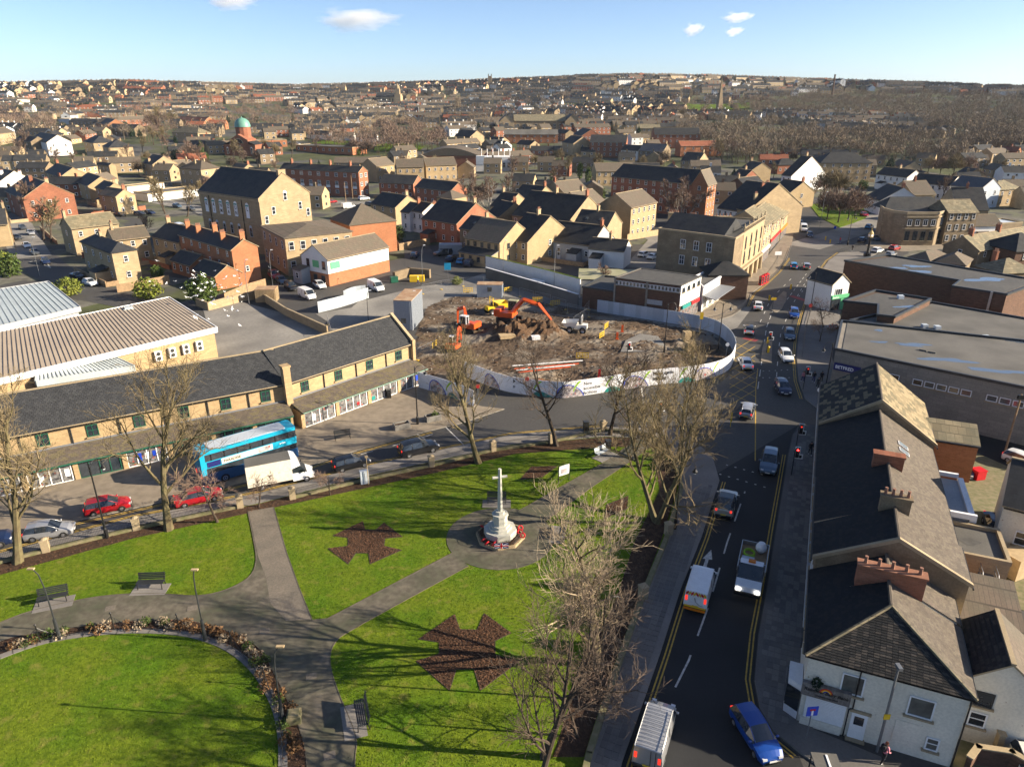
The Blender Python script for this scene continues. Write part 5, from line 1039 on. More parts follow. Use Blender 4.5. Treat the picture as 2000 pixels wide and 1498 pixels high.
wallrun('rough_wall','rough stone wall with ivy beside the car park entrance',[(772,548),(800,540),(838,543)],2.,'sandstone_dark',None,.8)
wallrun('garden_wall','red brick garden wall beside the street at far left',[(80,450),(112,478)],1.2,'orange_brick','trim_stone')
wallrun('timber_fence','weathered timber fence below the hipped stone house',[(230,572),(262,567),(332,553)],1.8,'timber',None,.08,'fence')
wallrun('timber_fence','weathered timber fence at the foot of the red terrace',[(440,590),(480,572),(520,560)],1.8,'timber',None,.08,'fence')
wallrun('timber_fence','curving timber fence beside the green bush',[(768,470),(780,490),(840,478)],1.9,'timber',None,.08,'fence')
wallrun('timber_fence','pale timber fence above the white cars by the corner bank',[(1225,470),(1288,460)],1.8,'pale_timber',None,.08,'fence')
wallrun('red_fence','red fence round the last house of the stepped row',[(180,424),(205,420),(285,410)],1.5,'red_brick',None,.1,'fence')
# curved stone bank across the junction
h=8.6;root,ro,c_,h=block('curved_bank','curved two-storey stone bank with tall windows at the junction',[(1719,405),(1727,411),(1745,416),(1772,419),(1834,419),(1851,414),(1840,396),(1740,392)],h,'sandstone_dark','slate','bank','trim_stone',.7)
for A,B,k in (((1727,411),(1772,419),4),((1772,419),(1834,419),4),((1834,419),(1851,414),1)):
    a,d,ln,an,n=face(root,c_,h,A,B)
    for i in range(k):
        put('window',win_mesh(1.2,1.7,'white',(2,1))[2],root,a+d*ln*(i+.5)/k+n*.05+Vector((0,0,5.5)),an);put('window',win_mesh(1.3,2.6,'dark',(2,3))[2],root,a+d*ln*(i+.5)/k+n*.05+Vector((0,0,1.4)),an)
    MB().box(ln/2,-.1,4.6,ln,.25,.35).box(ln/2,-.12,h-.9,ln,.3,.4).build('cornice','trim_stone',root,a,an)
p=G(1775,405,h)-c_;o=MB().add([(-9,-4,0),(9,-4,0),(9,4,0),(-9,4,0),(-6,0,3),(6,0,3)],[(0,1,5,4),(1,2,5),(2,3,4,5),(3,0,4)]).build('pitched_roof','slate',ro,p+Vector((0,0,h)))
# ---------------- domed church ----------------
cz=GT(470,306);ch=thing('domed_church','red brick church with green copper dome','church',cz,-.12)
MB().box(0,6,-1,12,12,11).build('wall','red_brick',ch);MB().box(-8,6,-1,5,12,8).box(8,6,-1,5,12,8).build('aisle','red_brick',ch)
MB().add([(-6.3,-.2,9.5),(6.3,-.2,9.5),(0,-.2,13.2),(-6.3,12,9.5),(6.3,12,9.5),(0,12,13.2)],[(0,1,2),(5,4,3),(0,2,5,3),(2,1,4,5)]).build('gable_roof','red_brick',ch)
MB().add([(-10.8,-.2,6.9),(-5.6,-.2,9),(-5.6,12,9),(-10.8,12,6.9),(10.8,-.2,6.9),(5.6,-.2,9),(5.6,12,9),(10.8,12,6.9)],[(0,1,2,3),(5,4,7,6)]).build('aisle_roof','slate',ch)
MB().lathe([(4.6,9),(4.6,17),(4.9,17.2)],12,0,8).build('drum','red_brick',ch);MB().lathe([(4.9,17.2),(4.7,19),(3.9,20.8),(2.4,22.1),(.4,22.7),(.1,23.6)],16,0,8).build('dome','dome_green',ch,smooth=True)
o=MB();o.poly([(3.2*math.cos(t),-.3,7.6+3.2*math.sin(t)) for t in np.linspace(0,math.pi,12)]);o.build('arch_window','trim_stone',ch);MB().poly([(2.6*math.cos(t),-.34,7.7+2.6*math.sin(t)) for t in np.linspace(0,math.pi,12)]).build('glazing','glass',ch)
for x in (-8,8):window(ch,x,-.03,1.5,0,1.2,3.4,'white',(1,2),arch=True)
window(ch,0,-.03,2.5,0,2.4,4.,'white',(2,2))
# ---------------- hall with towers on the hill, school, spire, chimney, barrel hall ----------------
p=GT(735,207);o=thing('hill_church','stone church hall with small bell tower on the hillside','church',p,-.06);gable_parts(o,34,14,11,4.5,'g','sandstone','slate',.4)
for i in range(8):window(o,3+i*4,-.03,3,0,1.4,5,'dark',(1,2),arch=True)
MB().box(31,-2,0,8,8,14).box(31,-2,14,5.5,5.5,7).lathe([(2.6,21),(2.4,24),(.2,26.5)],8,31,-2).build('tower','sandstone',o)
p=GT(1004,262);o=thing('school_hall','big stone school hall with gabled wings','school',p,.04);gable_parts(o,42,14,10,4.5,'g','sandstone_dark','stone_slate',.4)
for x in (-13,40):q=put('wing',None,o,(x,-3,0));bpy.data.objects.remove(q)
for x in (-12,41):
    mb=MB();mb.add([(x,-4,-1),(x+12,-4,-1),(x+12,16,-1),(x,16,-1),(x,-4,9.5),(x+12,-4,9.5),(x+12,16,9.5),(x,16,9.5),(x+6,-4,15),(x+6,16,15)],[(0,1,5,8,4),(1,2,6,5),(2,3,7,9,6),(3,0,4,7)]);mb.build('wing','sandstone',o)
    MB().add([(x-.3,-4.3,9.3),(x+6,-4.3,15.2),(x+6,16.3,15.2),(x-.3,16.3,9.3),(x+12.3,-4.3,9.3),(x+12.3,16.3,9.3)],[(0,1,2,3),(1,4,5,2)]).build('wing_roof','slate',o)
    window(o,x+6,-4.03,4,0,3,4.5,'white',(3,2))
for i in range(8):window(o,3+i*5,-.03,3,0,2.2,4.5,'white',(2,2))
p=GT(1403,226);o=thing('church_spire','tall dark stone church spire among the trees','church',p,.3);MB().box(0,0,-2,9,9,16).build('tower','sandstone_dark',o);MB().add([(-4.6,-4.6,14),(4.6,-4.6,14),(4.6,4.6,14),(-4.6,4.6,14),(0,0,44)],[(0,1,4),(1,2,4),(2,3,4),(3,0,4)]).build('spire','sandstone_dark',o);o.scale=(.55,.55,.9)
p=GT(1625,186);o=thing('mill_chimney','tall thin mill chimney on the skyline','chimney',p);o.scale=(.5,.5,.85);MB().lathe([(3,-3),(2.4,14),(2.1,29),(2.5,30),(2.5,31)],10).build('shaft','brown_brick',o)
p=GT(957,170);o=thing('church_tower','small square church tower on the skyline','church',p);MB().box(0,0,-3,6,6,19).build('tower','sandstone_dark',o);mb=MB();[mb.box(x,y,16,1.2,1.2,3) for x in (-2.4,2.4) for y in (-2.4,2.4)];mb.build('pinnacles','sandstone_dark',o)
p=G(820,330);o=thing('barrel_roof_hall','red brick hall with curved brown roof beside the flats','hall',p,-.02);mb=MB();n=10;Lb,Wb=34,26
mb.box(Lb/2,Wb/2,0,Lb,Wb,7.);mb.build('wall','red_brick',o);mb=MB();pr=[(Lb*k/n-.3*(k==0)+.3*(k==n),7.05+4.2*math.sin(math.pi*k/n)) for k in range(n+1)]
mb.add([(x,-.3,z) for x,z in pr]+[(x,Wb+.3,z) for x,z in pr],[(k,k+1,n+2+k,n+1+k) for k in range(n)]+[tuple(range(n,-1,-1)),tuple(range(n+1,2*n+2))]);mb.build('roof','brown_tile',o)
p=G(930,335);o=thing('phone_mast_building','white building with blue panel and rooftop masts','building',p,.02);MB().box(10,5,0,20,10,7.5).build('wall','white_render',o);MB().box(2.4,-.1,3.5,4.6,.12,4.5).build('panel','blue_render',o)
for i in range(5):window(o,7.5+i*2.6,-.03,2,0,1.6,2.6,'white',(2,2))
[MB().tube([(3+i*3.1,3,7.5),(3+i*3.1,3,11.5)],.18,5).build('mast','white',o) for i in range(6)]
# ---------------- hillside houses ----------------
def proj(x,y,z):
    zz=z-HC;d=y*cT-zz*sT;return 1000+FPX*x/d,749-FPX*(y*sT+zz*cT)/d
rg=random.Random(11)
def far_proto(L,W,h,rh,wall,roof,n,ch,fl=2):
    mb=MB();mb.add([(0,0,-3),(L,0,-3),(L,W,-3),(0,W,-3),(0,0,h),(L,0,h),(L,W,h),(0,W,h),(0,W/2,h+rh),(L,W/2,h+rh)],[(0,1,5,4),(1,2,6,9,5),(2,3,7,6),(3,0,4,8,7)],0)
    k=rh/(W/2)*.3;mb.add([(-.2,-.3,h-k+.1),(L+.2,-.3,h-k+.1),(L+.2,W/2,h+rh+.1),(-.2,W/2,h+rh+.1),(L+.2,W+.3,h-k+.1),(-.2,W+.3,h-k+.1)],[(0,1,2,3),(3,2,4,5)],1)
    for f in range(fl):
        for i in range(n):
            x=L*(i+.5)/n;z=h*f/fl+h/fl*.33;w=min(1.3,L/n*.35)
            for y,s_ in ((-.06,1),(W+.06,-1)):
                q=[(x-w/2,y,z),(x+w/2,y,z),(x+w/2,y,z+1.2),(x-w/2,y,z+1.2)];mb.poly(q if s_>0 else q[::-1],2)
                q=[(x-w*.36,y-.04*s_,z+.15),(x+w*.36,y-.04*s_,z+.15),(x+w*.36,y-.04*s_,z+1.05),(x-w*.36,y-.04*s_,z+1.05)];mb.poly(q if s_>0 else q[::-1],3)
        q=[(L+.06,W*.4,h*f/fl+1),(L+.06,W*.6,h*f/fl+1),(L+.06,W*.6,h*f/fl+2),(L+.06,W*.4,h*f/fl+2)];mb.poly(q,3)
    for i in range(ch):mb.box(L*(i+.5)/ch,W/2,h+rh-.5,.9,.6,1.9,4 if wall !='white_render' else 0)
    return mb.mesh('house',[wall,roof,'frame_white','glass','red_brick' if 'brick' in wall and wall !='tan_brick' else 'sandstone_dark']),L,W
PR=[]
for wall,roof,ws in (('sandstone','brown_tile',4),('sandstone','slate',4),('red_brick','slate',2),('red_brick','brown_tile',2),('orange_brick','red_tile',1),('white_render','brown_tile',2),('white_render','slate',1),('sandstone_dark','slate',7),('tan_brick','brown_tile',4)):
    for L,n,ch in ((9,2,1),(15,4,2),(30,8,4)):
        PR.append((ws*(2 if L<20 else 2),far_proto(L,8+rg.random(),5.2,2.6,wall,roof,n,ch),wall))
for wall,roof in (('white_render','brown_tile'),('tan_brick','brown_tile')):PR.append((2,far_proto(12,8,2.9,2.4,wall,roof,3,1,1),wall))
WOODS=[[(1440,198),(1600,180),(1800,182),(2100,192),(2100,300),(1900,300),(1880,262),(1800,258),(1790,232),(1560,224),(1470,222)],[(1320,262),(1350,236),(1480,232),(1560,258),(1800,268),(1900,285),(1880,322),(1710,318),(1600,300),(1480,318),(1390,318),(1370,285)],[(700,262),(760,240),(850,252),(880,280),(840,298),(720,292)],[(250,215),(330,205),(340,265),(290,280),(250,250)],[(400,205),(560,195),(590,240),(520,250),(410,240)],[(560,262),(590,270),(690,300),(820,300),(830,275),(720,272)],[(1300,200),(1480,196),(1480,224),(1300,226)],[(0,222),(60,216),(120,246),(90,262),(0,250)]]
spots=[]
def ang_at(x,y):return .45*math.sin(x*.008+y*.004)+.3*math.sin(y*.011-x*.006+2)-.35*math.atan2(x,y)
r=455.
while r<1420:
    th=-.80+rg.random()*.02
    while th<.80:
        x,y=r*math.sin(th),r*math.cos(th);j=rg.uniform(-5,5);x+=j*.5;y+=j
        ws=[p[0]*(1 if r>700 or p[1][1]<20 else .4) for p in PR];p=rg.choices(PR,ws)[0];me,L,W=p[1]
        z=float(T(x,y));px,py=proj(x,y,z);step=(L+rg.choice((1,2,3,4,9)))/r;th+=step
        if px<-60 or px>2060 or 410<px<525 and 235<py<330 or 240<px<345 and 240<py<330 or r<560 and rg.random()<.45:continue
        if any(inside((px,py-3),w) for w in WOODS):continue
        if rg.random()<(.12 if r<1000 else .06):continue
        if any((x-a)**2+(y-b)**2<(c_+L*.55+3)**2 for a,b,c_ in PLACED):continue
        a=ang_at(x,y)+(math.pi/2 if (math.sin(x*.02+1)*math.sin(y*.015)>.62) else 0)+rg.choice((0,0,math.pi));
        spots.append((L*1388/r,p,x,y,z,a,px))
    r+=rg.uniform(19,25)
for i in range(16):   # stepped terraces along the edge of the wood
    px,py=1515+i*17.5,233+i*1.6+rg.uniform(-2,2);q=GT(px,py+8);spots.append((99,PR[rg.choice((0,1,4,21))],q.x,q.y,q.z,.9+rg.uniform(-.15,.15),px))
for i in range(7):
    q=GT(1830+i*26,312+(i %3)*9);spots.append((99,PR[rg.choice((1,4,22))],q.x,q.y,q.z,.3+rg.uniform(-.2,.2),1840))
INF=[]
for i in range(2600):   # infill between the surveyed houses
    px,py=rg.uniform(-20,2020),rg.uniform(292,420);x,y=G(px,py).xy;p=rg.choice([q for q in PR if q[1][1]<20 and (q[2] not in ('white_render','orange_brick','red_brick') or rg.random()<.16)]);me,L,W=p[1]
    if px<450 and py<345 or len(INF)>60 or 410<px<760 and py<350 or 1430<px<1730 and py>350 or 590<px<850 and (py<312 or py>382) or 290<px<490 and py>385 or any(inside((px,py),w) for w in WOODS) or py>380 and rg.random()<.4 or 0<px<130 and py>395:continue
    if any((x-a)**2+(y-b)**2<(c_*.85+L*.5)**2 for a,b,c_ in PLACED):continue
    a=-.1+rg.uniform(-.12,.12)+(math.pi/2 if rg.random()<.3 else 0);PLACED.append((x+math.cos(a)*L/2,y+math.sin(a)*L/2,L*.55));INF.append(1);spots.append((200,p,x,y,0.,a,px))
spots.sort(key=lambda s_:-s_[0])
ZN=((420,'the left hillside'),(900,'the slope left of the hill church'),(1330,'the hill behind the school hall'),(3000,'the right hillside by the wood'))
KN={'sandstone':'tan stone','red_brick':'red brick','orange_brick':'orange brick','white_render':'white','sandstone_dark':'dark stone','tan_brick':'tan brick'}
for s_ in spots[:300]:
    _,p,x,y,z,a,px=s_;me,L,W=p[1];zn=[q[1] for q in ZN if px<q[0]][0]
    rf={'slate':'dark-roofed','brown_tile':'brown-roofed','red_tile':'red-roofed'}[me.materials[1].name];sz='long terrace of' if L>20 else 'small' if L<12 else 'paired';r_=math.hypot(x,y);rw='lower' if r_<560 else 'middle' if r_<700 else 'upper';cl=int(max(0,min(9,px//200)));nth=('far left','left of the dome','behind the dome','left of the hill church','below the hill church','left of the school hall','above the school hall','near the spire','below the wood','far right')[cl]
    lb='%s %s %s house%s in the %s rows %s' %(sz,rf,KN[p[2]],'s' if L>20 else '',rw,nth);tag(put('house',me,None,(x,y,z),a),lb,'house','hillside: '+lb)
mb=MB();mats=['sandstone','slate','frame_white','glass','terracotta','red_brick','brown_tile','white_render','sandstone_dark','red_tile','orange_brick','tan_brick'];mi={m:i for i,m in enumerate(mats)}
for s_ in spots[300:]:
    _,p,x,y,z,a,px=s_;me,L,W=p[1];c_,n_=math.cos(a),math.sin(a);b=len(mb.v);mm=[mi[m.name] for m in me.materials]
    mb.v+=[(x+v.co.x*c_-v.co.y*n_,y+v.co.x*n_+v.co.y*c_,z+v.co.z) for v in me.vertices]
    for f in me.polygons:mb.f.append(tuple(i+b for i in f.vertices));mb.m.append(mm[f.material_index])
o=mb.build('distant_houses',mats);o['kind']='stuff';o['label']='mass of small distant houses on the far hills'
# ---------------- trees ----------------
def tree_mesh(seed,H=14.,r0=.28,n1=9,n2=7,n3=6,n4=4,spread=.9,up=.35,stem=.3,tw=.012,rmat='bark',tmat='twig',multi=1,crown=.33):
    g=random.Random(seed);tr=MB();cr=MB();rv=lambda k:Vector((g.gauss(0,k),g.gauss(0,k),g.gauss(0,k)))
    def limb(p,d,ln,r,ns,bend,tz):
        pts=[p];rad=[r];d=d.normalized()
        for i in range(ns):
            d=(d+rv(bend)+Vector((0,0,tz))).normalized();p=p+d*(ln/ns);pts.append(p);rad.append(max(tw,r*(1-.75*(i+1)/ns)))
        return pts,rad,d
    def along(pts,t):
        k=t*(len(pts)-1);i=min(int(k),len(pts)-2);return pts[i].lerp(pts[i+1],k-i),(pts[i+1]-pts[i]).normalized()
    def side(d,sp):
        q=rv(1);q=(q-d*q.dot(d)).normalized();return (d*math.cos(sp)+q*math.sin(sp))
    for s_ in range(multi):
        d0=Vector((g.gauss(0,.12 if multi==1 else .35),g.gauss(0,.12 if multi==1 else .35),1));pts,rad,_=limb(Vector((0,0,-.2)),d0,H*.82,r0,7,.06,.05);tr.tube(pts,[rad[0]*1.35]+rad[1:],7)
        for a in range(n1):
            t=stem+(1-stem)*(a+.5)/n1;p,d=along(pts,t);l1=H*crown*(1.15-.6*t)*g.uniform(.8,1.2);b1,q1,_=limb(p,side(d,spread*g.uniform(.7,1.1)),l1,r0*.5*(1.15-t*.8),5,.13,up*.35);tr.tube(b1,q1,5,cap=False)
            for b in range(n2):
                t2=.2+.8*(b+.6)/n2;p2,d2=along(b1,t2);b2,q2,_=limb(p2,side(d2,g.uniform(.5,.95)),l1*.5*(1.15-.5*t2)*g.uniform(.7,1.2),q1[0]*.42,4,.16,up*.3);cr.tube(b2,q2,4,cap=False)
                for c_ in range(n3):
                    p3,d3=along(b2,.2+.8*(c_+.6)/n3);l3=l1*.27*g.uniform(.6,1.25);b3,q3,_=limb(p3,side(d3,g.uniform(.4,.9)),l3,max(tw*1.5,q2[0]*.4),3,.18,up*.25);cr.tube(b3,q3,3,cap=False)
                    for e in range(n4):
                        p4,d4=along(b3,.25+.75*(e+.6)/n4);e4=p4+(side(d4,g.uniform(.4,.9))+Vector((0,0,up*.3)))*l3*g.uniform(.35,.7);cr.tube([p4,e4],[tw*1.1,tw*.6],3,cap=False)
    return tr.mesh('trunk',rmat),cr.mesh('crown',tmat)
def fast_crown(seed,n,R_,Hc,z0,tw,m,trunk_r=.25,tm='bark_dark',top=1.):
    """small far tree: trunk with limbs plus many fine upright twigs through an uneven crown"""
    g=np.random.default_rng(seed);d=g.normal(size=(n,3));d /=np.linalg.norm(d,axis=1)[:,None];d[:,2]=np.abs(d[:,2])*.9-.25*g.random(n)
    lob=1+.25*np.sin(d[:,0]*4+seed)+.2*np.cos(d[:,1]*5+seed*2);r=g.uniform(.25,1,n)**.6*lob;c_=d*r[:,None]*np.array([R_,R_,Hc*top]);c_[:,2]+=z0
    v=d*np.array([.8,.8,.6])+np.array([0,0,.55])+g.normal(size=(n,3))*.35;v /=np.linalg.norm(v,axis=1)[:,None];ln=g.uniform(.5,1.3,n)[:,None]*R_*.32
    s_=np.cross(v,g.normal(size=(n,3)));s_ /=np.linalg.norm(s_,axis=1)[:,None];w=tw*g.uniform(.6,1.4,n)[:,None]
    V=np.stack([c_-v*ln*.5-s_*w,c_-v*ln*.5+s_*w,c_+v*ln*.5],1)
    tr=MB();tr.tube([(0,0,-1),(0,.1,z0*.6),(.1,0,z0+Hc*.5)],[trunk_r,trunk_r*.75,trunk_r*.25],6)
    for k in range(7):
        a=k*2.4+seed;tr.tube([(0,0,z0*.55+k*Hc*.06),(math.cos(a)*R_*.4,math.sin(a)*R_*.4,z0+Hc*.2+k*Hc*.05),(math.cos(a)*R_*.7,math.sin(a)*R_*.7,z0+Hc*.5)],[trunk_r*.4,trunk_r*.22,.04],4,cap=False)
    return tr.mesh('trunk',tm),V,m
def np_me(name,V,m):
    o=np_mesh(name,V,m);me=o.data;bpy.data.objects.remove(o);return me
def plant_tree(pr,loc,rz,s,label,group=None,name='bare_tree',cat='tree',lean=None):
    t=thing(name,label,cat,loc,rz,group);t.scale=s if hasattr(s,'__len__') else (s,s,s)
    if lean:t.rotation_euler=(lean[0],lean[1],rz)
    put('trunk',pr[0],t);put('crown',pr[1],t);return t
A1=tree_mesh(1,16,.36,12,7,6,4,.7,.5,.2,.012,crown=.36);A2=tree_mesh(2,16,.34,12,7,6,4,.8,.4,.22,.012,tmat='twig',crown=.38)
B1=tree_mesh(3,13,.24,10,7,6,3,1.0,.3,.28,.010,'bark_dark','twig_dark',crown=.4);C1=tree_mesh(4,11,.26,12,8,6,5,.95,.45,.14,.009,'bark','twig_pale',1,crown=.44)
C2=tree_mesh(8,13,.24,11,7,6,4,.9,.4,.16,.011,'bark','twig',2,crown=.38);D1=tree_mesh(5,4.5,.1,7,6,6,4,1.15,.05,.3,.008,'bark_dark','twig_red',1,crown=.5)
NT=[(A1,(35,1100),1.05,.3,'leftmost tall bare tree on the park edge with lichen-yellow limbs'),(A2,(330,1036),1.08,2.1,'tall bare tree on the park edge in front of the bus'),(A2,(935,905),.98,4.,'bare tree by the park railings left of the hoarding lettering'),(B1,(1087,872),1.12,1.2,'dark bare tree by the railings behind the memorial'),(B1,(1191,850),1.02,3.3,'bare tree by the railings near the litter bin and white bench'),
 (C2,(1282,1022),1.2,.6,'dense bare tree leaning over the main road footway'),(C2,(1325,905),1.15,2.6,'upright bare tree at the road corner of the park'),(C1,(1168,1300),(1.4,1.4,1.12),.9,'pale twiggy tree at the park edge beside the chevron van'),(B1,(1062,1480),1.0,4.4,'bare foreground tree at the bottom of the park'),(B1,(1040,1590),1.0,5.2,'bare tree with dark limbs cut by the bottom edge'),(D1,(1130,1440),1.3,5.2,'small twiggy tree beside the silver van'),
 (D1,(425,1020),1.5,.4,'low crooked shrub tree in front of the red saloon car'),(D1,(1233,848),1.2,2.,'small cherry tree beside the park corner pier'),(D1,(644,968),.8,1.,'small bare bush tree by the park wall near the white truck'),(D1,(505,992),.9,3.,'small bare bush at the park gate')]
for pr,px,s_,rz,lab in NT:plant_tree(pr,G(*px)+Vector((0,0,.1)),rz,s_,lab)
# middle distance
E1=tree_mesh(21,12,.3,8,5,5,3,.85,.35,.25,.055,'bark_dark','twig_red',1,.4);E2=tree_mesh(22,12,.28,8,5,5,3,.7,.5,.2,.055,'bark_dark','twig',1,.4);BI=tree_mesh(23,12,.16,7,5,5,3,.55,.25,.25,.045,'birch','twig_red',3,.28)
def fc(*a,**k):t,V,m=fast_crown(*a,**k);return t,np_me('crown',V,m)
F1=fc(31,1700,4.2,5.5,5,.09,'twig');F2=fc(32,1700,4.6,5,4.5,.09,'twig_red');F3=fc(33,1700,4.,6,5,.09,'twig_dark');PO=fc(34,1200,2.2,11,7,.06,'twig_pale')
def ever(seed,n,rx,rz,z0,m,sz,cone=False):
    V=leafball(n,rx,rx,rz,sz,seed)
    if cone:
        k=np.clip((V[:,:,2].mean(1)+rz)/(2*rz),0,1);V[:,:,:2]*=(1.25*(1-k)+.12)[:,None,None]
    V[:,:,2]+=z0;t=MB().tube([(0,0,-1),(0,0,z0)],[.22,.15],6).mesh('trunk','bark_dark');return t,np_me('crown',V,m)
V1=ever(41,1500,2.4,4.2,4.6,'conifer',.32,True);V2=ever(42,1300,2.6,2.6,2.7,'leaf',.3);V3=ever(43,1400,3.,3.4,4.,'conifer',.35);V4=ever(44,1500,1.7,4.5,5.,'leaf',.28);V5=ever(45,1300,1.7,1.3,1.2,'leaf_yellow',.17);V6=ever(46,3200,2.3,2.4,2.4,'leaf',.2)
MT=[(BI,(918,408),1.15,'birch'),(BI,(936,410),1.2,'birch'),(BI,(955,412),1.1,'birch'),(BI,(1316,436),1.2,'birch2'),(BI,(1330,436),1.15,'birch2'),(E2,(318,292),1.2,'villa'),(E1,(330,300),1.15,'villa'),(E2,(300,285),1.1,'villa'),(E1,(110,330),.9,'villa2'),(E1,(48,318),1.,'villa2'),(E1,(150,330),.85,'villa2'),(E1,(86,470),1.1,'yard'),(E2,(100,474),1.05,'yard'),(E1,(72,430),1.,'yard'),(E2,(320,412),.95,'lot'),(E2,(366,424),.95,'lot'),(E1,(290,470),.7,'lot'),(BI,(95,268),1.1,'villa2'),(E1,(250,318),.8,'villa'),(E2,(278,300),.8,'villa'),
 (F2,(1615,430),1.2,'green'),(F2,(1636,436),1.3,'green'),(F2,(1656,432),1.2,'green'),(F1,(1608,392),1.1,'green'),(F1,(1630,396),1.2,'green'),(F2,(1668,428),1.1,'green'),(E1,(1585,400),.9,'green'),(F2,(1835,345),1.1,'hall'),(F1,(1860,348),1.1,'hall'),(F2,(1885,345),1.1,'hall'),(F1,(1812,340),1.,'hall'),(F2,(1900,360),1.,'hall'),
 (E1,(1085,372),.9,'ivy'),(E2,(1160,352),1.,'ivy'),(E2,(1105,350),.9,'ivy'),(F1,(1045,330),.9,'ivy'),(F1,(1065,326),.9,'ivy'),(F1,(1090,322),.9,'ivy'),(E1,(1430,322),1.1,'bank'),(E2,(1410,318),1.1,'bank'),(E1,(990,392),1.,'birch'),(E1,(1000,350),1.,'ivy'),(E2,(850,350),.9,'flats'),(E2,(760,345),.8,'flats'),(F1,(865,390),.8,'flats'),(E2,(570,308),1.,'school'),(F1,(520,300),1.,'school'),(E1,(620,300),.8,'school'),(F2,(690,302),1.,'school'),(F2,(715,303),1.,'school'),(F1,(1545,398),.8,'green'),(D1,(1608,640),1.3,'pave'),(D1,(1600,668),1.0,'pave'),(E2,(308,268),1.7,'villa'),(E1,(322,282),1.8,'villa'),(F2,(296,255),1.7,'villa'),(F1,(338,250),1.6,'villa'),(F2,(372,318),1.1,'villa'),(E1,(395,330),1.1,'villa'),(F1,(235,312),1.1,'villa'),(F2,(205,330),.9,'villa2'),(E1,(60,300),1.2,'villa2'),(F1,(20,330),1.,'villa2'),(E2,(455,315),1.,'school'),(F1,(540,312),1.,'school'),(F2,(505,320),.9,'school'),(F1,(1330,236),1.2,'bank'),(E1,(1175,570),.45,'pub')]
MG={'birch':'bare birch in the clump behind the car park houses','birch2':'white-stemmed birch in front of the big brick flats','villa':'bare tree between the stone villas at upper left','villa2':'bare tree beside the white gabled house','yard':'bare tree in front of the far left terrace','lot':'bare tree by the car park beside the lettered hall','green':'bare brown tree in the clump on the small green','hall':'bare brown tree in the row above the white hall','ivy':'bare tree near the ivy-clad trunks in the middle','bank':'bare tree at the edge of the wooded bank','flats':'bare tree among the tan flats','school':'bare tree in front of the red brick school','pave':'small young tree in the right footway','pub':'small bare shrub by the beer garden'}
for i,(pr,px,s_,k) in enumerate(MT):plant_tree(pr,GT(*px) if px[1]<330 else G(*px),i*1.7,s_*(1+.1*math.sin(i*5)),MG[k],MG[k].replace('bare ','trees: bare ',1))
EV=[(V1,(573,245),1.25,'broad dark conifer on the slope above the school'),(V1,(1735,345),1.2,'tall dark conifer beside the bay-windowed flats'),(V1,(106,300),.7,'small dark conifer behind the white gabled house'),(V3,(347,318),.95,'dark evergreen between the villas left of the church'),(V4,(405,322),.8,'ivy-covered tree below the domed church'),(V4,(395,305),.9,'taller ivy-covered tree left of the domed church'),(V4,(1080,366),.85,'leftmost ivy-clad trunk above the brown roofs'),(V4,(1132,352),.9,'dark ivy-clad trunk above the brown roofs'),(V4,(1148,364),.9,'rightmost ivy-clad trunk above the brown roofs'),(V2,(1170,392),1.,'round green bush beside the big brick flats'),(V2,(778,470),.8,'green bush in the garden by the curving fence'),(V6,(400,592),1.15,'big holly bush with white birds below the red terrace'),(V2,(1955,355),1.3,'green leafy tree right of the white hall'),(V1,(810,345),.55,'small conifer in front of the tan flats'),(V2,(22,540),1.,'round clipped bush at the left edge by the street'),(V5,(10,522),1.4,'yellow-green bush at the left edge behind the round bush'),(V5,(290,582),1.6,'yellow-green hedge bush behind the beige-roofed store'),(V5,(135,578),1.5,'yellow-green bush beside the blue-grey roof'),(V2,(700,305),.8,'green bush by the school field'),(V3,(265,410),.4,'small dark bush by the stepped row'),(V3,(185,335),.5,'dark bush right of the stepped gables'),(V2,(310,545),.6,'dark green bush behind the timber fence'),(V5,(892,556),.7,'clipped bush beside the blue site sign')]
for i,(pr,px,s_,lab) in enumerate(EV):plant_tree(pr,GT(*px) if px[1]<320 else G(*px),i*2.1,s_,lab,None,'evergreen' if pr in (V1,V3,V4) else 'bush','tree' if pr in (V1,V3,V4) else 'bush')
for (x,y) in ((160,220),(172,218),(40,224),(15,190),(22,190),(168,186),(180,184),(465,188),(560,182),(580,184),(600,182),(770,176),(782,174),(890,172),(1200,158),(1370,178),(1160,184),(215,176)):
    q=GT(x,y);plant_tree(V3 if y>200 else V1,q,x,1.3 if y>200 else 1.0,'dark evergreen dotted among the hillside houses','evergreens among the hillside houses','evergreen')
for i in range(60):
    x,y=random.uniform(0,1500),random.uniform(182,285);q=GT(x,y);plant_tree(random.choice((V1,V3)),q,x,random.uniform(.5,1.1),'small dark evergreen scattered over the far slopes','small evergreens over the far slopes','evergreen')
for (x,y,s_) in ((415,215,1.9),(893,228,2.0),(898,222,1.7),(1328,205,1.6),(1348,202,1.6),(600,215,1.3)):plant_tree(PO,GT(x,y),x,s_*.8,'tall pale poplar standing up from the hillside houses','pale poplars on the hillside','poplar')
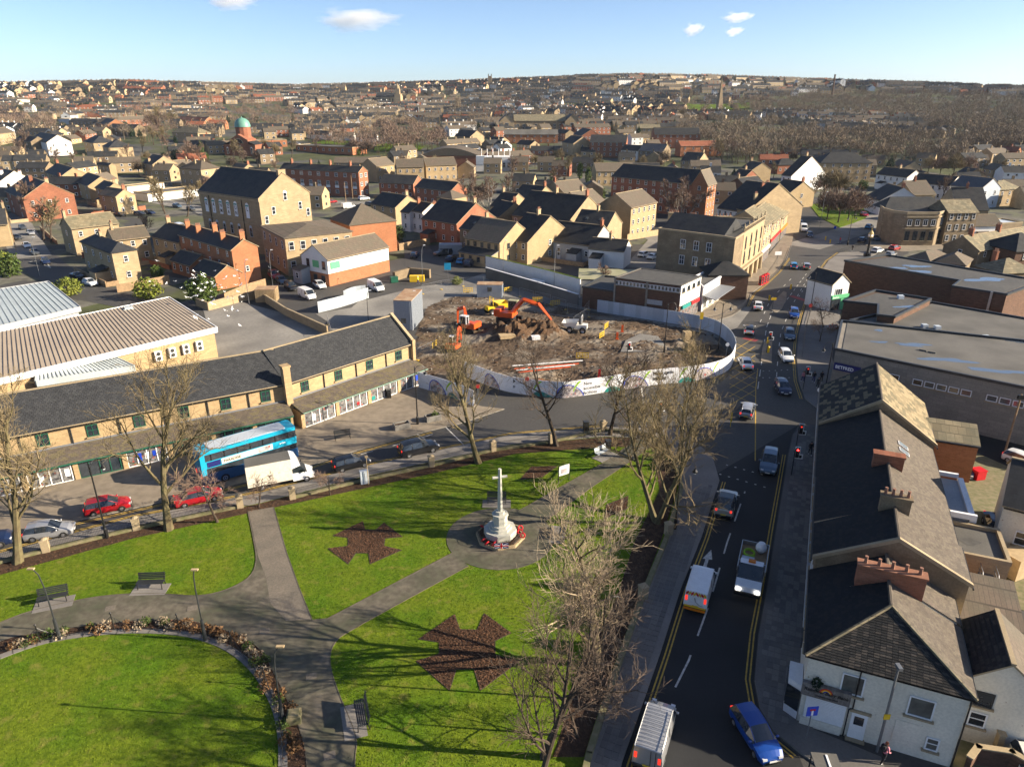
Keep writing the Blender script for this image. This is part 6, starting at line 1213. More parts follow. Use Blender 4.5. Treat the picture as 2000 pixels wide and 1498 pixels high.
# woods: seen as one mass
def wood(name,label,polys,n,Rr,seed,protos,ycap=None):
    g=np.random.default_rng(seed);out=[];k=0;tries=0
    PV=[fast_crown(seed*7+i,150,3.6+i*.4,5.5,5.5,.13,None)[1] for i in range(4)]
    for q in PV:q[:,:,2]+=0
    st=fast_crown
    while k<n and tries<n*30:
        tries+=1;w=polys[g.integers(len(polys))];xs_=[p[0] for p in w];ys_=[p[1] for p in w];px,py=g.uniform(min(xs_),max(xs_)),g.uniform(min(ys_),max(ys_))
        if not inside((px,py),w):continue
        q=GT(px,py+6);s_=g.uniform(.75,1.35);a=g.uniform(0,6.28);c_,n_=math.cos(a),math.sin(a);V=PV[g.integers(4)]*s_
        V=np.stack([V[...,0]*c_-V[...,1]*n_+q.x,V[...,0]*n_+V[...,1]*c_+q.y,V[...,2]+q.z],-1);out.append(V)
        t=np.array([[[-.25,0,-1],[.25,0,-1],[0,0,9*s_]],[[0,-.25,-1],[0,.25,-1],[0,0,9*s_]]])+np.array([q.x,q.y,q.z]);out.append(t);k+=1
    o=np_mesh(name,np.concatenate(out),protos);o['kind']='stuff';o['label']=label
wood('hill_wood','bare brown wood covering the right hillside',[WOODS[0]],1700,4,3,'wood_far')
wood('wooded_bank','band of bare trees on the bank behind the flats',[WOODS[1]],520,4,5,'wood_far')
wood('field_trees','bare thicket round the playing field',[WOODS[2],WOODS[5]],150,4,6,'twig_red')
wood('hillside_trees','bare trees scattered between the hillside houses',[WOODS[3],WOODS[4],WOODS[6],WOODS[7]],230,4,7,'twig_red')
wood('street_trees','garden trees dotted over the far slopes',[[(0,195),(600,185),(1000,185),(1450,185),(1480,235),(900,258),(0,290)]],330,4,9,'wood_far')
# winter shrubs in the ring bed
RB=GP(arc([(30,1268),(120,1238),(250,1226),(340,1224),(420,1238),(480,1272),(520,1318),(555,1390),(575,1470)],3));SM=[np_me('foliage',leafball(170,.5,.45,.32,.08,60+i),m) for i,m in enumerate(('shrub_brown','leaf','shrub_brown','twig_pale'))]
for i,p in enumerate(RB):
    for j in range(2):
        k=random.randrange(4);t=thing('winter_shrub','low %s shrub in the ring bed round the oval lawn' %('brown twiggy','grey-green','brown twiggy','pale dry')[k],'shrub',(p.x+random.uniform(-.5,.5),p.y+random.uniform(-.4,.4),.3),random.random()*6,'shrubs of the ring bed, '+'bgbp'[k]);t.scale=(random.uniform(.6,1.3),)*3;put('foliage',SM[k],t)
# ---------------- vehicles ----------------
PAINT={}
def paint(n,c,metal=.0):
    if n not in PAINT:plain('paint_'+n,c,.3,.5,metal,coat=.6);PAINT[n]='paint_'+n
    return PAINT[n]
for n_,c_,mt in (('white',(.75,.76,.77),0),('silver',(.42,.43,.45),.5),('black',(.01,.011,.014),.1),('red',(.33,.008,.015),0),('blue',(.01,.06,.3),.1),('navy',(.01,.02,.06),.1),('grey',(.08,.09,.1),.4),('steel',(.09,.14,.2),.4),('beige',(.45,.42,.36),.3),('cyan',(.02,.22,.5),.1),('cream',(.8,.78,.72),0)):paint(n_,c_,mt)
plain('bus_blue',(.01,.33,.52),.35,coat=.4);plain('bus_dark',(.01,.07,.2),.35,coat=.4)
# stations: x, half width, belt z, roof half width, roof z, cabin?
SH={
 'hatch':(4.1,1.75,[(-2.05,.74,.8,.6,.86,0),(-1.98,.84,.93,.62,.98,0),(-1.72,.87,.96,.58,1.4,1),(-.9,.88,.95,.62,1.48,1),(.15,.88,.93,.61,1.45,1),(1.0,.87,.92,.66,.96,0),(1.65,.85,.8,.62,.86,0),(1.98,.76,.62,.5,.68,0),(2.06,.68,.5,.4,.55,0)]),
 'saloon':(4.6,1.8,[(-2.3,.74,.78,.6,.84,0),(-2.2,.84,.92,.64,.98,0),(-1.55,.88,.95,.66,1.0,0),(-1.0,.88,.95,.58,1.36,1),(.0,.89,.94,.6,1.44,1),(.4,.89,.93,.6,1.41,1),(1.2,.88,.9,.66,.94,0),(1.9,.85,.78,.62,.84,0),(2.22,.76,.6,.5,.66,0),(2.3,.68,.5,.4,.54,0)]),
 'suv':(4.7,1.9,[(-2.32,.8,.9,.62,.98,0),(-2.25,.9,1.05,.68,1.1,0),(-2.0,.93,1.1,.64,1.6,1),(-1.0,.94,1.08,.68,1.72,1),(.2,.94,1.06,.67,1.68,1),(1.1,.93,1.05,.72,1.1,0),(1.9,.9,.95,.68,1.0,0),(2.25,.82,.72,.56,.8,0),(2.34,.74,.55,.44,.6,0)]),
 'estate':(4.7,1.82,[(-2.32,.76,.8,.6,.86,0),(-2.25,.86,.94,.62,1.0,0),(-1.95,.88,.96,.56,1.38,1),(-1.0,.89,.95,.6,1.48,1),(.3,.89,.93,.6,1.43,1),(1.15,.88,.91,.66,.95,0),(1.9,.85,.78,.62,.84,0),(2.24,.76,.6,.5,.66,0),(2.32,.68,.5,.4,.54,0)]),
 'van':(5.1,1.95,[(-2.55,.93,1.15,.82,1.9,1),(-2.5,.95,1.15,.85,1.95,1),(-.4,.96,1.15,.85,1.98,1),(.75,.96,1.15,.84,1.96,1),(1.1,.96,1.12,.82,1.9,1),(1.85,.94,1.05,.74,1.15,0),(2.35,.88,.85,.66,.95,0),(2.55,.76,.6,.5,.66,0)]),
}
WHEEL={}
def wheel_me(r):
    if r not in WHEEL:
        WHEEL[r]=(MB().lathe([(r*.6,-.1),(r*.95,-.1),(r,-.05),(r,.05),(r*.95,.1),(r*.6,.1),(r*.6,0)],14).mesh('tyre','tyre'),MB().lathe([(r*.6,.05),(r*.5,.085),(r*.15,.06),(r*.1,.1)],10).mesh('rim','alloy'))
    return WHEEL[r]
CARP={}
def car_proto(kind,col,roof=None):
    key=(kind,col,roof)
    if key in CARP:return CARP[key]
    Ln,Wd,st=SH[kind];body=MB();gl=MB();n=len(st);P=[]
    for x,w,zb,wr,zr,c_ in st:
        h=[(w*.9,.24),(w,.5),(w*.985,zb),(wr,zr),(wr*.5,zr+.035),(0,zr+.045)]
        P.append([(x,y,z) for y,z in h]+[(x,-y,z) for y,z in h[-2::-1]])
    m=len(P[0])
    for i in range(n-1):
        a,b=st[i],st[i+1]
        for k in range(m-1):
            side=k in (2,7);top=k in (3,4,5,6);g_=False
            if a[5] and b[5]:g_=side and not (kind=='van' and i<3)
            elif a[5] !=b[5]:g_=top or side
            q=[P[i][k],P[i+1][k],P[i+1][k+1],P[i][k+1]][::-1]
            (gl if g_ else body).add(q,[(0,1,2,3)],0 if g_ else (1 if roof and top and a[5] and b[5] else 0))
    body.poly(P[0],0);body.poly(P[-1][::-1],0);body.poly([(x,y,.24) for x,y in ((st[0][0],-.7),(st[-1][0],-.6),(st[-1][0],.6),(st[0][0],.7))],2)
    for s_ in (1,-1):
        cab=[i for i in range(n) if st[i][5]];i0,i1=cab[0],cab[-1];E_=lambda i,k=3:(P[i][k][0],P[i][k][1]*s_,P[i][k][2])
        body.tube([E_(i0-1 if i0 else 0)]+[E_(i) for i in cab]+[E_(i1+1)],.035,4,1 if roof else 0)
        mid=cab[len(cab)//2];body.tube([E_(mid,2),E_(mid)],.04,4,2)
        body.box(st[i1+1][0]-.15,s_*(st[i1+1][1]+.1),st[i1+1][2]+.02,.12,.2,.14,0)
    body.box(st[0][0]-.0,0,.25,.12,st[0][1]*1.9,.28,2);body.box(st[-1][0]+.0,0,.22,.1,st[-1][1]*1.7,.2,2)
    R_=.33 if kind not in ('suv','van') else .37;wb=Ln*.31
    d=dict(body=body.mesh('body',[paint(col,0),roof and PAINT.get(roof,'black') or 'black','black'],True),glass=gl.mesh('windows','glass'),r=R_,wb=wb,wd=st[3][1],fx=st[-1][0],rx=st[0][0],hz=st[-2][2],tz=st[1][2],fw=st[-2][1],rw=st[1][1],k=kind)
    d['hl']=MB().box(0,0,-.07,.22,.3,.13).mesh('headlight','lamp_clear');d['tl']=MB().box(0,0,-.1,.08,.2,.24 if kind !='van' else .5).mesh('tail_light','lamp_red');d['pl']=MB().box(0,0,0,.03,.5,.12)
    CARP[key]=d;return d
PLM={}
for k_ in ('plate_white','plate_yellow'):PLM[k_]=MB().box(0,0,0,.03,.5,.12).mesh('number_plate',k_)
def vehicle(kind,col,rear,front,label,roof=None,cat=None,sc=1.,z=.02,group=None,fine=True,name=None):
    a,b=G(*rear),G(*front);c_=(a+b)/2;an=math.atan2(b.y-a.y,b.x-a.x);d=car_proto(kind,col,roof)
    root=thing(name or ('parked_car' if kind !='van' else 'van'),label,cat or ('van' if kind=='van' else 'car'),(c_.x,c_.y,z),an,group);root.scale=(sc,)*3
    put('body',d['body'],root);put('windows',d['glass'],root);ty,ri=wheel_me(d['r'])
    for sx in (1,-1):
        for sy in (1,-1):
            w=put('wheel',ty,root,(sx*d['wb'],sy*(d['wd']-.09),d['r']));w.rotation_euler=(-sy*math.pi/2,0,0)
            if fine:put('rim',ri,w)
    if fine:
        for sy in (1,-1):put('headlight',d['hl'],root,(d['fx']-.1,sy*d['fw']*.72,d['hz']));put('tail_light',d['tl'],root,(d['rx']+.03,sy*d['rw']*.78,d['tz']-.08))
        put('number_plate',PLM['plate_white'],root,(d['fx']+.04,0,.38));put('number_plate',PLM['plate_yellow'],root,(d['rx']-.05,0,.52))
    return root
def up(x,y,k=1,l=4.4):    # rear/front of a car on the main road centred at a pixel; k=1 heads away
    c_=G(x,y);t=Vector((.3906,.9206,0)) if y>560 else Vector((.3,.954,0))
    if 560<y<800:t=Vector((.12,.99,0)) if y>680 else Vector((.3,.95,0))
    return c_,math.atan2(t.y*k,t.x*k)
def onroad(kind,col,x,y,k,label,**kw):
    c_,an=up(x,y,k);r=vehicle(kind,col,(x,y),(x+1,y),label,**kw);r.location=(c_.x,c_.y,.02);r.rotation_euler=(0,0,an);r.name=kw.get('name',r.name);return r
v1=onroad('van','silver',1279,1446,1,'silver van with ladder roof rack driving away at the bottom edge')
mb=MB()
for k in range(11):mb.tube([(-2.3+k*.3,-.8,2.12),(-2.3+k*.3,.8,2.12)],.025,4)
for y in (-.82,.82):mb.tube([(-2.4,y,2.12),(.8,y,2.12)],.03,4);[mb.tube([(x,y,1.95),(x,y,2.12)],.025,4) for x in (-2,-.8,.5)]
mb.build('roof_rack','steel',v1);MB().tube([(-2.62,-.5,.7),(-2.62,-.5,1.9)],.02,4).tube([(-2.62,-.2,.7),(-2.62,-.2,1.9)],.02,4).build('rear_ladder','black',v1)
v2=onroad('van','white',1366,1158,1,'white van with red and yellow rear chevrons driving away')
for k in range(8):
    y0=-.8+k*.2;s_=1 if k<4 else -1;MB().poly([(-2.585,y0,1.5+(0 if s_>0 else .2)),(-2.585,y0,1.75+(0 if s_>0 else .2)),(-2.585,y0+.2,1.75+(.2 if s_>0 else 0)),(-2.585,y0+.2,1.5+(.2 if s_>0 else 0))]).build('chevron','red' if k %2 else 'yellow',v2)
MB().box(-2.6,0,.42,.05,1.7,.14).build('warning_strip','yellow',v2);MB().box(-2.75,0,.3,.2,1.7,.08).build('rear_step','amber',v2);MB().tube([(-2.59,.1,1.35),(-2.59,0,1.0),(-2.59,-.3,.75),(-2.59,-.6,.7)],.04,4).build('logo','steel',v2)
vehicle('hatch','blue',(1452,1410),(1497,1480),'blue hatchback turning into the side street at the bottom',name='car')
for kind,col,x,y,k,lab,rf in (('suv','beige',1417,992,1,'pale beige off-roader with black roof driving away','black'),('suv','steel',1501,912,-1,'blue-grey off-roader coming towards the camera past the crossing',None),('estate','silver',1459,808,1,'silver estate car on the box junction',None),('hatch','navy',1528,764,-1,'dark hatchback coming towards the camera at the side street',None),('saloon','white',1455,716,1,'white saloon driving away beside the hoarding end',None),('hatch','white',1534,702,-1,'white hatchback coming past the traffic island',None),('hatch','steel',1541,660,-1,'pale blue hatchback behind the white one coming downhill',None),('hatch','white',1462,650,1,'white car with black roof driving away near the shops','black'),('hatch','blue',1550,618,-1,'deep blue car coming past the long traffic island',None),('saloon','white',1480,603,1,'white saloon driving away beside the long traffic island',None),('hatch','cyan',1549,524,1,'bright blue hatchback waiting at the upper junction',None),('hatch','silver',1574,525,1,'silver hatchback beside the bright blue one at the upper junction',None),('hatch','navy',1581,463,-1,'dark car leaving the queue at the upper junction',None),('van','white',1569,451,-1,'white van in the queue at the upper junction',None),('hatch','navy',1562,440,-1,'dark car behind the white van in the queue',None),('hatch','silver',1536,430,-1,'silver car in the queue beside the green',None),('suv','white',1521,424,-1,'white off-roader at the back of the queue beside the green',None),('hatch','navy',1549,438,-1,'dark hatchback between silver and white cars in the queue',None)):
    onroad(kind,col,x,y,k,lab,roof=rf,name='car')
# flatbed pickup truck with load
fb=thing('flatbed_truck','white flatbed truck carrying a cement mixer and green hose','truck',G(1465,1128)+Vector((0,0,.02)),math.atan2(-.9206,-.3906));fb.scale=(1.15,1.15,1.15)
cabm=MB();cabm.add([(.7,-.95,.5),(2.9,-.9,.5),(2.9,.9,.5),(.7,.95,.5),(.7,-.95,1.25),(2.75,-.88,1.05),(2.75,.88,1.05),(.7,.95,1.25),(.75,-.82,2.1),(1.35,-.8,2.1),(1.35,.8,2.1),(.75,.82,2.1),(2.05,-.88,1.25),(2.05,.88,1.25)],[(0,1,5,12,4),(3,7,13,6,2),(1,2,6,5),(5,6,13,12),(8,9,10,11),(4,8,11,7),(0,4,7,3)])
cabm.build('cab','paint_white',fb);MB().add([(1.35,-.8,2.1),(1.35,.8,2.1),(2.05,.88,1.25),(2.05,-.88,1.25),(.75,-.82,2.1),(.7,-.95,1.25),(.75,.82,2.1),(.7,.95,1.25)],[(0,3,2,1),(4,5,3,0),(6,1,2,7)]).build('windows','glass',fb)
MB().box(-1.2,0,.75,3.7,2.0,.12).build('deck','timber',fb)
for y in (-1,1):MB().box(-1.2,y,.87,3.7,.05,.35).build('side_board','steel',fb)
MB().box(-3.05,0,.87,.06,2.,.35).build('tailboard','steel',fb);MB().box(.55,0,.87,.08,1.9,.9).build('headboard','steel',fb);MB().box(2.9,0,.4,.12,1.8,.3).build('bumper','black',fb);MB().box(1.0,.0,2.1,.3,.5,.14).build('beacon','amber',fb)
for sx in (-1.9,1.9):
    for sy in (1,-1):w=put('wheel',wheel_me(.37)[0],fb,(sx,sy*.85,.37));w.rotation_euler=(-sy*math.pi/2,0,0);put('rim',wheel_me(.37)[1],w)
for sy in (.65,-.65):put('headlight',MB().box(0,0,0,.1,.3,.18).mesh('headlight','lamp_on'),fb,(2.85,sy,.75))
MB().lathe([(.2,0),(.42,.3),(.42,.55),(.25,.85)],12,-2.3,.45,.9).build('mixer_drum','white',fb);MB().tube([(-1.6+.5*math.cos(t),-.35+.4*math.sin(t),.95+t*.02) for t in np.linspace(0,14,40)],.05,5).build('hose','lime',fb);MB().box(-.3,-.35,.87,.8,.9,.5).build('load_box','blue_render',fb)
# market street
for kind,col,a,b,lab,rf in (('hatch','silver',(62,1052),(137,1040),'silver hatchback on the shopping street behind the leftmost tree',None),('hatch','red',(180,1003),(245,990),'red hatchback on the shopping street behind the lamp post',None),('saloon','red',(350,988),(428,970),'red saloon behind the crooked shrub tree',None),('hatch','black',(655,920),(718,905),'black hatchback beside the park railings',None),('suv','black',(785,892),(850,877),'black off-roader with red tail lights ahead of the black hatchback',None),('suv','navy',(-62,1075),(2,1062),'dark blue car cut by the left edge on the shopping street',None)):
    vehicle(kind,col,a,b,lab,rf,name='car')
bs_a,bs_b=G(388,952),G(566,897);an=math.atan2((bs_b-bs_a).y,(bs_b-bs_a).x);bus=thing('double_decker_bus','turquoise double-decker bus with white roof outside the market hall','bus',(bs_a+bs_b)/2+Vector((.2,.9,.02)),an)
def rbox(L,W,z0,z1,r=.3,m=0):
    mb=MB();pts=[]
    for sx,sy,a0 in ((1,1,0),(-1,1,90),(-1,-1,180),(1,-1,270)):
        for t in (0,30,60,90):pts.append((sx*(L/2-r)+r*math.cos(R(a0+t)),sy*(W/2-r)+r*math.sin(R(a0+t))))
    return mb.prism(pts,z0,z1,m,bottom=True)
rbox(10.6,2.5,.3,1.5).build('lower_body','bus_dark',bus);rbox(10.6,2.5,2.15,2.95).build('middle_body','bus_blue',bus);rbox(10.6,2.5,3.75,4.12).build('upper_body','bus_blue',bus);rbox(8.4,2.05,4.12,4.2).build('roof','corrugated',bus);rbox(10.5,2.4,4.1,4.15).build('roof_rim','bus_blue',bus)
rbox(10.56,2.44,1.5,2.15).build('lower_windows','glass',bus);rbox(10.56,2.44,2.95,3.75).build('upper_windows','glass',bus)
for k in range(7):
    for y in (-1.235,1.235):MB().box(-4.2+k*1.4,y,2.95,.1,.04,.8).build('pillar','black',bus)
MB().box(-5.1,0,1.4,.5,2.52,2.4).build('rear_panel','bus_blue',bus);MB().box(5.2,0,2.9,.3,2.2,.05).build('visor','black',bus)
ad=MB().box(-.4,-1.27,2.25,5.6,.03,.62).build('advert','cream_render',bus);text('PARADISE',.42,'black',ad,(-3.,-1.295,2.4),(R(90),0,0));MB().box(1.6,-1.29,2.3,1.6,.02,.5).build('photo','photo_print',ad)
MB().box(-4.,-1.27,2.25,1.4,.03,.62).build('advert','navy',bus);text('arriva',.3,'white',bus,(3.2,-1.265,2.55),(R(90),0,0))
for sx in (-3.1,3.4):
    for sy in (1,-1):w=put('wheel',wheel_me(.5)[0],bus,(sx,sy*1.17,.5));w.rotation_euler=(-sy*math.pi/2,0,0);put('rim',wheel_me(.5)[1],w)
for sy in (.9,-.9):put('headlight',MB().box(0,0,0,.1,.3,.2).mesh('headlight','lamp_clear'),bus,(5.3,sy,.8));put('tail_light',MB().box(0,0,0,.06,.15,.5).mesh('tail_light','lamp_red'),bus,(-5.38,sy,1.0))
ta,tb=G(478,958),G(618,930);an=math.atan2((tb-ta).y,(tb-ta).x);trk=thing('box_truck','white box truck beside the turquoise bus','truck',(ta+tb)/2+Vector((0,0,.02)),an);mb=MB()
MB().box(-1.1,0,.75,4.6,2.2,2.4).build('box_body','cream_render',trk);MB().box(-1.1,0,3.15,4.5,2.1,.05).build('box_roof','felt_pale',trk)
mb.add([(1.2,-1.1,2.0),(1.2,1.1,2.0),(1.2,1.1,3.2),(1.2,-1.1,3.2),(2.1,-.9,2.15),(2.1,.9,2.15),(1.7,.9,3.05),(1.7,-.9,3.05)],[(4,5,6,7),(3,7,6,2),(0,4,7,3),(1,2,6,5),(0,1,5,4)]);mb.build('wind_deflector','paint_white',trk)
cb=MB();cb.add([(1.2,-1.,.45),(3.5,-.9,.45),(3.5,.9,.45),(1.2,1.,.45),(1.2,-1.,1.4),(3.35,-.85,1.0),(3.35,.85,1.0),(1.2,1.,1.4),(1.2,-.9,2.25),(1.95,-.85,2.2),(1.95,.85,2.2),(1.2,.9,2.25),(2.75,-.92,1.3),(2.75,.92,1.3)],[(0,1,5,12,4),(3,7,13,6,2),(1,2,6,5),(5,6,13,12),(8,9,10,11),(0,4,7,3)]);cb.build('cab','paint_white',trk)
MB().add([(1.95,-.85,2.2),(1.95,.85,2.2),(2.75,.92,1.3),(2.75,-.92,1.3),(1.2,-.9,2.25),(1.2,-1.,1.4),(1.2,.9,2.25),(1.2,1.,1.4)],[(0,3,2,1),(4,5,3,0),(6,1,2,7)]).build('windows','glass',trk)
for sx in (-2.0,2.6):
    for sy in (1,-1):w=put('wheel',wheel_me(.37)[0],trk,(sx,sy*.85,.37));w.rotation_euler=(-sy*math.pi/2,0,0);put('rim',wheel_me(.37)[1],w)
for sy in (.65,-.65):put('headlight',MB().box(0,0,0,.1,.3,.18).mesh('headlight','lamp_clear'),trk,(3.45,sy,.8));put('mirror',MB().box(0,0,0,.1,.25,.35).mesh('mirror','black'),trk,(2.4,sy*1.75,1.4))
# parked vehicles farther off
for kind,col,a,b,lab in (('hatch','white',(163,553),(192,562),'white car parked nose-out below the hipped stone house'),('saloon','black',(140,540),(165,548),'black saloon parked behind the white car'),('hatch','silver',(50,452),(72,466),'silver car parked by the brick garden wall at far left'),('hatch','grey',(38,444),(52,453),'grey car behind the silver one at far left'),('hatch','steel',(5,460),(20,470),'pale car at the left edge of the far left street'),('van','white',(585,575),(617,590),'white van parked on the site ramp beside the tipper'),('van','white',(722,560),(748,573),'white van behind the corrugated hoarding of the ramp'),('van','white',(1060,568),(1024,560),'white minibus parked below the beer garden wall'),('hatch','white',(618,558),(632,566),'white car in the doorway of the white and brick shop'),('suv','grey',(885,496),(843,502),'grey car at the back of the car park'),('hatch','cyan',(893,520),(912,510),'bright blue car in the car park row'),('hatch','navy',(872,515),(892,505),'dark car left of the bright blue one in the car park'),('suv','navy',(908,525),(928,514),'dark blue off-roader nearest the car park exit'),('hatch','navy',(805,508),(815,498),'dark car behind the white and brick shop'),('suv','grey',(868,500),(897,492),'dark grey car beside the grey container'),('van','white',(345,446),(362,452),'white van in the car park by the lettered hall'),('hatch','black',(225,422),(245,424),'left black car by the red fence'),('hatch','grey',(265,420),(282,421),'middle car by the red fence'),('hatch','navy',(285,418),(302,420),'right dark car by the red fence'),('hatch','white',(1248,505),(1266,498),'left white car beside the corner bank'),('saloon','white',(1266,510),(1284,502),'right white car beside the corner bank'),('hatch','white',(1700,497),(1727,490),'white car parked in front of the curved bank'),('hatch','red',(1735,492),(1758,486),'red car parked in front of the curved bank'),('saloon','steel',(1698,465),(1718,474),'steel blue car beside the curved bank'),('hatch','navy',(1676,478),(1690,468),'dark car by the junction island'),('hatch','silver',(1728,505),(1750,498),'silver car behind the supermarket roof edge'),('hatch','cyan',(1690,450),(1704,444),'blue car on the road left of the curved bank'),('suv','white',(702,392),(720,390),'white off-roader by the three-storey red flats'),('hatch','red',(640,398),(657,396),'red car by the green railings near the red flats'),('van','white',(672,408),(690,406),'white van near the red flats'),('van','white',(1308,334),(1326,334),'white van on the hill road'),('hatch','red',(1683,421),(1692,425),'red car behind the trees on the green'),('hatch','silver',(1500,398),(1515,402),'silver car parked behind the green'),('hatch','white',(1510,407),(1522,412),'white car parked at the corner behind the green')):
    vehicle(kind,col,a,b,lab,fine=False)
vehicle('saloon','navy',(1935,1020),(1952,1062),'dark saloon parked on the grass behind the terrace');vehicle('hatch','navy',(1872,905),(1884,940),'dark hatchback parked behind the flat-roofed extension');vehicle('suv','steel',(1962,1335),(1950,1262),'blue off-roader parked by the cream rear wing');vehicle('hatch','cream',(2002,1420),(1965,1345),'cream car parked at the right edge, upper of two');vehicle('hatch','cream',(2022,1540),(1980,1440),'cream car parked at the right edge, lower of two');vehicle('hatch','white',(1985,905),(2010,915),'white car cut by the right edge in the back lane')
# ---------------- building site ----------------
site=GP([(818,752),(815,640),(835,600),(880,580),(960,582),(1080,596),(1165,614),(1290,632),(1390,655),(1425,690),(1420,715),(1330,738),(1130,768),(1020,760),(940,735),(880,745)]);sp=[(p.x,p.y) for p in site]
x0,x1,y0,y1=min(p[0] for p in sp),max(p[0] for p in sp),min(p[1] for p in sp),max(p[1] for p in sp);gs=.55;nxx,nyy=int((x1-x0)/gs)+1,int((y1-y0)/gs)+1;g=np.random.default_rng(5)
def nz(x,y,s_):return np.sin(x*s_+1.3*np.sin(y*s_*.7))*np.cos(y*s_*1.1+np.sin(x*s_*.6))
XX,YY=np.meshgrid(x0+np.arange(nxx)*gs,y0+np.arange(nyy)*gs);ZZ=.1+.12*nz(XX,YY,.9)+.08*nz(XX+9,YY,2.3)+g.normal(size=XX.shape)*.045
def mound(px,py,r,h,e=1.):
    q=G(px,py);d=np.hypot((XX-q.x),(YY-q.y)*e)/r;global ZZ;ZZ=ZZ+.95*h*np.clip(1-d,0,1)**1.1*(1+.3*nz(XX,YY,1.8)+.15*nz(XX,YY,3.7))
for a in ((1030,650,7.5,2.2),(1000,660,4.5,1.5),(1070,655,4.,1.6),(960,660,4,1.),(1045,740,5.,.9,.8),(1170,735,4.,.8),(850,690,4.,.7),(1260,680,4,.7),(1320,672,3.5,.6),(1240,715,4.,.6),(900,700,4.,.6)):mound(*a)
for a in ((1020,705,2.6,-.5),(1245,708,1.8,-.6)):mound(*a)
ZZ=np.maximum(ZZ,.06);mk=inside_np(XX.ravel(),YY.ravel(),sp);ZZ=np.where(mk.reshape(ZZ.shape),ZZ,0.)
mb=MB();mb.v=list(zip(XX.ravel().tolist(),YY.ravel().tolist(),ZZ.ravel().tolist()))
for j in range(nyy-1):
    for i in range(nxx-1):
        k=j*nxx+i
        if mk[k] or mk[k+1] or mk[k+nxx] or mk[k+nxx+1]:
            mb.f.append((k,k+1,k+nxx+1,k+nxx));X_,Y_=XX[j,i],YY[j,i];h=ZZ[j,i];mb.m.append(2 if h>1.0 else 1 if (Y_<96 and X_<12 and h>.3) else 0)
struct('building_site_ground',mb,['soil','soil_red','spoil'])
struct('concrete_slab',MB().prism([(p.x,p.y) for p in GP([(1212,690),(1222,668),(1250,655),(1285,660),(1300,680),(1262,690)])],.1,.32),'yard')
rb=MB();q0=len(rb.v)
for k in range(2600):
    x,y=random.uniform(x0,x1),random.uniform(y0,y1)
    if not inside((x,y),sp):continue
    z=ZZ[min(nyy-1,int((y-y0)/gs)),min(nxx-1,int((x-x0)/gs))];s_=random.uniform(.08,.32)*random.uniform(.5,1.3);rb.box(x,y,z-.05,s_,s_*random.uniform(.5,1),s_*.6,random.randrange(3),random.random()*3)
o=rb.build('rubble',['soil','spoil','kerb']);o['kind']='stuff';o['label']='loose rubble and clods on the building site'
def spoilz(px,py):
    p=G(px,py);return Vector((p.x,p.y,float(ZZ[min(nyy-1,max(0,int((p.y-y0)/gs))),min(nxx-1,max(0,int((p.x-x0)/gs)))])))
# hoardings: every panel its own piece
PANM={}
def hoarding(label,pts,h,m,pw,corr,name='hoarding'):
    root=thing(name,label,'hoarding',G(*pts[0]));o_=G(*pts[0]);P=GP(arc(pts,6));acc=[];L_=0;path=[(0,P[0])]
    for a,b in zip(P[:-1],P[1:]):L_+=(b-a).length;path.append((L_,b))
    def at(s_):
        for (l0,a),(l1,b) in zip(path[:-1],path[1:]):
            if s_ <=l1+1e-6:return a.lerp(b,(s_-l0)/max(l1-l0,1e-6))
        return path[-1][1]
    n=max(1,round(L_/pw));fr=[]
    for i in range(n):
        a,b=at(L_*i/n),at(L_*(i+1)/n);d=b-a;an=math.atan2(d.y,d.x);ln=d.length
        key=(round(ln,2),h,m,corr)
        if key not in PANM:
            mb=MB()
            if corr:
                c_=5
                for k in range(c_):mb.box(ln*(k+.28)/c_,-.035,.1,ln/c_*.5,.07,h-.1);mb.box(ln*(k+.78)/c_,0,.1,ln/c_*.5,.05,h-.1)
            else:mb.box(ln/2,0,.1,ln-.012,.05,h-.1)
            mb.box(ln/2,.0,0,ln,.14,.1,1)
            if not corr:mb.box(.03,.12,0,.08,.1,h*.9,1)
            PANM[key]=mb.mesh('panel',[m,'felt_pale'])
        put('panel',PANM[key],root,a-o_,an);fr.append((a-o_,an,ln))
    return root,fr,L_,at,o_
H1,f1,L1_,at1,o1=hoarding('long curved printed hoarding round the building site',[(905,735),(950,753),(1000,768),(1085,778),(1130,775),(1270,754),(1340,747),(1395,737),(1424,722),(1434,700)],2.5,'print',1.22,False)
H2,f2,L2_,at2,o2=hoarding('short printed hoarding running from the market hall end',[(818,758),(845,766),(900,784),(926,797)],2.5,'print',1.22,False)
H3,f3,L3_,at3,o3=hoarding('white corrugated hoarding along the far side of the site',[(1434,697),(1425,675),(1395,652),(1340,638),(1250,623),(1166,610)],2.5,'corrugated',1.1,True)
H4,f4,L4_,at4,o4=hoarding('short corrugated hoarding beside the white vans on the ramp',[(622,612),(668,600),(720,583)],2.3,'corrugated',1.1,True)
H5,f5,L5_,at5,o5=hoarding('white corrugated panels against the brick shop wall',[(672,590),(690,582),(715,578)],2.3,'corrugated',1.1,True)
def on_h(root,at,o_,s_,L_,z,fn):
    a,b=at(s_),at(min(s_+L_,s_+.01+L_));d=b-a;return a-o_+Vector((d.y,-d.x,0)).normalized()*.034+Vector((0,0,z)),math.atan2(d.y,d.x)
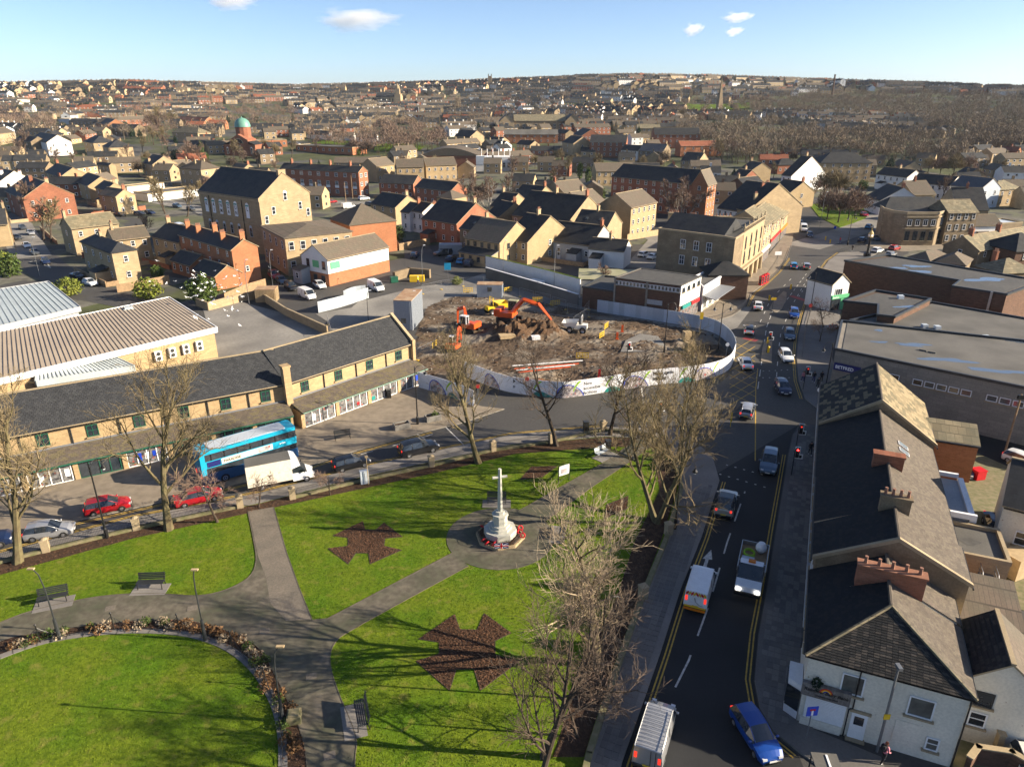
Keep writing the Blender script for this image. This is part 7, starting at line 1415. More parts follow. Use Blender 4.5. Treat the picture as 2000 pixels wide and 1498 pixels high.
def pic(root,at,o_,s_,w=4.2,h=1.9,flip=False):
    """semi-oval photograph with a blue rim, laid panel by panel along the curve"""
    for nm,m,k,off in (('photo_rim','sign_blue',1.,.030),('photo','photo_print',.93,.036)):
        n=14;mb=MB();bot=[];top=[]
        for i in range(n+1):
            t=i/n;u=s_+w/2+(t-.5)*w*k;p,q=at(u),at(u+.05);d=(q-p).normalized();nn=Vector((d.y,-d.x,0))*off;hh=h*k*math.sin(math.pi*min(1,(t if not flip else 1-t)**.7))**.6;b_=p-o_+nn;bot.append((*b_.xy,.12));top.append((*b_.xy,.13+hh))
        for i in range(n):mb.poly([bot[i],bot[i+1],top[i+1],top[i]])
        mb.build(nm,m,root)
def swash(root,at,o_,s_,m='lime',h=2.4,w=.45):
    mb=MB();n=8;L_=[];R_=[]
    for i in range(n+1):
        t=i/n;u=s_+.8*t*t;p,q=at(u),at(u+.05);d=(q-p).normalized();b_=p-o_+Vector((d.y,-d.x,0))*.04;e=d*w*(.25+.75*t);z=.9+(h-.95)*t;L_.append((*b_.xy,z));R_.append((*(b_+e).xy,z))
    for i in range(n):mb.poly([L_[i],R_[i],R_[i+1],L_[i+1]])
    mb.build('leaf_mark',m,root)
def blob(root,at,o_,s_,w=3.):
    mb=MB();n=10;bot=[];top=[]
    for i in range(n+1):
        t=i/n;p,q=at(s_+t*w),at(s_+t*w+.05);d=(q-p).normalized();b_=p-o_+Vector((d.y,-d.x,0))*.038;bot.append((*b_.xy,.11));top.append((*b_.xy,.12+.75*math.sin(math.pi*t**.7)))
    for i in range(n):mb.poly([bot[i],bot[i+1],top[i+1],top[i]])
    mb.build('wave_mark','teal',root)
def htext(root,at,o_,s_,lines,size=.62):
    for k,tx in enumerate(lines):
        p,an=on_h(root,at,o_,s_,3.,1.65-k*size*1.05,None);text(tx,size,'black',root,p,(R(90),0,an))
def s_of(px,py):
    q=G(px,py);return min(np.arange(0,L1_,.2),key=lambda s_:(at1(s_)-q).length)
for px,tx,sz in (((1000,768),['More bus','stops'],.72),((1137,775),['New','accessible','facilities'],.66),((1272,754),['More cycle','parking'],.72),((1402,735),['more','green','spaces'],.6)):htext(H1,at1,o1,s_of(*px)+.15,tx,sz)
for px in ((1082,778),(1213,762),(1352,745)):pic(H1,at1,o1,s_of(*px)+.1)
for px in ((955,755),):pic(H1,at1,o1,s_of(*px)-1,3.2)
for px in ((1042,774),(1118,776),(1184,768),(1256,757),(1328,749),(1392,738)):swash(H1,at1,o1,s_of(*px))
for px in ((1040,774),(1180,768),(1325,749)):blob(H1,at1,o1,s_of(*px))
pic(H2,at2,o2,1.9,3.4,1.9);blob(H2,at2,o2,5.4,2.2);swash(H2,at2,o2,5.2)
# mesh fence panels and barriers
HP=MB();w,h=3.4,2.
for z in (.12,h):HP.tube([(0,0,z),(w,0,z)],.02,4)
for x in (0,w):HP.tube([(x,0,0),(x,0,h)],.025,4)
for k in range(1,24):HP.tube([(w*k/24,0,.12),(w*k/24,0,h)],.004,3,cap=False)
for k in range(1,6):HP.tube([(0,0,.12+k*.31),(w,0,.12+k*.31)],.004,3,cap=False)
hpm=HP.mesh('mesh_panel','steel');ft=MB().box(0,0,0,.25,.6,.14).mesh('foot','yellow')
for i,(a,b) in enumerate((((945,558),(905,560)),((905,560),(862,566)),((862,566),(825,575)),((1015,580),(1042,588)),((1045,588),(1075,595)),((1078,598),(1105,606)),((1108,612),(1140,620)),((1140,620),(1150,606)),((960,586),(985,588)),((1050,628),(1085,636)),((1085,636),(1120,640)),((1120,640),(1150,620)),((640,635),(648,660)),((815,705),(845,690)))):
    A,B=G(*a),G(*b);d=B-A;t=thing('site_fence_panel','wire mesh site fence panel on the edge of the dig','fence',A,math.atan2(d.y,d.x),'wire mesh fence panels of the site');put('mesh_panel',hpm,t).scale=(d.length/3.4,1,1);put('foot',ft,t,(.1,0,0));put('foot',ft,t,(d.length-.1,0,0))
BRM=MB();[BRM.box(1.,0,z,2.,.04,.1) for z in (.15,.55,.9)];[BRM.box(x,0,.1,.06,.05,.95) for x in (.05,.5,1.,1.5,1.95)];brm=BRM.mesh('rails','yellow')
for x,y,rz,lab in ((1040,592,.1,'yellow barrier behind the orange digger boom'),(1075,600,.3,'yellow barrier beside the tilted mesh panel'),(1170,665,1.,'upper yellow barrier in the middle of the site'),(1180,648,1.1,'tall yellow barrier rail in the middle of the site'),(1125,702,0,'yellow barrier lying near the middle of the site'),(905,573,.2,'yellow barrier beside the white container'),(985,572,.6,'yellow barrier right of the white container'),(845,690,1.3,'yellow barrier by the market hall gable')):
    t=thing('barrier',lab,'barrier',spoilz(x,y)+Vector((0,0,.05)),rz);put('rails',brm,t);put('foot',MB().box(1,0,0,.5,.5,.06).mesh('foot','black'),t)
# cabins
def cabin(label,px,L,W,h,rz,m,rm,win=True):
    t=thing('site_cabin',label,'cabin',G(*px)+Vector((0,0,.05)),rz);mb=MB();mb.box(L/2,W/2,0,L,W,h)
    for k in range(int(L/.3)):
        for y in (-.03,W+.03):mb.box(.15+k*.3,y,.1,.14,.06,h-.2)
    for k in range(int(W/.3)):
        for x in (-.03,L+.03):mb.box(x,.15+k*.3,.1,.06,.14,h-.2)
    mb.build('shell',m,t);MB().box(L/2,W/2,h,L+.1,W+.1,.08).build('roof',rm,t)
    if win:MB().box(L*.5,-.08,1.3,.9,.05,.9).build('window','lit_glass',t)
    return t
mat('rust_sheet',(.42,.3,.19),.7,.3,var=.6,vs=.8,tint=(.3,.16,.08));plain('grey_sheet',(.3,.33,.37),.5)
cabin('white steel site container with rusty roof',(932,582),5.2,2.6,2.7,-.05,'corrugated','rust_sheet');cabin('tall stacked grey site cabins behind the market hall gable',(772,645),3.2,8.,5.4,-.12,'grey_sheet','rust_sheet');cabin('grey container in the car park behind the wall',(858,498),6.,2.6,2.5,.05,'grey_sheet','grey_sheet',False);cabin('small rusty-roofed brick store at the end of the car park wall',(500,592),4.,3.,2.6,.1,'sandstone','rust_sheet',False)
# excavators and dumpers
def excavator(label,px,rz,sc,m,pose,cabm='paint_white'):
    t=thing('excavator',label,'excavator',spoilz(*px),rz);t.scale=(sc,)*3
    for y in (-.95,.95):rbox(3.4,.5,0,.75,.25).build('track','tyre',t).location=(0,y,0)
    MB().box(0,0,.45,1.6,1.5,.45).build('undercarriage','dark_metal',t);mb=MB();mb.box(-.5,0,.9,2.6,2.3,.7);mb.box(-1.5,0,1.6,.7,2.2,.35);mb.build('house',m,t);MB().box(-1.75,0,1.,.5,2.3,.9).build('counterweight',m,t)
    MB().box(.35,.7,1.5,1.3,.85,1.45).build('cab_glass','glass',t);c_=MB();[c_.box(.35+x,.7+y,1.5,.1,.1,1.5) for x in (-.62,.62) for y in (-.4,.4)];c_.box(.35,.7,2.95,1.4,.95,.1);c_.build('cab_frame',cabm,t)
    P=[Vector(p) for p in pose];b=MB()
    for a,q,w in ((P[0],P[1],.38),(P[1],P[2],.34)):b.tube([a,a.lerp(q,.5),q],[w*.8,w,w*.7],4)
    b.build('boom',m,t);MB().tube([P[2]+Vector((-.2,0,.3)),P[2],P[3]],[.2,.28,.16],4).build('dipper_arm',m,t);MB().tube([P[0]+Vector((.3,.0,.5)),P[1].lerp(P[2],.3)-Vector((0,0,.3))],.08,6).build('hydraulic_ram','steel',t)
    q=P[3];MB().add([(q.x,-.5,q.z+.1),(q.x,.5,q.z+.1),(q.x-.9,.5,q.z-.3),(q.x-.9,-.5,q.z-.3),(q.x-.1,-.5,q.z-.9),(q.x-.1,.5,q.z-.9),(q.x-.7,-.5,q.z-.95),(q.x-.7,.5,q.z-.95)],[(0,1,5,4),(4,5,7,6),(6,7,2,3),(0,4,6,3),(1,2,7,5)]).build('bucket','dark_metal',t);return t
excavator('orange excavator on the spoil heap with boom stretched right',(995,640),-.35,1.25,'orange_plant',[(.6,-.3,1.6),(2.2,-.3,3.6),(4.6,-.3,3.0),(6.4,-.3,1.0)],'moss_sheet');excavator('white-cabbed orange excavator with folded boom at left of the dig',(915,648),2.6,1.,'orange_plant',[(.5,-.3,1.6),(1.0,-.3,4.2),(2.4,-.3,3.6),(2.5,-.3,1.1)]);excavator('smaller orange and white excavator working by the bare tree',(888,690),1.2,.8,'orange_plant',[(.6,-.3,1.4),(1.4,-.3,4.6),(2.4,-.3,4.2),(2.6,-.3,1.6)])
def dumper(label,px,rz,m,sc=1.):
    t=thing('site_dumper',label,'dumper',spoilz(*px),rz);t.scale=(sc,)*3;MB().box(-.8,0,.6,2.,1.3,.7).build('chassis',m,t);MB().add([(.1,-.9,.8),(1.6,-.9,.9),(1.6,.9,.9),(.1,.9,.8),(-.3,-1.1,1.8),(2.2,-1.1,1.6),(2.2,1.1,1.6),(-.3,1.1,1.8)],[(3,2,1,0),(0,1,5,4),(1,2,6,5),(2,3,7,6),(3,0,4,7)]).build('skip',m,t);MB().tube([(-.9,-.6,1.3),(-.9,-.6,2.7),(-.9,.6,2.7),(-.9,.6,1.3)],.06,5).build('roll_bar',m,t);MB().box(-.7,0,1.3,.5,.5,.5).build('seat','black',t)
    for sx in (-1.2,.9):
        for sy in (1,-1):w=put('wheel',wheel_me(.55)[0],t,(sx,sy*.95,.5));w.rotation_euler=(-sy*math.pi/2,0,0);w.scale=(1,1,2.2);put('rim',wheel_me(.55)[1],w)
dumper('yellow dumper behind the orange excavators',(970,612),.5,'yellow',1.2);dumper('cream dumper with tipped skip beside the spoil heap',(1125,648),2.9,'paint_cream',1.1)
# odds and ends
def boxthing(name,label,cat,px,L,W,h,rz,m,parts=()):
    t=thing(name,label,cat,spoilz(*px) if inside(tuple(G(*px).xy),sp) else G(*px)+Vector((0,0,.1)),rz);MB().box(0,0,0,L,W,h).box(0,0,h,L*1.03,W*1.03,.05).build('box',m,t);return t
boxthing('plywood_crate','upper tan plywood box near the curved hoarding','crate',(1340,672),1.2,1.1,1.7,.2,'pale_timber');boxthing('plywood_crate','lower tan plywood box near the curved hoarding','crate',(1347,685),1.3,1.1,1.4,.2,'pale_timber')
boxthing('manhole_cover','white sheet over a pit in the middle of the site','cover',(1046,668),1.4,1.1,.5,.2,'white');boxthing('pallet','timber pallet of slabs at the foot of the spoil heap','pallet',(990,668),2.6,1.6,.5,.25,'pale_timber');boxthing('skip','yellow skip by the rough ivy wall','skip',(815,550),3.2,1.6,1.2,.05,'yellow');boxthing('waste_container','green tilted bin beside the white and brick shop','bin',(770,552),1.6,1.2,1.2,.4,'green_paint')
for k in range(4):o=MB().tube([(0,0,.3),(11-k,2.2,.35)],.09,6).build('pipe','orange_plant' if k %2 else 'white',thing('drain_pipe','long %s drain pipe laid beside the red soil, %s in the bundle' %('orange' if k %2 else 'white',('rear','second','third','front')[k]),'pipe',spoilz(1000+k*4,722+k*5)))
for i,(x,y,col) in enumerate(((1170,742,'red'),(930,742,'orange_plant'),(1205,665,'orange_plant'),(1215,650,'orange_plant'))):o=thing('site_marker',('red marker board above the printed hoarding','orange barrier board behind the hoarding end','orange post marker by the concrete slab','second orange post marker by the concrete slab')[i],'marker',spoilz(x,y));MB().box(0,0,0,.35,.2,1.2).box(0,0,0,.5,.4,.1).build('board',col,o)
# ---------------- war memorial ----------------
wm=thing('war_memorial','pale stone war memorial cross on stepped octagonal base','memorial',mc+Vector((0,0,.12)),.26);wm.scale=(.92,.92,1)
def octo(r,z0,z1,m,name):
    o=MB();pts=[(r*math.cos(math.pi/8+k*math.pi/4),r*math.sin(math.pi/8+k*math.pi/4)) for k in range(8)];o.prism(pts,z0,z1);return o.build(name,m,wm)
octo(2.55,0,.28,'sandstone','kerb');octo(2.3,.2,.34,'mulch','gravel_bed');octo(1.7,.3,1.0,'memorial_stone','step');octo(1.2,1.0,1.25,'memorial_stone','step');octo(1.0,1.25,1.5,'memorial_stone','step');octo(.75,1.5,2.4,'memorial_stone','plinth');octo(.85,2.4,2.6,'memorial_stone','plinth_cap');octo(.5,2.6,2.9,'memorial_stone','foot')
MB().tube([(0,0,2.9),(0,0,7.3)],[.27,.17],8).build('shaft','memorial_stone',wm);MB().tube([(-.75,-.0,6.45),(.75,0,6.45)],.14,8).build('arm','memorial_stone',wm)
mb=MB()
for k in range(8):
    a,b=[(2.4*math.cos(math.pi/8+j*math.pi/4),2.4*math.sin(math.pi/8+j*math.pi/4)) for j in (k,k+1)]
    for z in (.55,.85):mb.tube([(*a,z),(*b,z)],.018,4)
    for j in range(9):t=j/9;mb.tube([(a[0]+(b[0]-a[0])*t,a[1]+(b[1]-a[1])*t,.28),(a[0]+(b[0]-a[0])*t,a[1]+(b[1]-a[1])*t,.9)],.012,3)
mb.build('railing','black',wm)
wr=MB().tube([(.22*math.cos(t),.22*math.sin(t),0) for t in np.linspace(0,6.4,14)],.07,6).mesh('ring','red')
for i,(a,r) in enumerate(((-2.2,2.1),(.1,1.9),(.4,2.1),(-1.9,1.85),(-.2,2.15),(2.6,2.0),(-2.5,1.9))):
    t=thing('poppy_wreath','red poppy wreath laid at the foot of the memorial','wreath',mc+Vector((r*math.cos(a),r*math.sin(a),.55)),a,'poppy wreaths at the memorial');put('ring',wr,t).rotation_euler=(.9,0,0)
fl=thing('union_flag','small union flag on the memorial railing','flag',mc+Vector((.15,-2.42,.5)),.05);MB().box(0,0,0,1.3,.02,.55).build('cloth','navy',fl)
for z,h in ((.19,.17),):MB().box(0,-.016,z,1.3,.01,h).build('white_bar','white',fl);MB().box(0,-.024,z+.04,1.3,.01,.09).build('red_bar','red',fl)
MB().box(0,-.016,0,.26,.01,.55).build('white_bar','white',fl);MB().box(0,-.024,0,.14,.01,.55).build('red_bar','red',fl)
for s_ in (1,-1):MB().add([(-.65*s_,-.013,.0),(-.55*s_,-.013,0),(.65*s_,-.013,.55),(.55*s_,-.013,.55)],[(0,1,2,3) if s_>0 else (3,2,1,0)]).build('white_saltire','white',fl)
# ---------------- park wall: stone piers with railings ----------------
pw=[(x,y+14+y*.003) for x,y in park_n];PW=GP(pw);pier_px=[(-180,1148),(92,1078),(268,1035),(470,992),(572,975),(715,940),(843,912),(963,882),(1077,866),(1178,842),(1273,853)]
plain('wall_moss',(.2,.17,.1),.9,var=.5,tint=(.1,.11,.04))
pm=MB().box(0,0,0,.62,.62,1.25).box(0,0,1.25,.7,.7,.14).lathe([(.34,1.39),(.2,1.5),(.02,1.55)],8).mesh('pier','trim_stone')
mb=None;PP=[G(*p) for p in pier_px]
for i,p in enumerate(PP):
    t=thing('gate_pier','square stone pier in the park railings%s' %('' if i not in (3,4,10) else ' at the road corner' if i==10 else ' left of the park gate' if i==3 else ' right of the park gate'),'pier',p,.4,'stone piers of the park railings%s' %('' if i not in (3,4,10) else str(i//4)));put('pier',pm,t)
for i,(a,b) in enumerate(zip(PP[:-1],PP[1:])):
    if i==3:continue
    d=b-a;L_=d.length;t=thing('park_railing','low wall with iron railing, %s stretch along the park' %('first','second','third','','fourth from left','fifth from left','sixth from left','seventh','eighth','last')[i],'railing',a,math.atan2(d.y,d.x));MB().box(L_/2,0,0,L_-.6,.4,.38).build('low_wall','wall_moss',t);mb=MB()
    for z in (.5,1.15):mb.tube([(.35,0,z),(L_-.35,0,z)],.022,4)
    n=int(L_/.14)
    for k in range(n):mb.tube([(.35+(L_-.7)*k/n,0,.38),(.35+(L_-.7)*k/n,0,1.3)],.011,3,cap=False)
    mb.build('bars','black',t)
E_=GP(park_e[1:]);t=thing('park_side_wall','low stone wall between the park and the main road footway','wall',E_[0]);mb=MB()
for a,b in zip(E_[:-1],E_[1:]):d=b-a;c_=(a+b)/2-E_[0];mb.box(c_.x,c_.y,0,d.length+.1,.4,.55,0,math.atan2(d.y,d.x))
mb.build('wall','wall_moss',t)
for x,y in ((1305,1045),(1255,1170)):put('pier',pm,thing('gate_pier','stone pier on the main road side of the park','pier',G(x,y),.4,'stone piers by the main road'))
# ---------------- benches ----------------
def bench_proto(m1,m2):
    t=thing('bench','bench','bench');
    for k in range(5):MB().box(0,-.05+k*.1,.44,1.8,.08,.035).build('slat',m1,t)
    for k in range(4):o=MB().box(0,.44+k*.03,.52+k*.115,1.8,.035,.09).build('slat',m1,t)
    for x in (-.8,.8):MB().tube([(x,-.1,0),(x,-.08,.44),(x,.42,.44),(x,.56,.95)],.03,5).tube([(x,.42,.44),(x,.5,0)],.03,5).build('leg',m2,t)
    return t
bp=bench_proto('dark_metal','black');bw2=bench_proto('corrugated','steel');bench_l=[((105,1180),.35,bp,'dark bench on the left of the curved path',1.25),((295,1152),.05,bp,'dark bench on a paved pad above the curved path',1.25),((970,985),0,bp,'dark bench behind the memorial',1.1),((1095,1045),-1.75,bp,'dark bench right of the memorial',1.1),((1178,892),.75,bw2,'pale metal bench by the litter bin',1.1),((700,1408),-1.25,bp,'dark bench beside the lower path casting a clear shadow',1.3),((670,860),.35,bp,'dark bench on the market hall paving',1.1)]
used=set()
for px,rz,pr,lab,s_ in bench_l:
    loc=G(*px)+Vector((0,0,.13))
    if pr.name not in used:used.add(pr.name);o=pr;o.location=loc;o.rotation_euler=(0,0,rz);o.scale=(s_,)*3;o['label']=lab;KID0=None
    else:o=dup(pr,loc,rz,lab,None,s_)
    for px2 in (px,):
        if px !=(670,860):struct('bench_pad',MB().box(loc.x-.3*math.sin(rz)*-1,loc.y-.1,.1,2.9,1.5,.045,0,rz),'paving_slab')
# ---------------- lamps ----------------
def lamp_old(label,px,arms,h=6.5,rz=0.):
    t=thing('street_lamp',label,'street lamp',G(*px)+Vector((0,0,.1)),rz);MB().lathe([(.17,0),(.17,1.),(.11,1.15),(.08,2.),(.06,h-.2),(.09,h),(.02,h+.4)],8).build('post','black',t)
    for s_ in arms:
        MB().tube([(0,0,h-.3)]+[(s_*(.65-.65*math.cos(a)),0,h-.3+.75*math.sin(a)) for a in np.linspace(.2,math.pi*.95,9)],.035,5).build('bracket','black',t);MB().lathe([(.26,0),(.24,.12),(.1,.3),(.05,.5)],10,s_*1.28,0,h-.75).build('lantern','black',t);MB().ball(s_*1.28,0,h-.8,.16,0,8,5).build('lamp_glass','lamp_clear',t)
for px,arms,h,rz,lab in (((210,1052),(1,),7.6,1.2,'black street lamp behind the red hatchback'),((816,830),(1,),7.5,.3,'black street lamp in front of the market hall end'),((1402,690),(1,-1),8.,0,'black twin-arm street lamp inside the curved hoarding'),((1297,690),(1,),8.,0,'slim lamp post behind the concrete slab'),((1582,610),(-1,),7.5,.1,'black street lamp by the green-fronted shop'),((1609,775),(-1,),7.5,.2,'black street lamp beside the betting shop'),((1318,1035),(1,),7.2,-.3,'black street lamp among the dense tree on the footway'),((1170,1370),(1,),8.2,.4,'black street lamp in the pale twiggy tree'),((1655,480),(1,-1),8.,.2,'twin-arm street lamp at the upper junction')):lamp_old(lab,px,arms,h,rz)
def lamp_new(label,px,h,m='dark_metal',bend=1.,rz=0.,head='lamp_clear',sleeve=True):
    t=thing('lamp_post',label,'lamp post',G(*px)+Vector((0,0,.05)),rz);pts=[(0,0,0),(0,0,h*.5),(bend*.05,0,h*.75),(bend*.25,0,h*.92),(bend*.7,0,h)];MB().tube(pts,[.07,.055,.05,.045,.04],6).build('post',m,t)
    if sleeve:MB().tube([(0,0,0),(0,0,h*.3)],[.16,.11],8).build('sleeve',m,t)
    MB().box(bend*.85,0,h-.04,.5,.2,.1).build('lantern',head,t)
for px,h,b,lab in (((118,1250),6.6,-.7,'left slender park lamp by the oval lawn'),((402,1252),6.6,.3,'right slender park lamp by the oval lawn'),((553,1410),6.4,.7,'curving park lamp beside the lower path')):lamp_new(lab,px,h,'dark_metal',b,0,'pale_timber')
for px,h,lab in (((78,540),9.,'grey lamp post at the street bend'),((487,595),9.,'grey lamp post by the store car park'),((533,560),8.,'grey lamp post on the site ramp'),((826,560),9.,'double-headed lamp post by the skip'),((983,548),9.,'tall lamp post at the beer garden corner'),((1082,572),10.,'tall lamp post before the white garden wall'),((1601,445),11.,'tall pale lamp post by the green'),((1545,455),9.,'pale lamp post at the shop row end'),((1772,470),8.,'lamp post in front of the curved bank'),((720,630),6.,'black post by the site road bend'),((805,625),5.5,'short black lamp by the stacked cabins')):lamp_new(lab,px,h,'grey_metal' if h>6.5 else 'black',.8,.2,'lamp_clear',False)
# poles
def pole(label,px,h,m='timber',r=.13,name='telegraph_pole'):
    t=thing(name,label,'pole',G(*px));MB().tube([(0,0,0),(0,0,h)],[r,r*.75],7).build('shaft',m,t);return t
pole('leaning telegraph pole at the far left street',(32,490),8.);pole('telegraph pole in front of the three-storey red flats',(689,388),9.);pole('telegraph pole right of the three-storey red flats',(676,398),8.);tp=pole('dark telegraph pole in the lane behind the betting shop',(1962,885),7.5);MB().box(0,0,6.9,.7,.3,.5).build('transformer','black',tp)
lp=pole('grey street pole with yellow sign on the cream corner shop wall',(1712,1468),7.,'grey_metal',.09,'lamp_column');MB().box(0,-.1,2.9,.4,.05,.4).build('sign_plate','yellow',lp);MB().box(0,0,6.9,.25,.5,.2).build('lantern','grey_metal',lp)
# ---------------- signals, signs ----------------
def signal(label,px,rz=0.,lit=False):
    t=thing('traffic_signal',label,'traffic light',G(*px)+Vector((0,0,.1)),rz);MB().tube([(0,0,0),(0,0,3.3)],.06,7).build('post','black',t);b=MB().box(.25,0,2.13,.56,.06,1.44).box(.66,0,2.13,.4,.06,.56).build('backplate','white',t);f=MB().box(.25,0,2.25,.37,.14,1.2).box(.6,0,2.25,.26,.14,.32).build('head','black',t)
    for k,m in enumerate(('amber','dark_metal','signal_red' if lit else 'lamp_red')):o=MB().lathe([(.1,0),(.1,.03)],10).build('lens',m if k !=0 else 'dark_metal',t,(.25,-.08,2.42+k*.38));o.rotation_euler=(R(90),0,0)
signal('traffic light with white-edged L-shaped board, nearer of two by the terrace',(1545,930),-.2,True);signal('traffic light with white-edged L-shaped board, farther of two by the terrace',(1553,882),-.2);signal('traffic light with white-edged board opposite the betting shop',(1568,762),-.2);signal('traffic light beside the cherry tree at the park corner',(1283,836),.3);signal('traffic light by the curved hoarding tip',(1224,712),.3);signal('traffic light on the traffic island by the white hatchback',(1497,690),0)
def sign(label,px,h,shape,m,rz=0.,post='grey_metal',w=.6,hh=.6):
    t=thing('road_sign',label,'road sign',G(*px)+Vector((0,0,.1)),rz);MB().tube([(0,0,0),(0,0,h)],.04,6).build('post',post,t)
    if shape=='round':o=MB().lathe([(w/2,0),(w/2,.04)],16).build('plate',m,t,(0,-.04,h));o.rotation_euler=(R(90),0,0)
    else:MB().box(0,-.06,h-hh/2,w,.04,hh).build('plate',m,t)
    return t
sn=sign('blue no-through-road sign by the corner shop',(1573,1448),2.6,'box','sign_blue',.1,w=.75,hh=.75);MB().box(0,-.09,2.28,.12,.02,.42).build('white_bar','white',sn);MB().box(0,-.09,2.66,.36,.02,.14).build('red_bar','red',sn)
sign('yellow sign on the long traffic island',(1508,606),2.2,'box','yellow',0,'black',1.,.5);sign('blue round sign at the upper junction',(1628,462),2.5,'round','sign_blue',w=.8);sign('red and white round sign by the street lamp',(1579,622),2.4,'round','red',w=.7);sign('white round sign at the side street corner',(1594,796),2.5,'round','white',w=.6);sign('blue site sign board beside the clipped bush',(875,545),2.8,'box','cyan_sign' if plain('cyan_sign',(.02,.35,.6),.4) else '',w=1.5,hh=1.6);sign('white direction board by the shop row',(1517,516),2.6,'box','white',.2,w=1.8,hh=.9);sign('red no-entry sign in front of the printed hoarding',(1029,775),2.6,'round','red',w=.6);sign('red no-entry sign at the short hoarding end',(934,790),2.6,'round','red',w=.6);sign('yellow road works sign by the corrugated hoarding',(1367,650),3.,'box','yellow',0,'dark_metal',.6,1.2);sign('yellow striped post at the box junction edge',(1426,835),1.4,'box','yellow',0,'yellow',.2,1.3);sign('pale notice post in the park border',(720,948),3.4,'box','pale_timber',.3,'pale_timber',.3,.25);sign('no-turn sign inside the curved hoarding tip',(1416,712),3.2,'round','white',w=.6)
nb=thing('notice_board','white park notice board on two posts beside the path','notice board',G(1101,942)+Vector((0,0,.1)),.55);[MB().tube([(x,0,0),(x,0,2.1)],.05,6).build('post','dark_metal',nb) for x in (-.7,.7)];MB().box(0,0,.85,1.35,.06,1.15).build('panel','white',nb);MB().box(0,-.04,1.1,.8,.02,.5).build('notice','photo_print',nb)
for px,lab in (((1187,880),'black litter bin beside the pale bench'),((760,778),'black litter bin at the market hall shopfront'),((1144,842),'small black litter bin by the park railings')):
    t=thing('litter_bin',lab,'bin',G(*px)+Vector((0,0,.12)),.2);MB().box(0,0,0,.6,.6,1.15).build('body','black',t);MB().box(0,0,1.15,.66,.66,.1).box(0,-.31,.8,.4,.02,.2).build('lid','dark_metal',t)
for px,lab,gr in (((785,838),'empty stone planter on the market hall paving',0),((846,822),'stone planter with green shrub on the market hall paving',1)):
    t=thing('planter',lab,'planter',G(*px)+Vector((0,0,.12)),.45);mb=MB()
    for k in range(9):mb.box(-.88+k*.22,-.45,0,.2,.1,.75);mb.box(-.88+k*.22,.45,0,.2,.1,.75)
    mb.box(-.97,0,0,.1,.9,.75);mb.box(.97,0,0,.1,.9,.75);mb.build('trough','yard',t);MB().box(0,0,.05,1.85,.8,.5).build('soil','mulch',t)
    if gr:np_mesh('shrub',leafball(160,.5,.35,.35,.1,77)+np.array([.3,0,.8]),'leaf',t)
ub=thing('utility_cabinet','grey-blue utility cabinet in the park border','cabinet',G(713,945)+Vector((0,0,.1)),.4);MB().box(0,0,0,.9,.45,1.5).box(0,0,1.5,.96,.5,.06).build('case','blue_render',ub);MB().box(0,-.24,.15,.02,.02,1.2).build('door_seam','black',ub)
for i in range(3):
    t=thing('phone_box','%s of three red phone boxes beside the corner bank' %('nearest','middle','farthest')[i],'phone box',G(1486,558)+Vector((i*.95,i*1.2,.12)),.5,'red phone boxes');t.scale=(.85,)*3;mb=MB();[mb.box(x,y,0,.1,.1,2.2) for x in (-.4,.4) for y in (-.4,.4)];mb.box(0,0,2.15,.95,.95,.2);mb.lathe([(.5,2.35),(.3,2.5),(.02,2.55)],8);mb.box(0,0,0,.9,.9,.35);[mb.box(0,y,z,.8,.04,.05) for y in (-.42,.42) for z in (.8,1.2,1.6)];mb.build('frame','red',t);MB().box(0,0,.35,.78,.78,1.8).build('glazing','glass',t)
BLM=MB().lathe([(.1,0),(.1,.9),(.13,.95),(.08,1.05)],8).mesh('post','yellow')
for px,lab in (((1502,588),'yellow bollard at the near end of the long island'),((1544,566),'yellow bollard at the far end of the long island'),((1500,690),'lower yellow bollard on the small island'),((1499,672),'upper yellow bollard on the small island'),((1612,470),'left yellow bollard at the upper junction'),((1621,476),'right yellow bollard at the upper junction')):
    t=thing('bollard',lab,'bollard',G(*px)+Vector((0,0,.13)),0);put('post',BLM,t).scale=(1.8,1.8,1)
def guard(label,pts):
    P=GP(pts);t=thing('guard_rail',label,'railing',P[0]);mb=MB()
    for a,b in zip(P[:-1],P[1:]):
        a,b=a-P[0],b-P[0];d=b-a
        for z in (.35,1.1):mb.tube([(*a.xy,z),(*b.xy,z)],.03,4)
        n=int(d.length/.35)
        for k in range(n):q=a+d*k/n;mb.tube([(*q.xy,.1),(*q.xy,1.1)],.014,3,cap=False)
    mb.build('rails','black',t)
guard('black guard rail along the right footway by the shops',[(1566,700),(1572,650),(1583,610),(1598,565),(1612,535)]);guard('black guard rail round the shop corner opposite',[(1345,636),(1400,628),(1435,615),(1458,598),(1465,580)]);guard('black guard rail along the shop row',[(1500,552),(1520,534),(1534,512),(1544,485)]);guard('black guard rail by the upper junction crossing',[(1640,495),(1690,478)])
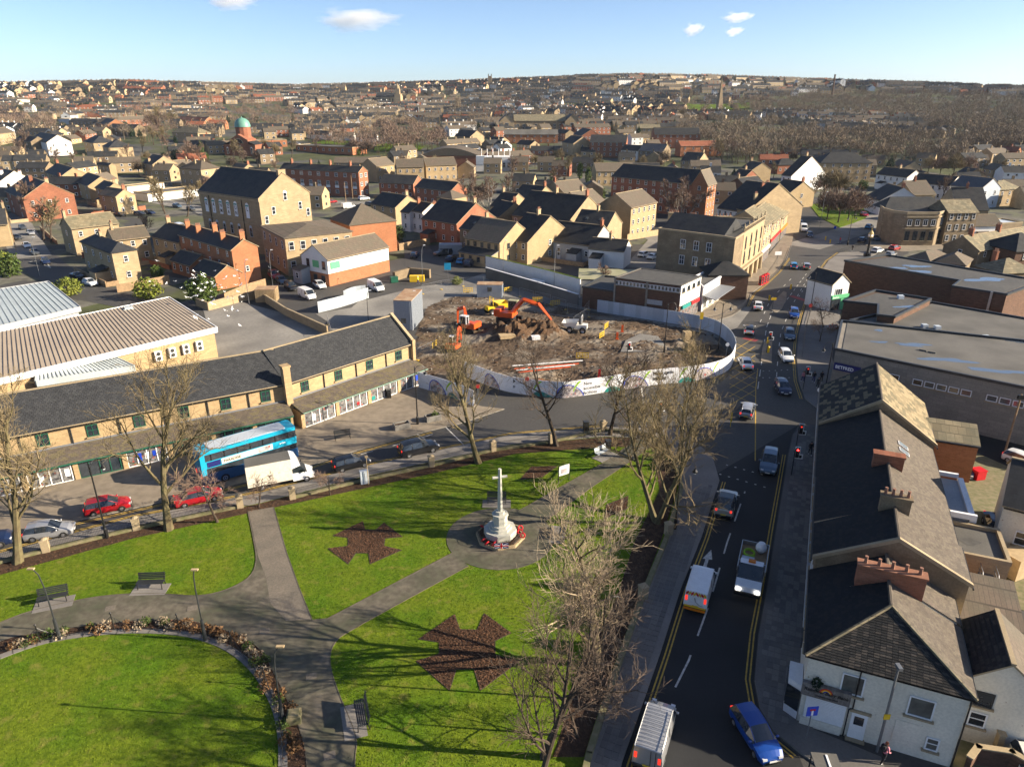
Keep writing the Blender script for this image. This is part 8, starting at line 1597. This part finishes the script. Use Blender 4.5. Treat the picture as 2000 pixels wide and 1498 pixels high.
# curved bow-top fence round the oval lawn
F_=GP(arc([(0,1280),(105,1250),(230,1232),(345,1234),(432,1256),(490,1300),(531,1362),(549,1420),(554,1498)],5));t=thing('bow_fence','low iron fence with sweeping curves round the oval lawn','fence',F_[0]);mb=MB();tot=0
for i,(a,b) in enumerate(zip(F_[:-1],F_[1:])):
    a2,b2=a-F_[0],b-F_[0];n=max(3,int((b-a).length/.25))
    for k in range(n):
        q=a2.lerp(b2,k/n);q2=a2.lerp(b2,(k+1)/n);f=lambda s_:.35+1.15*max(0,(1-abs(((s_/5.2) %1)-.5)*3.2))**1.6;L_=(b-a).length/n
        mb.tube([(*q.xy,f(tot)),(*q2.xy,f(tot+L_))],.02,4,cap=False);mb.tube([(*q.xy,.1),(*q.xy,f(tot))],.01,3,cap=False);mb.tube([(*q.xy,.2),(*q2.xy,.2)],.012,3,cap=False);tot+=L_
mb.build('bars','black',t)
for k in range(7):
    s_=2.6+5.2*k;acc=0
    for a,b in zip(F_[:-1],F_[1:]):
        l=(b-a).length
        if acc+l >=s_:q=a.lerp(b,(s_-acc)/l)-F_[0];MB().tube([(*q.xy,.1),(*q.xy,1.7)],.04,6).ball(q.x,q.y,1.76,.09).build('finial_post','black',t);break
        acc+=l
for i,(x,y) in enumerate(((216,1190),(376,1190),(517,1235),(608,1323),(644,1478))):struct('drain_cover',MB().box(*G(x,y).xy,.12,.75,.6,.025,0,.3),'path_pale')
tk=thing('stone_plinth','small square stone plinth in the ring bed','plinth',G(576,1408)+Vector((0,0,.1)),.2);MB().box(0,0,0,.9,.9,.6).box(0,0,.6,.7,.7,.1).build('block','wall_moss',tk)
cs=thing('flower_display','bank of bright potted flowers outside the green-fronted shop','flowers',G(1628,645)+Vector((0,0,.13)),.4);np_mesh('blooms',leafball(160,1.3,.7,.5,.12,5)+np.array([0,0,.6]),'red',cs);np_mesh('leaves',leafball(160,1.4,.8,.5,.12,6)+np.array([0,0,.45]),'leaf',cs);np_mesh('white_blooms',leafball(90,1.3,.7,.5,.12,7)+np.array([0,0,.65]),'white',cs)
rbn=thing('wheeled_bin','red wheeled bin on its side in the back lane','bin',G(1908,935),.2);MB().box(0,0,.1,1.1,1.0,1.0).box(0,.0,1.1,1.2,1.1,.1).build('body','red',rbn);[put('wheel',wheel_me(.33)[0],rbn,(x,.5,.12)) for x in (-.4,.4)]
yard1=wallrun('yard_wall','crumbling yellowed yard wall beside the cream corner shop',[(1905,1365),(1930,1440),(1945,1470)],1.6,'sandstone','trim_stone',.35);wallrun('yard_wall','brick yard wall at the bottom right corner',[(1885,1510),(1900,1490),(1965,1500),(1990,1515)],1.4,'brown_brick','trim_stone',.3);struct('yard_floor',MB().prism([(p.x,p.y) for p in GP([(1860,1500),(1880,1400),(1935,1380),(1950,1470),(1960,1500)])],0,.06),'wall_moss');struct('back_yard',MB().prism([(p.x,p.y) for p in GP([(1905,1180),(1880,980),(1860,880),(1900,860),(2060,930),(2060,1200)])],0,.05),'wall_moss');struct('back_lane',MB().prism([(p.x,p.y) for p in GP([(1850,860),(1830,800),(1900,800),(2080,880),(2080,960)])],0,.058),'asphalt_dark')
dk=MB();gz=thing('timber_gate','open pale timber gate panels by the cream rear wing','gate',G(1912,1372),.5);[MB().box(.12+k*.14,0,.1,.12,.04,1.7).build('board','pale_timber',gz) for k in range(10)]
rh=house('rear_house','pale stone house cut by the right edge behind the terrace',(1962,985),(2060,1010),5.5,9,'g',2.5,'cream_render','slate',(1,1),cat='house')
ks=thing('kiosk_top','end of a grey-roofed kiosk at the bottom edge below the corner shop','shelter',G(1606,1560)+Vector((0,0,.05)),-.1);MB().box(0,0,2.35,1.5,2.2,.1).build('roof','felt_pale',ks);MB().box(.1,-.1,2.45,.12,2.1,.05).build('ridge_bar','white',ks);MB().box(.68,0,.4,.05,2.,1.9).build('side_pane','glass',ks)  # the kiosk below the corner shop, built as a roof slab on posts
for x in (-.7,.7):
    for y in (-1.,1.):MB().tube([(x,y,0),(x,y,2.35)],.05,6).build('post','dark_metal',ks)
# ---------------- people ----------------
def person(label,px,rz,top,legs,step=.18,h=1.7,hair='black',bag=None):
    k=h/1.7;t=thing('person',label,'person',G(*px)+Vector((0,0,.13 if px[1]<1440 else .05)),rz)
    J={'pel':(0,0,.95),'ch':(0,.02,1.3),'nk':(0,.03,1.45),'hd':(0,.06,1.57),'hd2':(0,.05,1.68),'lk':(-.1,step*.8,.5),'lf':(-.1,step,.08),'lt':(-.1,step+.17,.04),'rk':(.1,-step*.3,.5),'rf':(.1,-step*1.4,.1),'rt':(.1,-step*1.4+.16,.04),'ls':(-.19,.02,1.38),'le':(-.25,-.08,1.12),'lh':(-.22,.1,.9),'lh2':(-.21,.17,.84),'rs':(.19,.02,1.38),'re':(.25,.0,1.12),'rh':(.22,.22,.98),'rh2':(.2,.29,.95),'lhip':(-.1,0,.9),'rhip':(.1,0,.9)}
    rad={'pel':(.16,.12),'ch':(.17,.12),'nk':(.06,.06),'hd':(.095,.1),'hd2':(.075,.085),'lk':(.075,)*2,'rk':(.075,)*2,'lf':(.05,)*2,'rf':(.05,)*2,'lt':(.045,)*2,'rt':(.045,)*2,'ls':(.075,)*2,'rs':(.075,)*2,'le':(.055,)*2,'re':(.055,)*2,'lh':(.04,)*2,'rh':(.04,)*2,'lh2':(.035,)*2,'rh2':(.035,)*2,'lhip':(.1,)*2,'rhip':(.1,)*2}
    E=[('pel','ch'),('ch','nk'),('nk','hd'),('hd','hd2'),('pel','lhip'),('lhip','lk'),('lk','lf'),('lf','lt'),('pel','rhip'),('rhip','rk'),('rk','rf'),('rf','rt'),('ch','ls'),('ls','le'),('le','lh'),('lh','lh2'),('ch','rs'),('rs','re'),('re','rh'),('rh','rh2')]
    ks=list(J);me=bpy.data.meshes.new('body');me.from_pydata([tuple(c_*k for c_ in J[q]) for q in ks],[(ks.index(a),ks.index(b)) for a,b in E],[]);o=put('body',me,t)
    md=o.modifiers.new('s','SKIN');me.attributes.new('dummy','FLOAT','POINT') if False else None
    sv=me.skin_vertices[0] if me.skin_vertices else None
    if sv is None:bpy.context.view_layer.objects.active=o;
    for i,q in enumerate(ks):
        if me.skin_vertices:me.skin_vertices[0].data[i].radius=tuple(c_*k for c_ in rad[q]);me.skin_vertices[0].data[i].use_root=q=='pel'
    o.modifiers.new('u','SUBSURF').render_levels=1
    dg=bpy.context.evaluated_depsgraph_get();m2=bpy.data.meshes.new_from_object(o.evaluated_get(dg));o.modifiers.clear();o.data=m2;m2.materials.clear()
    for m in (top,legs,'skin','white',hair):m2.materials.append(M[m])
    for f in m2.polygons:
        z=f.center.z/k;y=f.center.y/k;x=abs(f.center.x)/k;f.use_smooth=True
        f.material_index=3 if z<.1 else 1 if z<.92 and x<.2 else 2 if (z>1.42 and x<.12) or (x>.17 and z<.98) else 0
    MB().ball(0,.03*k,1.62*k,.115*k,0,8,6,1.1).build('hair',hair,t);MB().box(0,.155*k,1.55*k,.03,.03,.05).build('nose','skin',t)
    if bag:MB().box(-.02,-.16,1.1*k,.3,.16,.42).build('backpack',bag,t)
    return t
plain('hair_red',(.25,.08,.04),.7);plain('coat_dark',(.015,.015,.02),.8);plain('hi_vis',(.6,.55,.02),.7)
for lab,px,rz,a,b,hr,bg2 in (('person in pink jacket and black leggings walking past the corner shop',(1722,1490),-1.2,'pink','coat_dark','hair_red','coat_dark'),('person in dark coat, left of three by the betting shop',(1588,748),2.9,'coat_dark','navy','black',None),('person in dark coat, right of three by the betting shop',(1603,748),2.8,'coat_dark','coat_dark','black',None),('person in grey coat, in front of three by the betting shop',(1596,760),2.9,'dark_metal','coat_dark','black',None),('person in pink coat at the kerb near the crossing',(1567,748),0.,'pink','navy','hair_red',None),('person in dark clothes walking up the right footway',(1595,556),.1,'coat_dark','coat_dark','black',None),('person in hi-vis vest working by the skip',(817,556),1.,'hi_vis','navy','white',None),('person crossing at the upper junction in red top',(1640,476),.5,'red','navy','black',None),('person in black by the upper junction crossing',(1664,492),2.,'coat_dark','coat_dark','black',None),('person in dark coat by the shutter of the terrace',(1581,890),3.,'coat_dark','coat_dark','black',None),('person on the site in white helmet by the market hall gable',(822,612),.5,'hi_vis','navy','white',None)):person(lab,px,rz,a,b,hair=hr,bag=bg2,h=1.72)
# ---------------- birds over the holly bush ----------------
bm_=MB();bm_.tube([(0,-.2,0),(0,-.08,.01),(0,.08,.02),(0,.2,.03),(0,.27,.03)],[.01,.055,.07,.05,.01],6);bw3=[]
for s_ in (1,-1):bm_.add([(s_*.03,-.06,.03),(s_*.03,.1,.03),(s_*.3,.1,.16),(s_*.3,-.03,.14),(s_*.52,.0,.06)],[(0,1,2,3),(3,2,4)] if s_>0 else [(3,2,1,0),(4,2,3)])
birdm=bm_.mesh('bird','white');br=random.Random(9)
for k in range(75):
    px=410+br.gauss(0,52);py=565+br.gauss(0,33);z=br.uniform(3,9);p=G(px,py,z);o=tag(put('bird',birdm,None,(p.x,p.y,z),br.random()*6.28,br.uniform(.9,1.25)),'white bird flying in the flock over the holly bush','bird','white birds in the flock');o.rotation_euler=(br.uniform(-.3,.3),br.uniform(-.5,.5),br.random()*6.28)
# ---------------- clouds ----------------
cm=bpy.data.materials.new('cloud');cm.use_nodes=True;n_=cm.node_tree;n_.nodes.clear();ou=n_.nodes.new('ShaderNodeOutputMaterial');vp=n_.nodes.new('ShaderNodeVolumePrincipled');tc=n_.nodes.new('ShaderNodeTexCoord');no=n_.nodes.new('ShaderNodeTexNoise');no.inputs['Scale'].default_value=2.2;no.inputs['Detail'].default_value=5
ln_=n_.nodes.new('ShaderNodeVectorMath');ln_.operation='LENGTH';mr=n_.nodes.new('ShaderNodeMapRange');mr.inputs[1].default_value=.25;mr.inputs[2].default_value=1.;mr.inputs[3].default_value=.55;mr.inputs[4].default_value=0
su=n_.nodes.new('ShaderNodeMath');su.operation='SUBTRACT';ad_=n_.nodes.new('ShaderNodeMath');ad_.operation='ADD';mu=n_.nodes.new('ShaderNodeMath');mu.operation='MULTIPLY';mu.use_clamp=False;mu.inputs[1].default_value=.03;mx_=n_.nodes.new('ShaderNodeMath');mx_.operation='MAXIMUM';mx_.inputs[1].default_value=0
L_=n_.links.new;L_(tc.outputs['Object'],no.inputs['Vector']);L_(tc.outputs['Object'],ln_.inputs[0]);L_(ln_.outputs['Value'],mr.inputs[0]);L_(no.outputs[0],ad_.inputs[0]);L_(mr.outputs[0],ad_.inputs[1]);L_(ad_.outputs[0],su.inputs[0]);su.inputs[1].default_value=.72;L_(su.outputs[0],mx_.inputs[0]);L_(mx_.outputs[0],mu.inputs[0]);L_(mu.outputs[0],vp.inputs['Density']);vp.inputs['Color'].default_value=(1,1,1,1);vp.inputs['Anisotropy'].default_value=.3;L_(vp.outputs[0],ou.inputs['Volume']);M['cloud']=cm
def dirpt(px,py,t):u=(px-1000)/FPX;v=(749-py)/FPX;return Vector((u*t,(cT+v*sT)*t,HC+(-sT+v*cT)*t))
sph=MB().ball(0,0,0,1,0,16,10).mesh('cloud','cloud')
for px,py,w,h,lab in ((695,38,330,90,'long soft cloud left of the centre of the sky'),(450,4,200,60,'grey cloud cut by the top edge'),(1440,34,120,40,'flat white cloud at the upper right'),(1434,62,60,36,'small puff under the flat white cloud'),(1354,58,75,50,'slanting wisp of cloud left of the flat white cloud')):
    tag(put('cloud',sph,None,dirpt(px,py,4200),0,(w,160,h)),lab,'cloud')
# ---------------- more gardens and parked cars between the houses ----------------
ex=random.Random(5);zl=((430,'left of the lettered hall'),(960,'around the red and tan flats'),(1500,'between the middle houses'),(2100,'right of the green'));kk=0
for i in range(900):
    px,py=ex.uniform(0,2000)*(1 if ex.random()<.6 else .25),ex.uniform(284,420);p=G(px,py)
    if any((p.x-a)**2+(p.y-b)**2<(c_*.75+3.5)**2 for a,b,c_ in PLACED) or 1480<px<1720 and py>395 or 620<px<850 and py>385 or py>345 and ex.random()<.5:continue
    PLACED.append((p.x,p.y,4));zn=[q[1] for q in zl if px<q[0]][0];k=ex.random();kk+=1
    if k<.62:pr=ex.choice((E1,E2,F1,F2,F3));lb='bare garden tree '+zn;nm='bare_tree';s_=ex.uniform(.5,.95)
    elif k<.8:pr=ex.choice((V2,V3));lb='green garden bush '+zn;nm='bush';s_=ex.uniform(.35,.8)
    else:pr=V1;lb='small dark garden conifer '+zn;nm='evergreen';s_=ex.uniform(.4,.75)
    plant_tree(pr,p,i,s_,lb,lb+' (gardens)',nm,'bush' if nm=='bush' else 'tree')
    if kk>130:break
for pts,n,lab in (([(20,455),(95,520)],4,'parked car in the row along the far left street'),([(330,402),(470,432)],6,'parked car in the car park behind the lettered hall'),([(1490,400),(1545,452)],5,'parked car by the shop row end'),([(520,296),(600,300)],6,'parked car in front of the red brick school'),([(1480,372),(1505,385)],3,'parked car behind the shop row'),([(1130,322),(1215,326)],4,'parked car on the hill road'),([(525,535),(575,570)],3,'parked car beside the hall annex'),([(700,400),(860,415)],4,'parked car below the brown brick flats')):
    for k in range(n):
        t=(k+.3+.4*ex.random())/n;x,y=pts[0][0]+(pts[1][0]-pts[0][0])*t,pts[0][1]+(pts[1][1]-pts[0][1])*t
        q=G(x,y)
        if any((q.x-a)**2+(q.y-b)**2<(c_*.6+1.5)**2 for a,b,c_ in PLACED):continue
        r_=vehicle(ex.choice(('hatch','suv','saloon','estate')),ex.choice(('silver','navy','white','grey','red','steel','black')),(x,y),(x+8,y+(pts[1][1]-pts[0][1])/(pts[1][0]-pts[0][0])*8),lab,fine=False,group=lab+'s')
        if y<330:r_.location.z=float(T(q.x,q.y))+.1
# clutter in the back yards of the terrace and a kiosk roof below the corner shop
boxthing('wheelie_bin','dark wheelie bin in the yard beside the cream corner shop','bin',(1930,1405),.6,.7,1.1,.3,'coat_dark');boxthing('storage_box','blue-topped storage box by the cream rear wing','box',(1945,1412),.9,.6,.8,.5,'steel');boxthing('garden_shed','small pale shed in the yard behind the flat-roofed extension','shed',(1978,1120),2.2,1.8,2.,.4,'pale_timber');boxthing('pallet_stack','stack of weathered timber behind the terrace','timber',(1930,1105),1.6,1.2,.7,.9,'timber')
# ---------------- air ----------------
hz=bpy.data.materials.new('haze_air');hz.use_nodes=True;n_=hz.node_tree;n_.nodes.clear();ou=n_.nodes.new('ShaderNodeOutputMaterial');vp=n_.nodes.new('ShaderNodeVolumePrincipled');vp.inputs['Color'].default_value=(.72,.84,1,1);vp.inputs['Density'].default_value=.00004;vp.inputs['Anisotropy'].default_value=0.;n_.links.new(vp.outputs[0],ou.inputs['Volume']);M['haze_air']=hz
o=MB().box(0,3300,-90,7600,7600,215).build('haze','haze_air');o['kind']='stuff';o['label']='thin pale blue air over the town'
# ornate clock column at the upper junction
t=thing('clock_column','gilded ornate clock column by the supermarket corner','clock',G(1693,502)+Vector((0,0,.1)),.3);MB().lathe([(.9,0),(.9,.8),(.45,1.),(.3,1.6),(.26,4.6),(.5,4.8),(.3,5.)],8).build('column','black',t);MB().box(0,0,5.,.9,.9,.95).build('clock_case','gilt' if plain('gilt',(.5,.36,.12),.4) else '',t)
for k in range(4):a=k*math.pi/2;q=MB().lathe([(.32,0),(.32,.03)],14).build('clock_face','white',t,(.47*math.cos(a),.47*math.sin(a),5.47));q.rotation_euler=(0,math.pi/2,a)
MB().lathe([(.6,5.95),(.35,6.4),(.1,6.7),(.03,7.4)],8).build('finial','gilt',t)
